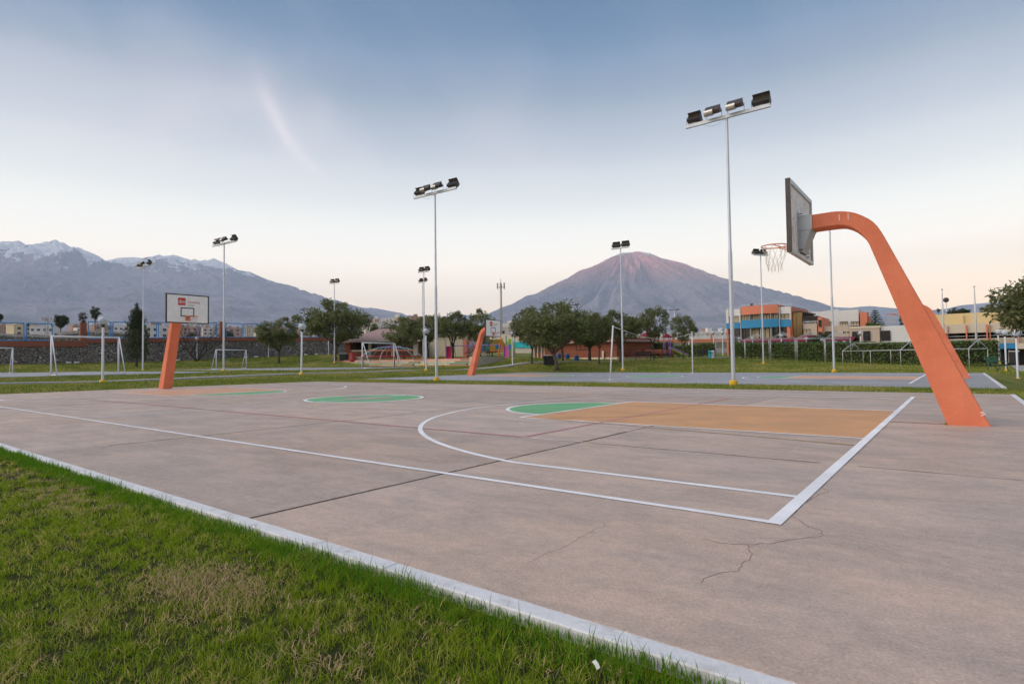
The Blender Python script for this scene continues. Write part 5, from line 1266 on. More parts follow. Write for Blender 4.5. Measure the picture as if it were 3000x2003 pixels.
# white boundary wall with coral posts
f = Fac('boundary_wall', 'white panelled boundary wall with coral posts and a notched top', 'wall', z4(760, 560), 116, z4(1960, 545), 120, -1)
f.box('wall', 'white_wall', z4(700, 478), z4(1985, 548), 0.1, .4); f.box('base_band', 'coral_wall', z4(700, 541), z4(1985, 556), 0, .45); f.box('footing', 'step_grey', z4(700, 556), z4(1985, 620), .05, .5)
for x in (1150, 1352, 1770): f.box('post', 'coral_wall', z4(x, 468), z4(x + 18, 556), -.12, .5)
m_ = MB(); s0, s1, z0, z1_ = f.rect(z4(700, 470), z4(1985, 480)); n = int((s1 - s0) / .9)
for i in range(n): x = s0 + (s1 - s0) * i / n; m_.box(x, x + .5, .1, .4, z0 - .05, z1_ + .12)
m_.build('notched_top', 'white_wall', f.root)
f.box('coping', 'coral_wall', z4(1030, 465), z4(1180, 470), .0, .5)
# pale wall and cyan screen beyond the playground
f = Fac('garden_wall', 'pale low wall with a cyan shade screen beyond the playground', 'wall', z3(1430, 705), 120, z3(1720, 700), 118, -.5)
f.box('wall', 'house_a' if 0 else 'cream_wall', z3(1200, 480), z3(1740, 560), 3, 3.3); f.box('shade_screen', 'shade_cyan', z3(1480, 555), z3(1720, 615), .0, .05); f.box('low_wall', 'house_a', z3(1300, 618), z3(1760, 700), .2, .5, to_ground=True)

# ------------------------------------------------------------------ vegetation
def leaves(C_, Rr, N, size, seed, droop=0.3, asp=0.42):
    """N leaf quads round clump centres C_ (k,3) with radii Rr (k,)"""
    r = np.random.default_rng(seed); k = r.integers(0, len(C_), N)
    d = r.normal(size=(N, 3)); d /= np.linalg.norm(d, axis=1)[:, None]
    rad = Rr[k] * (0.35 + 0.65 * r.random(N) ** 0.5)
    c = C_[k] + d * rad[:, None] * np.array([1, 1, .8])
    ax = d * .7 + r.normal(size=(N, 3)) * .7; ax[:, 2] -= droop; ax /= np.linalg.norm(ax, axis=1)[:, None]
    up = r.normal(size=(N, 3)); s = np.cross(ax, up); s /= np.linalg.norm(s, axis=1)[:, None] + 1e-9
    L = size * (.6 + .8 * r.random(N))[:, None]; w = L * asp * .5
    V = np.stack([c, c + ax * L * .5 + s * w, c + ax * L, c + ax * L * .5 - s * w], 1).reshape(-1, 3)
    return V, np.arange(4 * N).reshape(N, 4)
def tree_proto(seed, h=6.0, cw=5.6, trunk=1.5, nclump=105, nleaf=10500, lean=0.2, forks=4, leafmat='leaf', lsize=.24, gap=0.0, r0=.15, shell=.45, flat=1.0):
    r = random.Random(seed); t = thing('tree', '', 'tree')
    zc = trunk + (h - trunk) * .52; rx = cw / 2; rz = (h - trunk) * .5 * flat
    m_ = MB(); base = Vector((0, 0, -.15)); fork = Vector((r.uniform(-1, 1) * lean, r.uniform(-1, 1) * lean, trunk * r.uniform(.8, 1.1)))
    mid = base.lerp(fork, .5) + Vector((r.uniform(-.1, .1), r.uniform(-.1, .1), 0))
    m_.tube([base, (mid.x * .4, mid.y * .4, .25), mid, fork], [r0 * 1.35, r0 * 1.05, r0 * .92, r0 * .82], 9)
    tips = []
    for k in range(forks):
        a = 2 * math.pi * (k + r.uniform(-.3, .3)) / forks
        e1 = Vector((math.cos(a) * rx * .45, math.sin(a) * rx * .45, zc - rz * r.uniform(.15, .5))) + fork * .3
        e1.z = max(e1.z, fork.z + .4); mm = fork.lerp(e1, .5) + Vector((r.uniform(-.2, .2), r.uniform(-.2, .2), -.1))
        m_.tube([fork - (fork - mid) * .05, mm, e1], [r0 * .62, r0 * .5, r0 * .38], 7)
        for j in range(4):
            b = a + r.uniform(-1.0, 1.0); q_ = r.uniform(.55, .92)
            e2 = Vector((math.cos(b) * rx * q_, math.sin(b) * rx * q_, zc + rz * r.uniform(-.55, .75) * math.sqrt(max(0, 1.15 - q_ ** 2))))
            mm2 = e1.lerp(e2, .5) + Vector((r.uniform(-.2, .2), r.uniform(-.2, .2), .12)); m_.tube([e1, mm2, e2], [r0 * .33, r0 * .2, r0 * .07], 5); tips.append(e2)
    m_.build('trunk', 'bark', t, True)
    cs = [tuple(p) for p in tips]; rs = [r.uniform(.34, .6) * cw / 5.6 for _ in tips]
    while len(cs) < nclump:
        v = Vector((r.gauss(0, 1), r.gauss(0, 1), r.gauss(0, 1))).normalized(); q_ = r.uniform(shell, 1) ** .7
        p = Vector((v.x * rx * q_, v.y * rx * q_, v.z * rz * q_ + zc))
        if v.z < -.1: p.z += rz * .25
        nv = mnoise.noise(Vector((p.x * .55 + seed * 3.1, p.y * .55, p.z * .6)))
        if nv < -.12 + gap: continue
        p *= 1; cs.append((p.x * (1 + .12 * nv), p.y * (1 + .12 * nv), p.z + .35 * nv)); rs.append(r.uniform(.26, .55) * cw / 5.6)
    V, F_ = leaves(np.array(cs), np.array(rs), nleaf, lsize, seed)
    npmesh('crown', V, F_, leafmat, t)
    return t
TP = [tree_proto(11), tree_proto(12, lean=.4, forks=3), tree_proto(13, lean=.3, gap=.05), tree_proto(14, nclump=72, nleaf=6200, gap=.10, trunk=1.9, forks=3, shell=.6, r0=.12), tree_proto(15, h=6.4, cw=6.4, nclump=150, nleaf=15000)]
used = set()
def tree(src, u, v, D, wpx, hpx, lab, rz=0.0, group='shade trees on the lawn', sink=True):
    P = at(u, v, D); zf = D * math.cos(math.atan2(-ray(u, v).x, ray(u, v).y) - YAW)
    w = wpx * zf / F_PX; h = hpx * zf / F_PX; base = {0: (5.6, 6), 1: (5.6, 6), 2: (5.6, 6), 3: (5.6, 6), 4: (6.4, 6.4)}[src]
    o = TP[src] if src not in used else copy_tree(TP[src]); used.add(src)
    z = gz1(P.x, P.y) if sink else P.z
    o.location = (P.x, P.y, z); sxy = w / base[0] * (1.30 if 1480 < u < 1900 else 1.15); szz = (h + (P.z - z)) / base[1]; o.scale = (sxy, sxy, szz); o.rotation_euler = (0, 0, rz); tag(o, lab, 'tree', group); return o
tree(0, 817, 1047.5, 97, 105, 112, 'small round tree with a dark trunk against the stone wall', .3)
tree(4, *z2(1545, 745), 88, 185, 166, 'big spreading tree on the lawn between the stone wall and pavilion', 1.1)
tree(1, *z3(305, 740), 80, 108, 120, 'tree in front of the pavilion beside the climbing dome', 2.0)
tree(3, *z3(570, 735), 82, 92, 125, 'tree with two bent stems between the pavilion and the red slide', .6)
tree(2, *z3(835, 735), 80, 92, 139, 'tall tree beside the red slide in the playground', 2.7)
tree(0, *z3(1130, 735), 80, 85, 136, 'tree behind the far coral hoop in the playground', 4.0)
tree(1, *z3(1680, 785), 63, 92, 160, 'tree at the corner of the brick house by the path', 5.0)
tree(4, *z3(1948, 810), 56, 178, 180, 'largest lawn tree with pale forked trunk beside the black bins', 4.2)
tree(2, *z3(2015, 775), 66, 95, 150, 'tree with two straight stems behind the largest lawn tree', 1.9)
tree(0, *z3(2310, 760), 66, 100, 132, 'tree before the dark window of the brick house', 2.2)
tree(1, *z4(465, 760), 66, 80, 130, 'tree leaning over the brick wall next to the dark window', .2)
tree(3, *z4(570, 782), 60, 82, 145, 'slim forked tree in front of the brick house end', 3.3)
tree(2, *z4(800, 770), 62, 104, 150, 'dense tree behind the floodlight mast at the end of the brick house', 5.4)
tree(3, *z4(1157, 750), 66, 84, 152, 'thin open-crowned tree with a forked trunk beside the dark bench', 1.0)
tree(3, *z4(1477, 735), 70, 68, 124, 'small open tree behind the upright volleyball post', 4.4)
# the leafy tree reaching into the right side
big_ = tree_proto(31, h=4.6, cw=4.6, trunk=1.5, nclump=110, nleaf=13000, leafmat='leaf', lsize=.17, r0=.16)
P = at(3175, 1080, 27); big_.location = (P.x, P.y, gz1(P.x, P.y)); hh_ = at(3000, 790, 27).z - gz1(P.x, P.y); big_.scale = (1.0, 1.0, hh_ / 4.6); tag(big_, 'leafy olive-green tree overhanging the walkway lamp post', 'tree')
# cypress
cy = thing('cypress', 'dark pointed cypress standing in front of the stone wall', 'tree'); r = random.Random(5); cs = []; rs = []
for k in range(150):
    z = .9 + 6.0 * (k / 150) ** .9; rad = (1.25 * (1 - ((z - 2.6) / 4.6) ** 2) if z > 2.6 else .65 + .6 * (z / 2.6)) if z < 6.9 else .15; rad = max(.12, rad); a = k * 2.4 + r.random()
    q_ = rad * r.uniform(.35, 1); cs.append((q_ * math.cos(a), q_ * math.sin(a), z + r.uniform(-.2, .2))); rs.append(.42)
for s_, (ox, oy, hh_) in enumerate([(0, 0, 7.6), (.5, .3, 6.4), (-.6, -.1, 6.0), (.2, -.6, 5.6), (-.3, .6, 6.7)]):
    for q_ in np.linspace(.3, 1, 16): cs.append((ox * q_ * .9, oy * q_ * .9, 1.0 + (hh_ - 1) * q_)); rs.append(.38 * (1.15 - q_))
V, F_ = leaves(np.array(cs), np.array(rs), 9000, .30, 51, droop=-1.6, asp=.22); npmesh('crown', V, F_, 'leaf_cypress', cy); MB().tube([(0, 0, -.2), (0, 0, 1.2), (0, 0, 5.0)], [.16, .13, .05], 8).build('trunk', 'bark', cy, True)
P = at(*z1(1345, 755), 96); cy.location = (P.x + 4, P.y, gz1(P.x + 4, P.y)); cy.scale = (1.12, 1.12, (at(366, 893, 93).z - gz1(P.x + 4, P.y)) / 7.7)
# bare tree
bt_ = thing('bare_tree', 'leafless dark shrubby tree with many fine branches before the stone wall', 'tree'); r = random.Random(9); m_ = MB(); tw = MB()
def branch(p, d, L, rad, dep):
    e = p + d * L; mid = p.lerp(e, .5) + Vector((r.uniform(-.06, .06), r.uniform(-.06, .06), 0)) * L
    (m_ if dep < 2 else tw).tube([p, mid, e], [rad, rad * .8, rad * .6], 6 if dep < 2 else 4, False)
    if dep >= 5: return
    for k in range(2 if dep else 3):
        nd_ = (d + Vector((r.uniform(-.75, .75), r.uniform(-.75, .75), r.uniform(-.15, .4)))).normalized(); branch(e, nd_, L * r.uniform(.66, .85), rad * .58, dep + 1)
for a in (0.3, 1.5, 3.2, 4.6): branch(Vector((0, 0, -.1)), Vector((.5 * math.cos(a), .75 * math.sin(a), 1)).normalized(), 1.75, .10, 0)
m_.build('limb', 'bare_bark', bt_); tw.build('twig', 'bare_bark', bt_); P = at(*z1(2120, 745), 101); bt_.location = (-94.6, P.y * 94.6 / -P.x, gz1(-94.6, P.y * 94.6 / -P.x)); bt_.scale = (1.25, 1.25, 1.28)
# trees beyond the fence and behind the buildings
def far_tree(seed, q0, q1, D, mat, lab, nl=2600, cl=34, trunkz=None):
    a = at(*q0, D); b = at(*q1, D); c_ = (a + b) / 2; w = (Vector((a.x, a.y)) - Vector((b.x, b.y))).length; h = abs(a.z - b.z); r = random.Random(seed)
    g_ = gz1(c_.x, c_.y) if D < 125 else float(zfar(np.array([D]))[()] if np.ndim(zfar(np.array([D]))) == 0 else zfar(np.array([D]))[0]); base = min(g_, min(a.z, b.z) - .5)
    t = thing('tree', lab, 'tree', (c_.x, c_.y, base), group='trees beyond the site'); zc = c_.z - base; cs, rs = [], []
    sub = [(r.uniform(-.3, .3) * w, r.uniform(-.25, .25) * w, r.uniform(-.28, .30) * h, r.uniform(.16, .30)) for _ in range(7)]
    for k in range(cl):
        q_ = sub[k % 7]; v = Vector((r.gauss(0, 1), r.gauss(0, 1), r.gauss(0, 1))).normalized() * r.uniform(.3, 1) * q_[3]; cs.append((q_[0] + v.x * w, q_[1] + v.y * w, zc + q_[2] + v.z * h)); rs.append(r.uniform(.06, .13) * w)
    V, F_ = leaves(np.array(cs), np.array(rs), nl, .07 * w + .06, seed); npmesh('crown', V, F_, mat, t)
    mb = MB().tube([(0, 0, -.3), (.02 * w, 0, zc * .6), (0, 0, zc)], [.03 * w + .05, .03 * w, .02 * w], 7)
    for k in range(4): mb.tube([(0, 0, zc * .75), cs[k]], [.02 * w, .008 * w], 5)
    mb.build('trunk', 'bark', t, True); return t
far_tree(61, z1(545, 238), z1(760, 425), 165, 'leaf_dark', 'dense dark tree beyond the blue fence above the pale wall', 4200, 50)
far_tree(62, z1(945, 182), z1(1098, 330), 170, 'leaf_dark', 'dark pine with a broad flat top beyond the coral pillar')
far_tree(63, z1(800, 235), z1(960, 420), 168, 'leaf_mauve', 'bare mauve-grey tree beside the flat-topped pine', 1400)
far_tree(64, z1(-90, 240), z1(45, 350), 160, 'leaf_dark', 'dark tree cut by the picture edge beyond the blue fence')
far_tree(65, z1(275, 340), z1(330, 395), 170, 'leaf_dark', 'small round bush beyond the blue fence', 900)
far_tree(66, z1(1980, 450), z1(2110, 520), 150, 'leaf_dark', 'dark bush behind the fence at the bare tree', 1200)
far_tree(67, z2(290, 440), z2(480, 500), 150, 'leaf_dark', 'low dark tree row behind the blue fence', 1500)
far_tree(68, z2(1890, 355), z2(2020, 470), 120, 'leaf', 'pale green tree behind the pavilion roof', 1800)
far_tree(69, z4(1050, 395), z4(1145, 470), 112, 'leaf_dark', 'dark tree at the end of the white boundary wall', 1500)
far_tree(70, zr(100, 530), zr(370, 605), 125, 'leaf_dark', 'broad dark tree crown above the yellow hall', 2200)
far_tree(71, zr(490, 500), zr(760, 620), 115, 'leaf', 'green tree crown behind the right end of the yellow hall', 2600)
far_tree(72, zr(-30, 520), zr(30, 600), 125, 'leaf_dark', 'small dark crown above the yellow hall next to the coral arm', 800)
far_tree(73, z5(1655, 350), z5(1850, 400), 100, 'leaf_hedge', 'low green bushes on the roof line below the tiered pine', 1400)
far_tree(74, z5(2030, 290), z5(2090, 380), 120, 'leaf_dark', 'dark tree beside the half-hidden board of the far hoop', 900)
far_tree(75, z4(1875, 415), z4(1912, 470), 140, 'leaf_dark', 'tiny dark tree beyond the white boundary wall', 500)
# Norfolk pine
pn = thing('tiered_pine', 'symmetrical tiered pine rising behind the low wing', 'tree'); a = at(*z5(1780, 395), 112); b = at(*z5(1775, 198), 112); h = b.z - a.z + 3; pn.location = (a.x, a.y, a.z - 3)
MB().tube([(0, 0, -.5), (0, 0, h)], [.16, .03], 7).build('trunk', 'bark', pn); mb = MB()
for k in range(13):
    z = h * (.34 + .64 * k / 13); L = (1 - k / 13.5) * 1.85 + .1
    for j in range(7):
        an = 2 * math.pi * (j + .5 * (k % 2)) / 7; d = Vector((math.cos(an), math.sin(an), 0)); s = Vector((-d.y, d.x, 0))
        for q_ in np.linspace(.12, 1, 6):
            p = d * L * q_ + Vector((0, 0, z - .12 * L * q_)); w = .16 * (1.25 - q_) + .06
            mb.add([p - s * w, p + d * .22, p + s * w, p + Vector((0, 0, .16))], [(0, 1, 3), (1, 2, 3), (2, 0, 3)])
mb.build('crown', 'leaf_dark', pn)
# hedges
def hedge(lab, pts, dep, seed, gaps=0.0):
    """pts: (u, v_top, v_bottom, D) along the front face"""
    t = thing('hedge', lab, 'hedge', (0, 0, 0), group='clipped hedges'); r = np.random.default_rng(seed); Q = []
    for (u, vt, vb, D) in pts:
        a, b = at(u, vt, D), at(u, vb, D); g_ = gz1(b.x, b.y); Q.append((Vector((b.x, b.y, g_ - .1)), a.z))
    core = MB(); VV = []; FF = []; off = 0
    for i in range(len(Q) - 1):
        (p, zt), (p2, zt2) = Q[i], Q[i + 1]; d = (p2 - p); d.z = 0; L = d.length; d.normalize(); n_ = Vector((-d.y, d.x, 0)); n_ = n_ if n_.dot(p) > 0 else -n_
        i_ = n_ * .14; q1, q2, q3, q4 = p + i_, p2 + i_, p2 + n_ * dep, p + n_ * dep; zlow = .35
        core.add([(q1.x, q1.y, p.z + zlow), (q2.x, q2.y, p2.z + zlow), (q3.x, q3.y, p2.z + zlow), (q4.x, q4.y, p.z + zlow), (q1.x, q1.y, zt - .12), (q2.x, q2.y, zt2 - .12), (q3.x, q3.y, zt2 - .12), (q4.x, q4.y, zt - .12)], [(3, 2, 1, 0), (4, 5, 6, 7), (0, 1, 5, 4), (1, 2, 6, 5), (2, 3, 7, 6), (3, 0, 4, 7)])
        n = int(L * 420); s = r.random(n); tt = r.random(n); top = r.random(n) < .28
        zlo = p.z + (p2.z - p.z) * s; zhi = zt + (zt2 - zt) * s
        lump = .10 * np.sin(s * L * 2.1 + seed) * np.sin(tt * 5 + s * L * .9)
        yy_ = np.where(top, r.random(n) * dep, lump + r.normal(size=n) * .07); zz_ = np.where(top, zhi + r.normal(size=n) * .05, zlo + .08 + (zhi - zlo - .08) * tt ** (.85))
        c = np.stack([p.x + d.x * L * s + n_.x * yy_, p.y + d.y * L * s + n_.y * yy_, zz_], 1)
        ax = r.normal(size=(n, 3)) + np.array([-n_.x, -n_.y, .2]) * .5; ax /= np.linalg.norm(ax, axis=1)[:, None]; sd_ = np.cross(ax, r.normal(size=(n, 3))); sd_ /= np.linalg.norm(sd_, axis=1)[:, None]
        S_ = (.06 + .09 * r.random(n))[:, None]; VV.append(np.stack([c - ax * S_, c + sd_ * S_ * .55, c + ax * S_, c - sd_ * S_ * .55], 1).reshape(-1, 3)); FF.append(np.arange(4 * n).reshape(n, 4) + off); off += 4 * n
        stems = MB(); k = int(L / .9)
        for j in range(k):
            b0 = p + d * (L * (j + .5) / k) + n_ * .3; 
            for w in range(3): core.tube([b0, b0 + Vector((r.normal() * .2, r.normal() * .1, .8))], [.035, .015], 5)
    core.build('branches', 'leaf_dark' if 0 else 'bare_bark', t); npmesh('foliage', np.concatenate(VV), np.concatenate(FF), 'leaf_hedge', t); return t
hedge('long clipped hedge behind the tent frames', [(*z5(215, 572), z5(0, 722)[1], 74), (*z5(930, 570), z5(0, 755)[1], 70), (*z5(1500, 566), z5(0, 775)[1], 66.5), (*z5(2250, 570), z5(0, 790)[1], 64), (*z6(1000, 590), z6(0, 835)[1], 64.5), (*z6(1448, 585), z6(0, 836)[1], 66)], 1.2, 3)
hedge('dark hedge behind the red-slatted benches', [(*z4(770, 565), z4(0, 695)[1], 80), (*z4(1360, 562), z4(0, 690)[1], 79)], 1.5, 4)
hedge('hedge between the small slide and the litter bins', [(*z4(1370, 605), z4(0, 690)[1], 86), (*z4(1690, 575), z4(0, 690)[1], 82), (*z4(1830, 570), z4(0, 692)[1], 82)], 1.5, 5)
bsh = far_tree(81, z3(1175, 540), z3(1330, 700), 88, 'leaf_hedge', 'round clipped dark bush between the slides', 4500, 60)
bg_ = far_tree(82, zb(1370, 560), zb(1790, 700), 80, 'leaf_dark', 'dark bougainvillea bush behind the hedge gap', 4200, 60)

# ------------------------------------------------------------------ playground
P = at(*zv(755, 690), 77); dm = thing('climbing_dome', 'red and grey tubular climbing dome in front of the pavilion', 'climbing frame', (P.x, P.y, gz1(P.x, P.y)))
rD = 5.3 * .82; hD = 2.25
for k in range(12):
    a = 2 * math.pi * k / 12; MB().tube([(rD * math.cos(q_) * math.cos(a), rD * math.cos(q_) * math.sin(a), hD * math.sin(q_)) for q_ in np.linspace(0, 1.42, 9)], .045, 6).build('rib', 'play_teal' if k % 3 == 0 else 'galv', dm, True)
for q_, mt_ in ((.42, 'slide_red'), (.85, 'rim'), (1.2, 'play_violet'), (1.42, 'play_violet')): MB().ring((0, 0, hD * math.sin(q_)), rD * math.cos(q_), .055, 30, 6).build('hoop', mt_, dm)
def slide(lab, qb, qt, D, wpx, mat, rail, post, dep=2.2, toward=True):
    b = at(*qb, D); g_ = gz1(b.x, b.y); tt = at(*qt, D); h = tt.z - g_; d = Vector((b.x, b.y, 0)).normalized(); w = wpx * D * .98 / F_PX
    t = thing('slide', lab, 'slide', (b.x, b.y, g_), math.atan2(d.y, d.x)); hw = w / 2
    MB().add([(0, -hw, .12), (0, hw, .12), (dep, hw, h), (dep, -hw, h), (0, -hw, .06), (0, hw, .06), (dep, hw, h - .06), (dep, -hw, h - .06)], [(0, 1, 2, 3), (7, 6, 5, 4), (0, 4, 5, 1), (1, 5, 6, 2), (2, 6, 7, 3), (3, 7, 4, 0)]).build('chute', mat, t)
    for s in (-1, 1): MB().add([(0, s * hw, .02), (dep, s * hw, h - .1), (dep, s * hw, h + .3), (0, s * hw, .35), (0, s * (hw + .06), .02), (dep, s * (hw + .06), h - .1), (dep, s * (hw + .06), h + .3), (0, s * (hw + .06), .35)], [(0, 1, 2, 3), (7, 6, 5, 4), (3, 2, 6, 7), (0, 3, 7, 4), (1, 0, 4, 5), (2, 1, 5, 6)]).build('side_rail', rail, t)
    for s in (-1, 1):
        for x in (dep, dep + .9): MB().tube([(x, s * (hw + .1), -.05), (x, s * (hw + .1), h + 1.0)], .05, 6).build('tower_post', post, t)
    MB().box(dep, dep + .95, -hw - .1, hw + .1, h - .1, h - .02).build('platform', rail, t)
    return t
slide('bright red slide with violet rails by the tall playground tree', zv(1512, 680), zv(1512, 512), 78, 14, 'slide_red', 'play_violet', 'play_lime')
slide('pink slide with lilac rails beyond the far hoop', zv(2272, 688), zv(2262, 502), 74, 14, 'slide_pink', 'play_violet', 'play_lime')
# bridge stairs between the towers
a = at(*zv(1755, 620), 84); b = at(*zv(1860, 500), 86); ss = thing('play_stairs', 'red and violet stair ramp of the play tower', 'play stairs', (a.x, a.y, a.z)); d = b - a
for k in range(8): q_ = d * (k / 7); MB().box(q_.x - .15, q_.x + .15, q_.y - .5, q_.y + .5, q_.z - .05, q_.z + .02).build('tread', 'slide_red', ss)
for s in (-.5, .5): MB().tube([(0, s, 0), (d.x, d.y + s, d.z)], .06, 6).build('stringer', 'slide_red', ss); MB().tube([(0, s, .8), (d.x, d.y + s, d.z + .8)], .04, 6).build('hand_rail', 'play_violet', ss)
for s in (-.5, .5):
    for q_ in (0, .5, 1): MB().tube([(d.x * q_, d.y * q_ + s, d.z * q_), (d.x * q_, d.y * q_ + s, d.z * q_ + .8)], .03, 5).build('baluster', 'play_violet', ss)
for x in (0.0, 1.0): MB().tube([(d.x * x, d.y * x, -.2 + gz1(a.x, a.y) - a.z), (d.x * x, d.y * x, d.z * x)], .06, 6).build('leg', 'play_violet', ss)
a = at(*zv(1570, 512), 80); b = at(*zv(2205, 512), 76); sw = thing('swing_frame', 'long violet swing beam on orange and violet posts', 'swing', (a.x, a.y, gz1(a.x, a.y))); d = b - Vector((a.x, a.y, b.z)); zt = a.z - gz1(a.x, a.y)
MB().tube([(0, 0, zt), (d.x, d.y, zt)], .055, 8).build('beam', 'play_violet', sw)
for q_, mt_ in ((0, 'play_lime'), (1, 'play_orange')):
    for s in (-.8, .8): MB().tube([(d.x * q_ + s * .5, d.y * q_ + s * .3, -.1 + (gz1(b.x, b.y) - gz1(a.x, a.y)) * q_), (d.x * q_, d.y * q_, zt + (.9 if q_ else 0))], .09 if q_ else .06, 6).build('post', mt_, sw)
for q_ in (.3, .42, .6, .72):
    for s in (-.02, .02): MB().tube([(d.x * (q_ + s), d.y * (q_ + s), zt), (d.x * (q_ + s), d.y * (q_ + s), .55)], .012, 4).build('chain', 'galv', sw)
    MB().box(d.x * q_ - .25, d.x * q_ + .25, d.y * q_ - .1, d.y * q_ + .1, .5, .55).build('seat', 'play_yellow', sw)
for (q_, D, m1, lab, w) in [(zv(2165, 640), 82, 'play_yellow', 'yellow and blue play panel tower behind the swing', 1.2), (zv(1960, 640), 84, 'play_teal', 'teal tube slide behind the swing', .7), (zv(2330, 640), 78, 'play_lime', 'lime-green play tower panel beside the pink slide', .6)]:
    P = at(*q_, D); g_ = gz1(P.x, P.y); t = thing('play_tower', lab, 'play tower', (P.x, P.y, g_), R(37))
    for s in (-w, w): MB().tube([(s, 0, -.1), (s, 0, 3.2)], .06, 6).build('post', 'play_teal', t)
    MB().prism([(-w, 1.0), (w, 1.0), (w, 1.9), (w * .4, 2.7), (-w * .4, 2.7), (-w, 1.9)], 'y', -.04, .04).build('panel', m1, t)
    MB().box(-w, w, -.9, .9, .85, .95).build('platform', 'slide_red', t); MB().box(-w * .3, w * .3, -.06, -.041, 1.3, 2.0).build('window_panel', 'fence_blue', t)
P = at(*z4(1405, 690), 78); g_ = gz1(P.x, P.y); t = thing('toddler_slide', 'small lime, yellow and lilac slide with a red roof in front of the hedge', 'slide', (P.x, P.y, g_), R(37))
MB().add([(-.9, -.35, 1.2), (-.9, .35, 1.2), (1.3, .35, .15), (1.3, -.35, .15), (-.9, -.35, 1.1), (-.9, .35, 1.1), (1.3, .35, .05), (1.3, -.35, .05)], [(0, 1, 2, 3), (7, 6, 5, 4), (0, 4, 5, 1), (1, 5, 6, 2), (2, 6, 7, 3), (3, 7, 4, 0)]).build('chute', 'play_lime', t)
for s, mt_ in ((-.4, 'play_violet'), (.4, 'play_yellow')): MB().tube([(-.9, s, 1.35), (1.35, s, .3)], .10, 6).build('side_rail', mt_, t)
for x in (-1.6, -.9):
    for s in (-.4, .4): MB().tube([(x, s, -.1), (x, s, 2.6)], .05, 6).build('post', 'play_violet', t)
MB().add([(-1.9, -.7, 2.6), (-.6, -.7, 2.6), (-.6, .7, 2.6), (-1.9, .7, 2.6), (-1.25, 0, 3.2)], [(0, 1, 4), (1, 2, 4), (2, 3, 4), (3, 0, 4), (3, 2, 1, 0)]).build('roof', 'maroon', t)
P = at(*z4(1110, 600), 86); t = thing('play_house', 'dark red pyramid roof of a play hut behind the hedge', 'play house', (P.x, P.y, gz1(P.x, P.y)))
MB().add([(-1.3, -1.3, 2.9), (1.3, -1.3, 2.9), (1.3, 1.3, 2.9), (-1.3, 1.3, 2.9), (0, 0, 3.75)], [(0, 1, 4), (1, 2, 4), (2, 3, 4), (3, 0, 4), (3, 2, 1, 0)]).build('roof', 'maroon', t)
for s in ((-1, -1), (1, -1), (1, 1), (-1, 1)): MB().tube([(s[0], s[1], -.1), (s[0], s[1], 2.92)], .07, 6).build('post', 'wood_red', t)

# ------------------------------------------------------------------ benches, bins, barrels
def bench_proto(seatmat, legmat):
    t = thing('bench', '', 'bench')
    for k in range(4): MB().box(-.75, .75, -.05 + k * .11, .045 + k * .11, .42, .45).build('slat', seatmat, t)
    for k in range(3): MB().add([(-.75, .40 + .05 * k, .55 + .13 * k), (.75, .40 + .05 * k, .55 + .13 * k), (.75, .43 + .05 * k, .65 + .13 * k), (-.75, .43 + .05 * k, .65 + .13 * k), (-.75, .43 + .05 * k, .54 + .13 * k), (.75, .43 + .05 * k, .54 + .13 * k), (.75, .46 + .05 * k, .64 + .13 * k), (-.75, .46 + .05 * k, .64 + .13 * k)], [(0, 1, 2, 3), (7, 6, 5, 4), (0, 4, 5, 1), (1, 5, 6, 2), (2, 6, 7, 3), (3, 7, 4, 0)]).build('back_slat', seatmat, t)
    for x in (-.66, .66):
        m_ = MB(); m_.tube([(x, -.1, -.03), (x, -.04, .2), (x, .0, .40), (x, .38, .40), (x, .56, .98)], .028, 6); m_.tube([(x, .30, .40), (x, .40, .18), (x, .46, -.03)], .028, 6); m_.tube([(x, -.06, .40), (x, -.08, .62), (x, .40, .64)], .022, 6)
        m_.build('leg', legmat, t, True)
    return t
BP = bench_proto('wood_dark', 'frame_dark'); BR = bench_proto('wood_red', 'wood_red'); BG = bench_proto('wood_green', 'wood_green')
def put(src, q_, D, rz, lab, first=False, s=1.0):
    c = src if first else copy_tree(src); P = at(*q_, D); c.location = (P.x, P.y, gz1(P.x, P.y)); c.rotation_euler.z = rz; c.scale = (s, s, s); tag(c, lab, 'bench', 'park benches'); return c
put(BP, z4(1045, 750), 64, R(25), 'dark slatted bench beside the thin forked tree', True, 1.15)
put(BP, z4(1720, 720), 74, R(60), 'dark bench next to the cyan and white litter bins', s=1.15)
put(BR, z4(935, 700), 74, R(30), 'reddish slatted bench in front of the dark hedge, beside the lamp post', True, 1.3)
put(BR, z4(1160, 705), 74, R(30), 'reddish slatted bench half behind the thin forked tree', s=1.3)
put(BR, z4(1298, 697), 77, R(30), 'reddish slatted bench at the end of the dark hedge', s=1.2)
put(BG, zr(775, 1285), 52, R(110), 'green bench on the grass beside the walkway lamp', True, 1.15)
def wheelie(q_, D, lab, rz, w=.34):
    P = at(*q_, D); t = thing('wheelie_bin', lab, 'bin', (P.x, P.y, gz1(P.x, P.y)), rz, 'wheelie bins')
    MB().add([(-w * .85, -w * .85, .05), (w * .85, -w * .85, .05), (w * .85, w * .85, .05), (-w * .85, w * .85, .05), (-w, -w, 1.02), (w, -w, 1.02), (w, w, 1.02), (-w, w, 1.02)], [(3, 2, 1, 0), (4, 5, 6, 7), (0, 1, 5, 4), (1, 2, 6, 5), (2, 3, 7, 6), (3, 0, 4, 7)]).build('body', 'bin_black', t)
    MB().bevbox(-w * 1.06, w * 1.06, -w * 1.1, w * 1.06, 1.022, 1.10, .03).build('lid', 'bin_lid', t)
    for s in (-1, 1): MB().tube([(s * w * .8, w * .8, .09), (s * w * .98, w * .8, .09)], .09, 10).build('wheel', 'dark_metal', t)
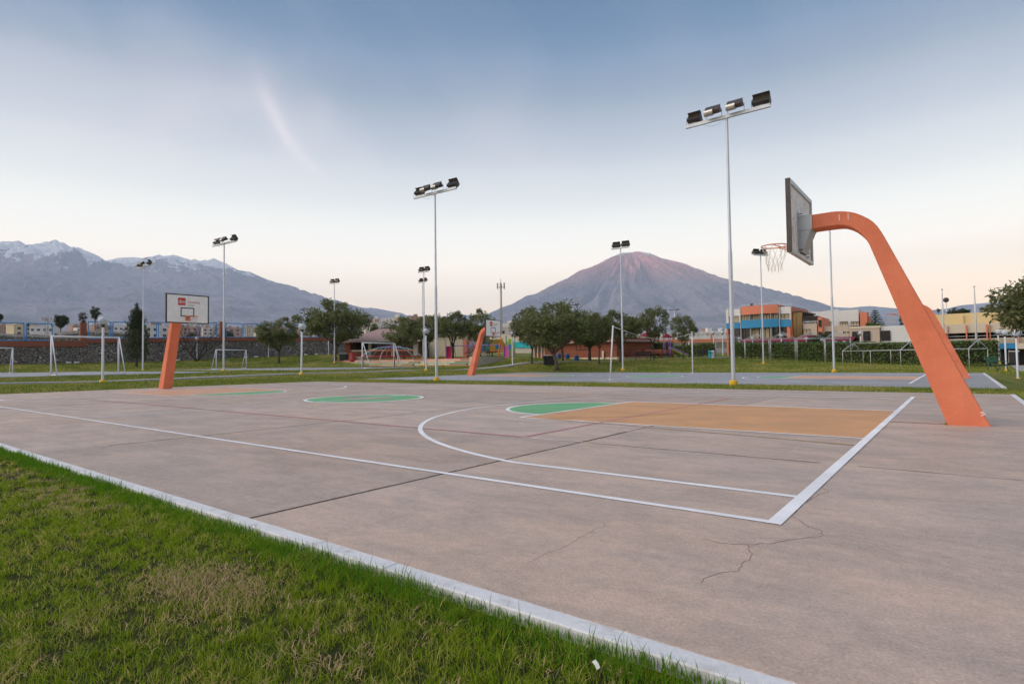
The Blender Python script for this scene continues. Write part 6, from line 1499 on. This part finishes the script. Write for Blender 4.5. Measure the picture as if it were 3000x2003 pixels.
wheelie(z3(1845, 782), 61, 'black wheelie bin standing apart from the tree trunk side of its pair', R(37), .40)
wheelie(z3(1890, 781), 60.6, 'black wheelie bin nearest the pale forked trunk', R(40), .40)
wheelie(zv(122, 682), 86, 'dark bin at the corner pier of the pavilion', R(37), .5)
P = at(*zv(240, 682), 84); t = thing('drum', 'dark red drum bin in front of the pavilion parapet', 'bin', (P.x, P.y, gz1(P.x, P.y))); MB().lathe([(.42, 0), (.44, .4), (.42, .42), (.44, .8), (.42, .82), (.44, 1.22), (.40, 1.25)], 16).build('body', 'bin_red', t, True); MB().lathe([(.41, 1.24), (.38, 1.28)], 16).build('rim', 'bin_red', t)
for k, (x, y, D, lab) in enumerate([(1973, 755, 71, 'blue plastic barrel behind the trunk of the largest lawn tree'), (2064, 757, 71, 'blue plastic barrel beside the twin stems at the brick house'), (2163, 773, 65, 'blue plastic barrel at the foot of the lamp post')]):
    P = at(*z3(x, y), D); t = thing('barrel', lab, 'barrel', (P.x, P.y, gz1(P.x, P.y)), group='blue barrels', scale=(.8, .8, .78)); o = MB().lathe([(.26, 0), (.33, .12), (.35, .4), (.335, .44), (.35, .48), (.35, .72), (.32, .85), (.22, .93)], 16).build('body', 'barrel_blue', t); smooth_by_angle(o, 40); MB().lathe([(.2, .92), (.2, .95), (.05, .96)], 12).build('lid', 'barrel_blue', t)
for k, (x, mt_, lab) in enumerate([(1762, 'litter_cyan', 'cyan domed litter bin beside the dark bench'), (1794, 'goal_white', 'white domed litter bin with a dark mark beside the cyan one')]):
    P = at(*z4(x, 718), 73); t = thing('litter_bin', lab, 'litter bin', (P.x, P.y, gz1(P.x, P.y))); smooth_by_angle(MB().lathe([(.33, 0), (.36, 1.2), (.37, 1.25), (.36, 1.45), (.25, 1.75), (.05, 1.85)], 16).build('body', mt_, t), 40); MB().box(-.22, .22, -.40, -.30, 1.25, 1.45).build('opening', 'dark_room', t); t.scale = (.55, .55, .52)
    if k == 1: MB().ring((0, -.37, .75), .14, .03, 14, 5, 'y').build('emblem', 'barrel_blue', t)

# ------------------------------------------------------------------ tent frames
def gable_frame(lab, q_l, q_r, q_apex, q_eave, D, dep):
    a = at(*q_l, D); b = at(*q_r, D); e = at(*q_eave, D); ap = at(*q_apex, D); g_ = gz1(a.x, a.y); d = Vector((b.x - a.x, b.y - a.y, 0)); n_ = Vector((-d.y, d.x, 0)).normalized(); n_ = n_ if n_.dot(a) > 0 else -n_
    t = thing('tent_frame', lab, 'tent frame', (a.x, a.y, g_), group='bare tent frames'); ze = e.z - g_; za = ap.z - g_; r_ = .019
    def tb(nm, p, q_): MB().tube([p, q_], r_, 6).build(nm, 'galv_tent', t, True)
    for k in (0, 1):
        o = n_ * dep * k
        for s in (0, 1):
            p = d * s + o; gg = gz1(a.x + p.x, a.y + p.y) - g_; tb('leg', (p.x, p.y, gg - .03), (p.x, p.y, ze)); m_ = d * .5 + o; tb('rafter', (p.x, p.y, ze), (m_.x, m_.y, za))
        p = d + o; tb('eave_rail', (o.x, o.y, ze), (p.x, p.y, ze)); m_ = d * .5 + o; tb('king_post', (m_.x, m_.y, ze), (m_.x, m_.y, za)) if k == 0 and 0 else None
        c1 = d * .33 + o; c2 = d * .67 + o; tb('collar_tie', (c1.x, c1.y, ze + (za - ze) * .62), (c2.x, c2.y, ze + (za - ze) * .62))
    for s in (0, .5, 1): p = d * s; q_ = p + n_ * dep; z = za if s == .5 else ze; tb('purlin', (p.x, p.y, z), (q_.x, q_.y, z))
    return t
gable_frame('bare tent frame at the end of the row, near the blue door', z5(60, 740), z5(375, 755), z5(215, 480), z5(60, 545), 70, 3.5)
gable_frame('bare tent frame in front of the left windows of the coral building', z5(378, 755), z5(640, 770), z5(520, 462), z5(378, 530), 68, 3.6)
gable_frame('bare tent frame before the right windows of the coral building', z5(652, 775), z5(925, 778), z5(790, 448), z5(652, 520), 66, 3.6)
gable_frame('bare tent frame in front of the bougainvillea', z5(938, 778), z5(1235, 782), z5(1080, 440), z5(938, 517), 65, 3.6)
gable_frame('bare tent frame in front of the beige block', z5(1242, 785), z5(1520, 780), z5(1385, 430), z5(1242, 516), 64, 3.6)
# long low frame
a = at(*z5(1430, 795), 62); b = at(*z6(1097, 858), 58); e1 = at(*z5(1430, 655), 62); rg = at(*z5(1540, 572), 63.5); lf = thing('tent_frame', 'long low bare tent frame running behind the leaning coral arm', 'tent frame', (a.x, a.y, gz1(a.x, a.y)), group='bare tent frames')
d = Vector((b.x - a.x, b.y - a.y, 0)); n_ = Vector((-d.y, d.x, 0)).normalized(); n_ = n_ if n_.dot(a) > 0 else -n_; g_ = gz1(a.x, a.y); ze = e1.z - g_; za = rg.z - g_; dp = 3.6
for k in (0, 1):
    o = n_ * dp * k
    for q_ in (0, .25, .5, .75, 1):
        p = d * q_ + o; gg = gz1(a.x + p.x, a.y + p.y) - g_; MB().tube([(p.x, p.y, gg - .03), (p.x, p.y, ze)], .026, 6).build('leg', 'galv_tent', lf, True)
    p = d + o; MB().tube([(o.x, o.y, ze), (p.x, p.y, ze)], .026, 6).build('eave_rail', 'galv_tent', lf, True)
o = n_ * dp * .5; MB().tube([(o.x, o.y, za), (d.x + o.x, d.y + o.y, za)], .026, 6).build('ridge', 'galv_tent', lf, True)
for q_ in (0, .5, 1):
    for k in (0, 1): p = d * q_ + n_ * dp * k; m_ = d * q_ + o; MB().tube([(p.x, p.y, ze), (m_.x, m_.y, za)], .034, 6).build('rafter', 'galv_tent', lf, True)
    MB().tube([((d * q_ + o).x, (d * q_ + o).y, za), ((d * q_ + o).x, (d * q_ + o).y, za - .45)], .03, 6).build('king_post', 'galv_tent', lf, True)
# market canopy with maroon roof and blue posts behind the hedge
a = at(*zb(300, 665), 84); b = at(*zb(2040, 640), 78); cn_ = thing('canopy', 'long low maroon canopy on blue posts behind the hedge', 'canopy', (a.x, a.y, gz1(a.x, a.y))); d = Vector((b.x - a.x, b.y - a.y, 0)); z0_ = a.z - gz1(a.x, a.y); z1_ = b.z - gz1(a.x, a.y)
MB().add([(0, 0, z0_ - .1), (d.x, d.y, z1_ - .1), (d.x, d.y + 2.5, z1_ + .35), (0, 2.5, z0_ + .35), (0, 0, z0_), (d.x, d.y, z1_), (d.x, d.y + 2.5, z1_ + .45), (0, 2.5, z0_ + .45)], [(3, 2, 1, 0), (4, 5, 6, 7), (0, 1, 5, 4), (1, 2, 6, 5), (2, 3, 7, 6), (3, 0, 4, 7)]).build('roof', 'maroon', cn_)
for k in range(14):
    q_ = d * ((k + .5) / 14); gg = gz1(a.x + q_.x, a.y + q_.y) - gz1(a.x, a.y); MB().box(q_.x - .28, q_.x + .28, q_.y + .1, q_.y + .6, gg - .1, z0_ + (z1_ - z0_) * (k + .5) / 14 - .05).build('post', 'blue_paint', cn_)
P = at(*zb(1395, 600), 82); t = thing('parasol', 'dark red parasol beside the bougainvillea', 'parasol', (P.x, P.y, gz1(P.x, P.y))); zt = at(*zb(1410, 562), 82).z - gz1(P.x, P.y); MB().lathe([(2.3, zt - .9), (1.5, zt - .35), (.1, zt)], 14).build('cover', 'maroon', t, True); MB().tube([(0, 0, -.1), (0, 0, zt)], .05, 6).build('pole', 'pole_white', t)

# ------------------------------------------------------------------ masts, flagpoles, street lights
def lattice(u, vt, D, lab, w=.7):
    T_ = at(u, vt, D); b = at(u, 1040, D); t = thing('radio_mast', lab, 'radio mast', (b.x, b.y, b.z - 3)); h = T_.z - b.z + 3; m_ = MB()
    cs = [(w * math.cos(a), w * math.sin(a)) for a in (0, 2.1, 4.2)]
    for c_ in cs: m_.tube([(c_[0], c_[1], 0), (c_[0] * .7, c_[1] * .7, h * .93)], .08, 5)
    n = int(h / (w * 2.2))
    for i in range(n):
        z0_, z1_ = h * .93 * i / n, h * .93 * (i + 1) / n
        for j in range(3): a, b2 = cs[j], cs[(j + 1) % 3]; m_.tube([(a[0], a[1], z0_), (b2[0], b2[1], z1_)], .05, 4, False)
    m_.build('lattice', 'mast', t)
    ant = MB()
    for k in range(6): a = k * 1.05; q_ = 1.15; ant.box(q_ * math.cos(a) - .09, q_ * math.cos(a) + .09, q_ * math.sin(a) - .09, q_ * math.sin(a) + .09, h * .88, h * .95); ant.tube([(0, 0, h * .9), (q_ * math.cos(a), q_ * math.sin(a), h * .9)], .04, 4)
    ant.tube([(0, 0, h * .9), (0, 0, h)], .07, 5); ant.build('antennas', 'mast', t); return t
lattice(1470, 816, 170, 'tall slim radio mast with a crown of antennas beyond the playground', .34)
lattice(z2(622, 0)[0], z2(0, 340)[1], 190, 'small lattice mast among the houses beyond the blue fence', .6)
lattice(z1(500, 0)[0], z1(0, 262)[1], 230, 'faint lattice pylon left of the dense dark tree', .6)
for (q0, q1, D, lab) in [(zr(60, 800), zr(50, 285), 78, 'slim white flagpole close to the coral arm'), (zr(468, 920), zr(452, 250), 76, 'slim white flagpole in front of the coral columns')]:
    a, b = at(*q0, D), at(*q1, D); g_ = gz1(a.x, a.y); t = thing('flagpole', lab, 'flagpole', (a.x, a.y, g_)); h = b.z - g_; MB().tube([(0, 0, -.2), (0, 0, h * .55), (0, 0, h)], [.11, .09, .045], 8).build('pole', 'flagpole', t, True); MB().sphere((0, 0, h), .09, 8, 6).build('finial', 'flagpole', t)
for (q1, D, lab, kind) in [(z4(285, 165), 90, 'street light with two flat heads above the tree crowns', 2), (z4(1378, 215), 125, 'distant street light behind the thin forked tree', 2), (zr(92, 438), 130, 'round-headed street light behind the yellow hall', 1)]:
    b = at(*q1, D); g_ = gz1(b.x, b.y) if D < 110 else float(zfar(D)); t = thing('street_light', lab, 'street light', (b.x, b.y, g_)); h = b.z - g_; MB().tube([(0, 0, -.2), (0, 0, h)], [.11, .07], 8).build('pole', 'pole_white', t, True)
    if kind == 2:
        for s in (-1, 1): MB().add([(s * .1, -.15, h), (s * 1.1, -.2, h + .05), (s * 1.1, .2, h + .05), (s * .1, .15, h), (s * .1, -.15, h + .12), (s * 1.0, -.16, h + .22), (s * 1.0, .16, h + .22), (s * .1, .15, h + .12)], [(3, 2, 1, 0), (4, 5, 6, 7), (0, 1, 5, 4), (1, 2, 6, 5), (2, 3, 7, 6), (3, 0, 4, 7)]).build('head', 'dark_metal', t)
    else: MB().sphere((0, 0, h + .3), .45, 10, 8).build('head', 'dark_metal', t)
# dry agave flower stalk at the brick house
b = at(*z4(300, 118), 92); g_ = gz1(b.x, b.y); t = thing('agave_stalk', 'pale branching agave flower stalk beside the street light', 'plant', (b.x + .6, b.y, g_)); h = b.z - g_; m_ = MB().tube([(0, 0, 0), (0, 0, h)], [.09, .03], 6)
for k in range(7): a = k * 2.2; z = h * (.72 + .035 * k); m_.tube([(0, 0, z), (.9 * math.cos(a), .9 * math.sin(a), z + .9)], [.05, .02], 5)
m_.build('stalk', 'leaf', t)
V, F_ = leaves(np.array([(0, 0, .4)]), np.array([.3]), 40, 1.2, 3, -.5, .12); npmesh('rosette', V, F_, 'leaf_hedge', t)

# ------------------------------------------------------------------ houses of the town beyond
def house_proto(w, d, h, mat, nwin, floors, seed, bw):
    r = random.Random(seed); t = thing('house', '', 'house'); MB().box(-w / 2, w / 2, -d / 2, d / 2, -6, h).build('wall', mat, t)
    MB().box(-w / 2 - .15, w / 2 + .15, -d / 2 - .15, d / 2 + .15, h, h + .35).build('parapet', mat, t)
    for f_ in range(floors):
        for k in range(nwin):
            x = -w / 2 + w * (k + .5) / nwin; z = h - 1.2 - f_ * 2.8; MB().box(x - bw / 2, x + bw / 2, -d / 2 - .06, -d / 2 + .02, z - 1.3, z).build('window', 'window_far', t)
    tx = r.uniform(-w * .3, w * .3); MB().box(tx - 1.1, tx + 1.1, -1, 1, h + .35, h + r.uniform(1.4, 2.4)).build('roof_room', 'house_c' if seed % 2 else mat, t)
    if seed % 3 == 0: MB().lathe([(.55, h + .3), (.6, h + 1.3), (.3, h + 1.6)], 10, (w * .3, 0, 0)).build('water_tank', 'dark_metal', t)
    return t
HPR = [house_proto(11, 9, 6, 'house_a', 3, 2, 1, 1.6), house_proto(9, 8, 8.5, 'house_b', 3, 3, 2, 1.3), house_proto(13, 9, 5.5, 'house_c', 3, 2, 3, 1.7), house_proto(10, 8, 6, 'house_d', 2, 2, 4, 1.6), house_proto(8, 8, 11.5, 'house_b', 2, 4, 5, 1.5), house_proto(12, 9, 3.6, 'house_b', 4, 1, 6, 1.4)]
HL_ = ['ochre-beige house of the town', 'white three-storey house of the town', 'raw brick house of the town', 'sand-yellow house of the town', 'tall white apartment block of the town', 'low white house of the town']
usedh = set()
def near_what(u):
    for lim, ph in ((140, 'beyond the fence near the half-cut dark tree'), (262, 'beyond the fence beside the coral pillar'), (335, 'beyond the fence behind the caged globe lamp'), (425, 'beyond the fence behind the pointed cypress'), (480, 'beyond the fence between cypress and hoop post'),
                    (545, 'beyond the fence behind the sponsor board'), (620, 'beyond the fence behind the bare tree'), (720, 'beyond the fence behind the mast by the small goal'), (790, 'beyond the fence, seen before the small round tree'), (3000, 'beyond the fence behind the small round tree')):
        if u < lim: return ph
def house(k, q_, D, lab=None, s=1.0, rz=None):
    P = at(*q_, D); lab = lab or (HL_[k].replace(' of the town', '') + ' ' + near_what(q_[0])); o = HPR[k] if k not in usedh else copy_tree(HPR[k]); usedh.add(k); hgt = (6, 8.5, 5.5, 6, 11.5, 3.6)[k] * s
    o.location = (P.x, P.y, P.z - hgt); o.scale = (s, s, s); o.rotation_euler.z = math.atan2(P.y, P.x) - math.pi / 2 + (random.uniform(-.5, .5) if rz is None else rz)
    tag(o, lab or (HL_[k] + ' beyond the blue fence'), 'house', 'houses of the town')
rh = random.Random(12)
for x in range(-60, 2400, 68):     # through the fence, from the picture edge to the pillars
    if 540 < x < 770: continue
    house(rh.choice([0, 0, 1, 2, 2, 3, 5, 5]), z1(x + rh.uniform(-20, 20), 415 - rh.uniform(0, 45)), rh.uniform(450, 800), s=rh.uniform(.7, 1.15))
for (x, y) in ((1625, 385), (1690, 388)): house(4, z1(x, y), 330, 'tall white apartment block with blue-lit windows beside the coral hoop post', 1.0, .3)
for x in range(320, 1300, 60):
    house(rh.choice([0, 1, 1, 2, 3, 5]), z2(x + rh.uniform(-20, 20), 430 - rh.uniform(0, 40)), rh.uniform(450, 780), s=rh.uniform(.7, 1.1))
for (k, x, y, D) in [(1, 1930, 330, 330), (0, 2040, 355, 300), (5, 2090, 372, 260), (1, 2160, 312, 320), (3, 2240, 330, 300), (2, 2300, 350, 280), (0, 1985, 372, 280)]:
    house(k, z2(x, y), D, HL_[k] + ' above the pavilion roof', rh.uniform(.9, 1.2))
for (k, x, y, D) in [(2, 410, 320, 300), (2, 470, 295, 330), (0, 330, 345, 280), (5, 1400, 385, 250), (3, 1440, 395, 260), (1, 1490, 400, 300), (0, 1360, 410, 240), (2, 1600, 420, 260)]:
    house(k, z3(x, y), D, HL_[k] + ' between the playground trees', 1.0)
for (k, x, y, D) in [(5, 1700, 462, 240), (1, 1820, 455, 300), (0, 1760, 462, 260), (5, 1900, 462, 260), (3, 1560, 466, 250)]:
    house(k, z4(x, y), D, HL_[k] + ' above the white boundary wall', .9)

# ------------------------------------------------------------------ grass
def blades(name, P, H, Wd, mat, lean=.5, seed=1, label=None, curl=0.0, tri=False):
    r = np.random.default_rng(seed); n = len(P); a = r.random(n) * 2 * np.pi; b = r.random(n) * 2 * np.pi
    d = np.stack([np.cos(a), np.sin(a), np.zeros(n)], 1); s = np.stack([-np.sin(b), np.cos(b), np.zeros(n)], 1) * (Wd / 2)[:, None]; L = (lean * r.random(n) * H)[:, None]
    up = np.array([0, 0, 1.0])
    tip = P + d * L + up * (H * (1 - curl * r.random(n)))[:, None]
    if tri:
        V = np.stack([P - s, P + s, tip], 1).reshape(-1, 3); F_ = np.arange(3 * n).reshape(n, 3)
    else:
        mid = P + d * L * .33 + up * (H * .58)[:, None]
        V = np.stack([P - s, P + s, mid + s * .75, mid - s * .75, tip], 1).reshape(-1, 3); i = np.arange(n)[:, None] * 5
        F_ = np.concatenate([i + np.array([[0, 1, 2]]), i + np.array([[0, 2, 3]]), i + np.array([[3, 2, 4]])], 0)
    o = npmesh(name, V, F_, mat); o['kind'] = 'stuff'
    if label: tag(o, label, 'grass')
    return o
def scatter(n, x0, x1, y0, y1, seed, keep=None):
    r = np.random.default_rng(seed); x = r.uniform(x0, x1, n); y = r.uniform(y0, y1, n)
    if keep is not None: k = keep(x, y, r); x, y = x[k], y[k]
    return np.stack([x, y, gz(x, y)], 1)
tuft = lambda x, y: fbm(x * 3.0 + 50, y * 3.0 + 50, 4, 3)
def near_keep(x, y, r):
    D = np.hypot(x, y); vis = (D > 1.6) & (y > .12 * np.abs(x) - .55); dens = np.clip(1.2 - D / 8, .14, 1); return vis & (r.random(len(x)) < dens)
def tufts(nt_, per, x0, x1, y0, y1, seed, keep, spread):
    T_ = scatter(nt_, x0, x1, y0, y1, seed, keep); r = np.random.default_rng(seed + 50); k = np.repeat(np.arange(len(T_)), per); o = r.normal(size=(len(k), 2)) * spread
    P = T_[k].copy(); P[:, 0] += o[:, 0]; P[:, 1] += o[:, 1]; ok = P[:, 1] < 2.075; P = P[ok]; P[:, 2] = gz(P[:, 0], P[:, 1]); return P, k[ok], len(T_), o[ok]
Pn, kt, ntf, off_ = tufts(46000, 13, -18, .9, -.9, 2.06, 1, near_keep, .017); r = np.random.default_rng(5)
Dn = np.hypot(Pn[:, 0], Pn[:, 1]); hs_ = (.55 + .9 * r.random(ntf))[kt] * (.6 + .8 * tuft(Pn[:, 0], Pn[:, 1]))
blades('grass', Pn, (.016 + .026 * r.random(len(Pn))) * hs_, .0019 + .0013 * r.random(len(Pn)) + np.clip(Dn - 3, 0, 9) * .0009, 'blade_near', 2.0, 2, 'short clipped lawn grass with yellowed tips in the foreground')
Pe = scatter(52000, -30, 1.1, 1.84, 2.085, 3, lambda x, y, r: (r.random(len(x)) < np.clip(1.15 - np.abs(x) / 22, .15, 1) * np.clip((y - 1.80) / .18, 0, 1))); r = np.random.default_rng(6)
tf = fbm(Pe[:, 0] * 2.2 + 9, Pe[:, 1] * 2 + 9, 8, 3)
blades('grass', Pe, (.03 + .055 * r.random(len(Pe)) ** 2.0) * (.45 + 1.1 * tf) + (r.random(len(Pe)) < .022) * .075 * r.random(len(Pe)), .0030 + .0016 * r.random(len(Pe)) + np.clip(np.abs(Pe[:, 0]) - 4, 0, 20) * .0004, 'blade_edge', .75, 4, 'longer fresh green grass growing along the white kerb')
def straw_keep(x, y, r):
    nz_ = fbm(x * 1.3 + 5, y * 1.3 + 5, 12, 3); spot = np.exp(-(((x + 3.12) / .32) ** 2 + ((y - 1.43) / .17) ** 2)); left = np.exp(-(((x + 6.6) / 1.9) ** 2 + ((y - 1.62) / .2) ** 2)) * .6; near = np.exp(-(((x + 1.7) / .9) ** 2 + ((y - 1.25) / .3) ** 2)) * .55
    clump = fbm(x * 9 + 3, y * 9 + 3, 31, 2) > .60
    return (r.random(len(x)) < np.clip((nz_ - .42) * 1.3, 0, .25) * clump + spot * 2.2 + left * .9 * clump + near * clump * .8) & (np.hypot(x, y) > 1.6) & (y > .12 * np.abs(x) - .5)
Ps = scatter(260000, -14, .6, -.4, 1.93, 9, straw_keep); r = np.random.default_rng(7)
Ps[:, 2] += .008 + .02 * r.random(len(Ps))
blades('straw', Ps, .012 + .022 * r.random(len(Ps)), .0024 + .0018 * r.random(len(Ps)), 'straw', 2.6, 8, 'tufts of dry tan straw lying in the foreground lawn', .4)
# turf of the middle distance
def far_keep(x, y, r):
    ok = np.ones(len(x), bool)
    for (a, b, c, d, s) in SLABS: ok &= ~((x > a - .12) & (x < b + .13) & (y > c - .1) & (y < d + .02))
    ok &= ~((np.abs(x + 39.9) < 1.0) & (y < 48)) ; ok &= ~((x > -73.2) & (x < -41.6) & (y > 47.4) & (y < 52)); return ok & (x < 3.6)
def fblades(n, x0, x1, y0, y1, seed, h, w):
    P = scatter(n, x0, x1, y0, y1, seed, far_keep); r = np.random.default_rng(seed + 100); t_ = fbm(P[:, 0] * .9, P[:, 1] * .9, 5, 3)
    return P, (h * (.5 + r.random(len(P))) * (.5 + t_)), w * (.6 + .8 * r.random(len(P)))
sets = [fblades(46000, -33, 3.5, 21.55, 25.35, 11, .075, .030), fblades(9000, 1.2, 3.5, 2, 24, 18, .07, .02), fblades(70000, -45, -32.2, -2, 48, 12, .08, .045), fblades(60000, -34, 3.5, 46, 70, 13, .09, .06), fblades(24000, -80, -44, 20, 28, 14, .10, .07), fblades(46000, -97.5, -78, 2, 76, 15, .12, .10), fblades(22000, -80, -38, 46, 64, 16, .12, .09), fblades(16000, -45, -33, 46, 62, 17, .10, .07)]
blades('grass', np.concatenate([s[0] for s in sets]), np.concatenate([s[1] for s in sets]), np.concatenate([s[2] for s in sets]), 'blade_far', .8, 21, 'mown lawn turf around and beyond the courts', 0, True)
# paper scrap and fallen leaves in the grass
P = g0(1770, 1930); t = MB(); t.add([(-.012, -.034, 0), (.012, -.03, .004), (.014, .0, .012), (.012, .034, .006), (-.013, .03, .0), (-.012, 0, .009), (-.012, -.034, -.0015), (.012, -.03, .0025), (.014, .0, .0105), (.012, .034, .0045), (-.013, .03, -.0015), (-.012, 0, .0075)], [(0, 1, 2, 5), (5, 2, 3, 4), (6, 11, 8, 7), (11, 10, 9, 8), (0, 6, 7, 1), (1, 7, 8, 2), (2, 8, 9, 3), (3, 9, 10, 4), (4, 10, 11, 5), (5, 11, 6, 0)])
o = t.build('paper_scrap', 'paper'); o.location = (P[0], P[1] - .06, gz1(P[0], P[1]) + .045); o.rotation_euler = (R(18), R(-8), R(55)); o.scale = (.6, .6, .6); tag(o, 'small white paper scrap lying in the grass near the kerb', 'paper')
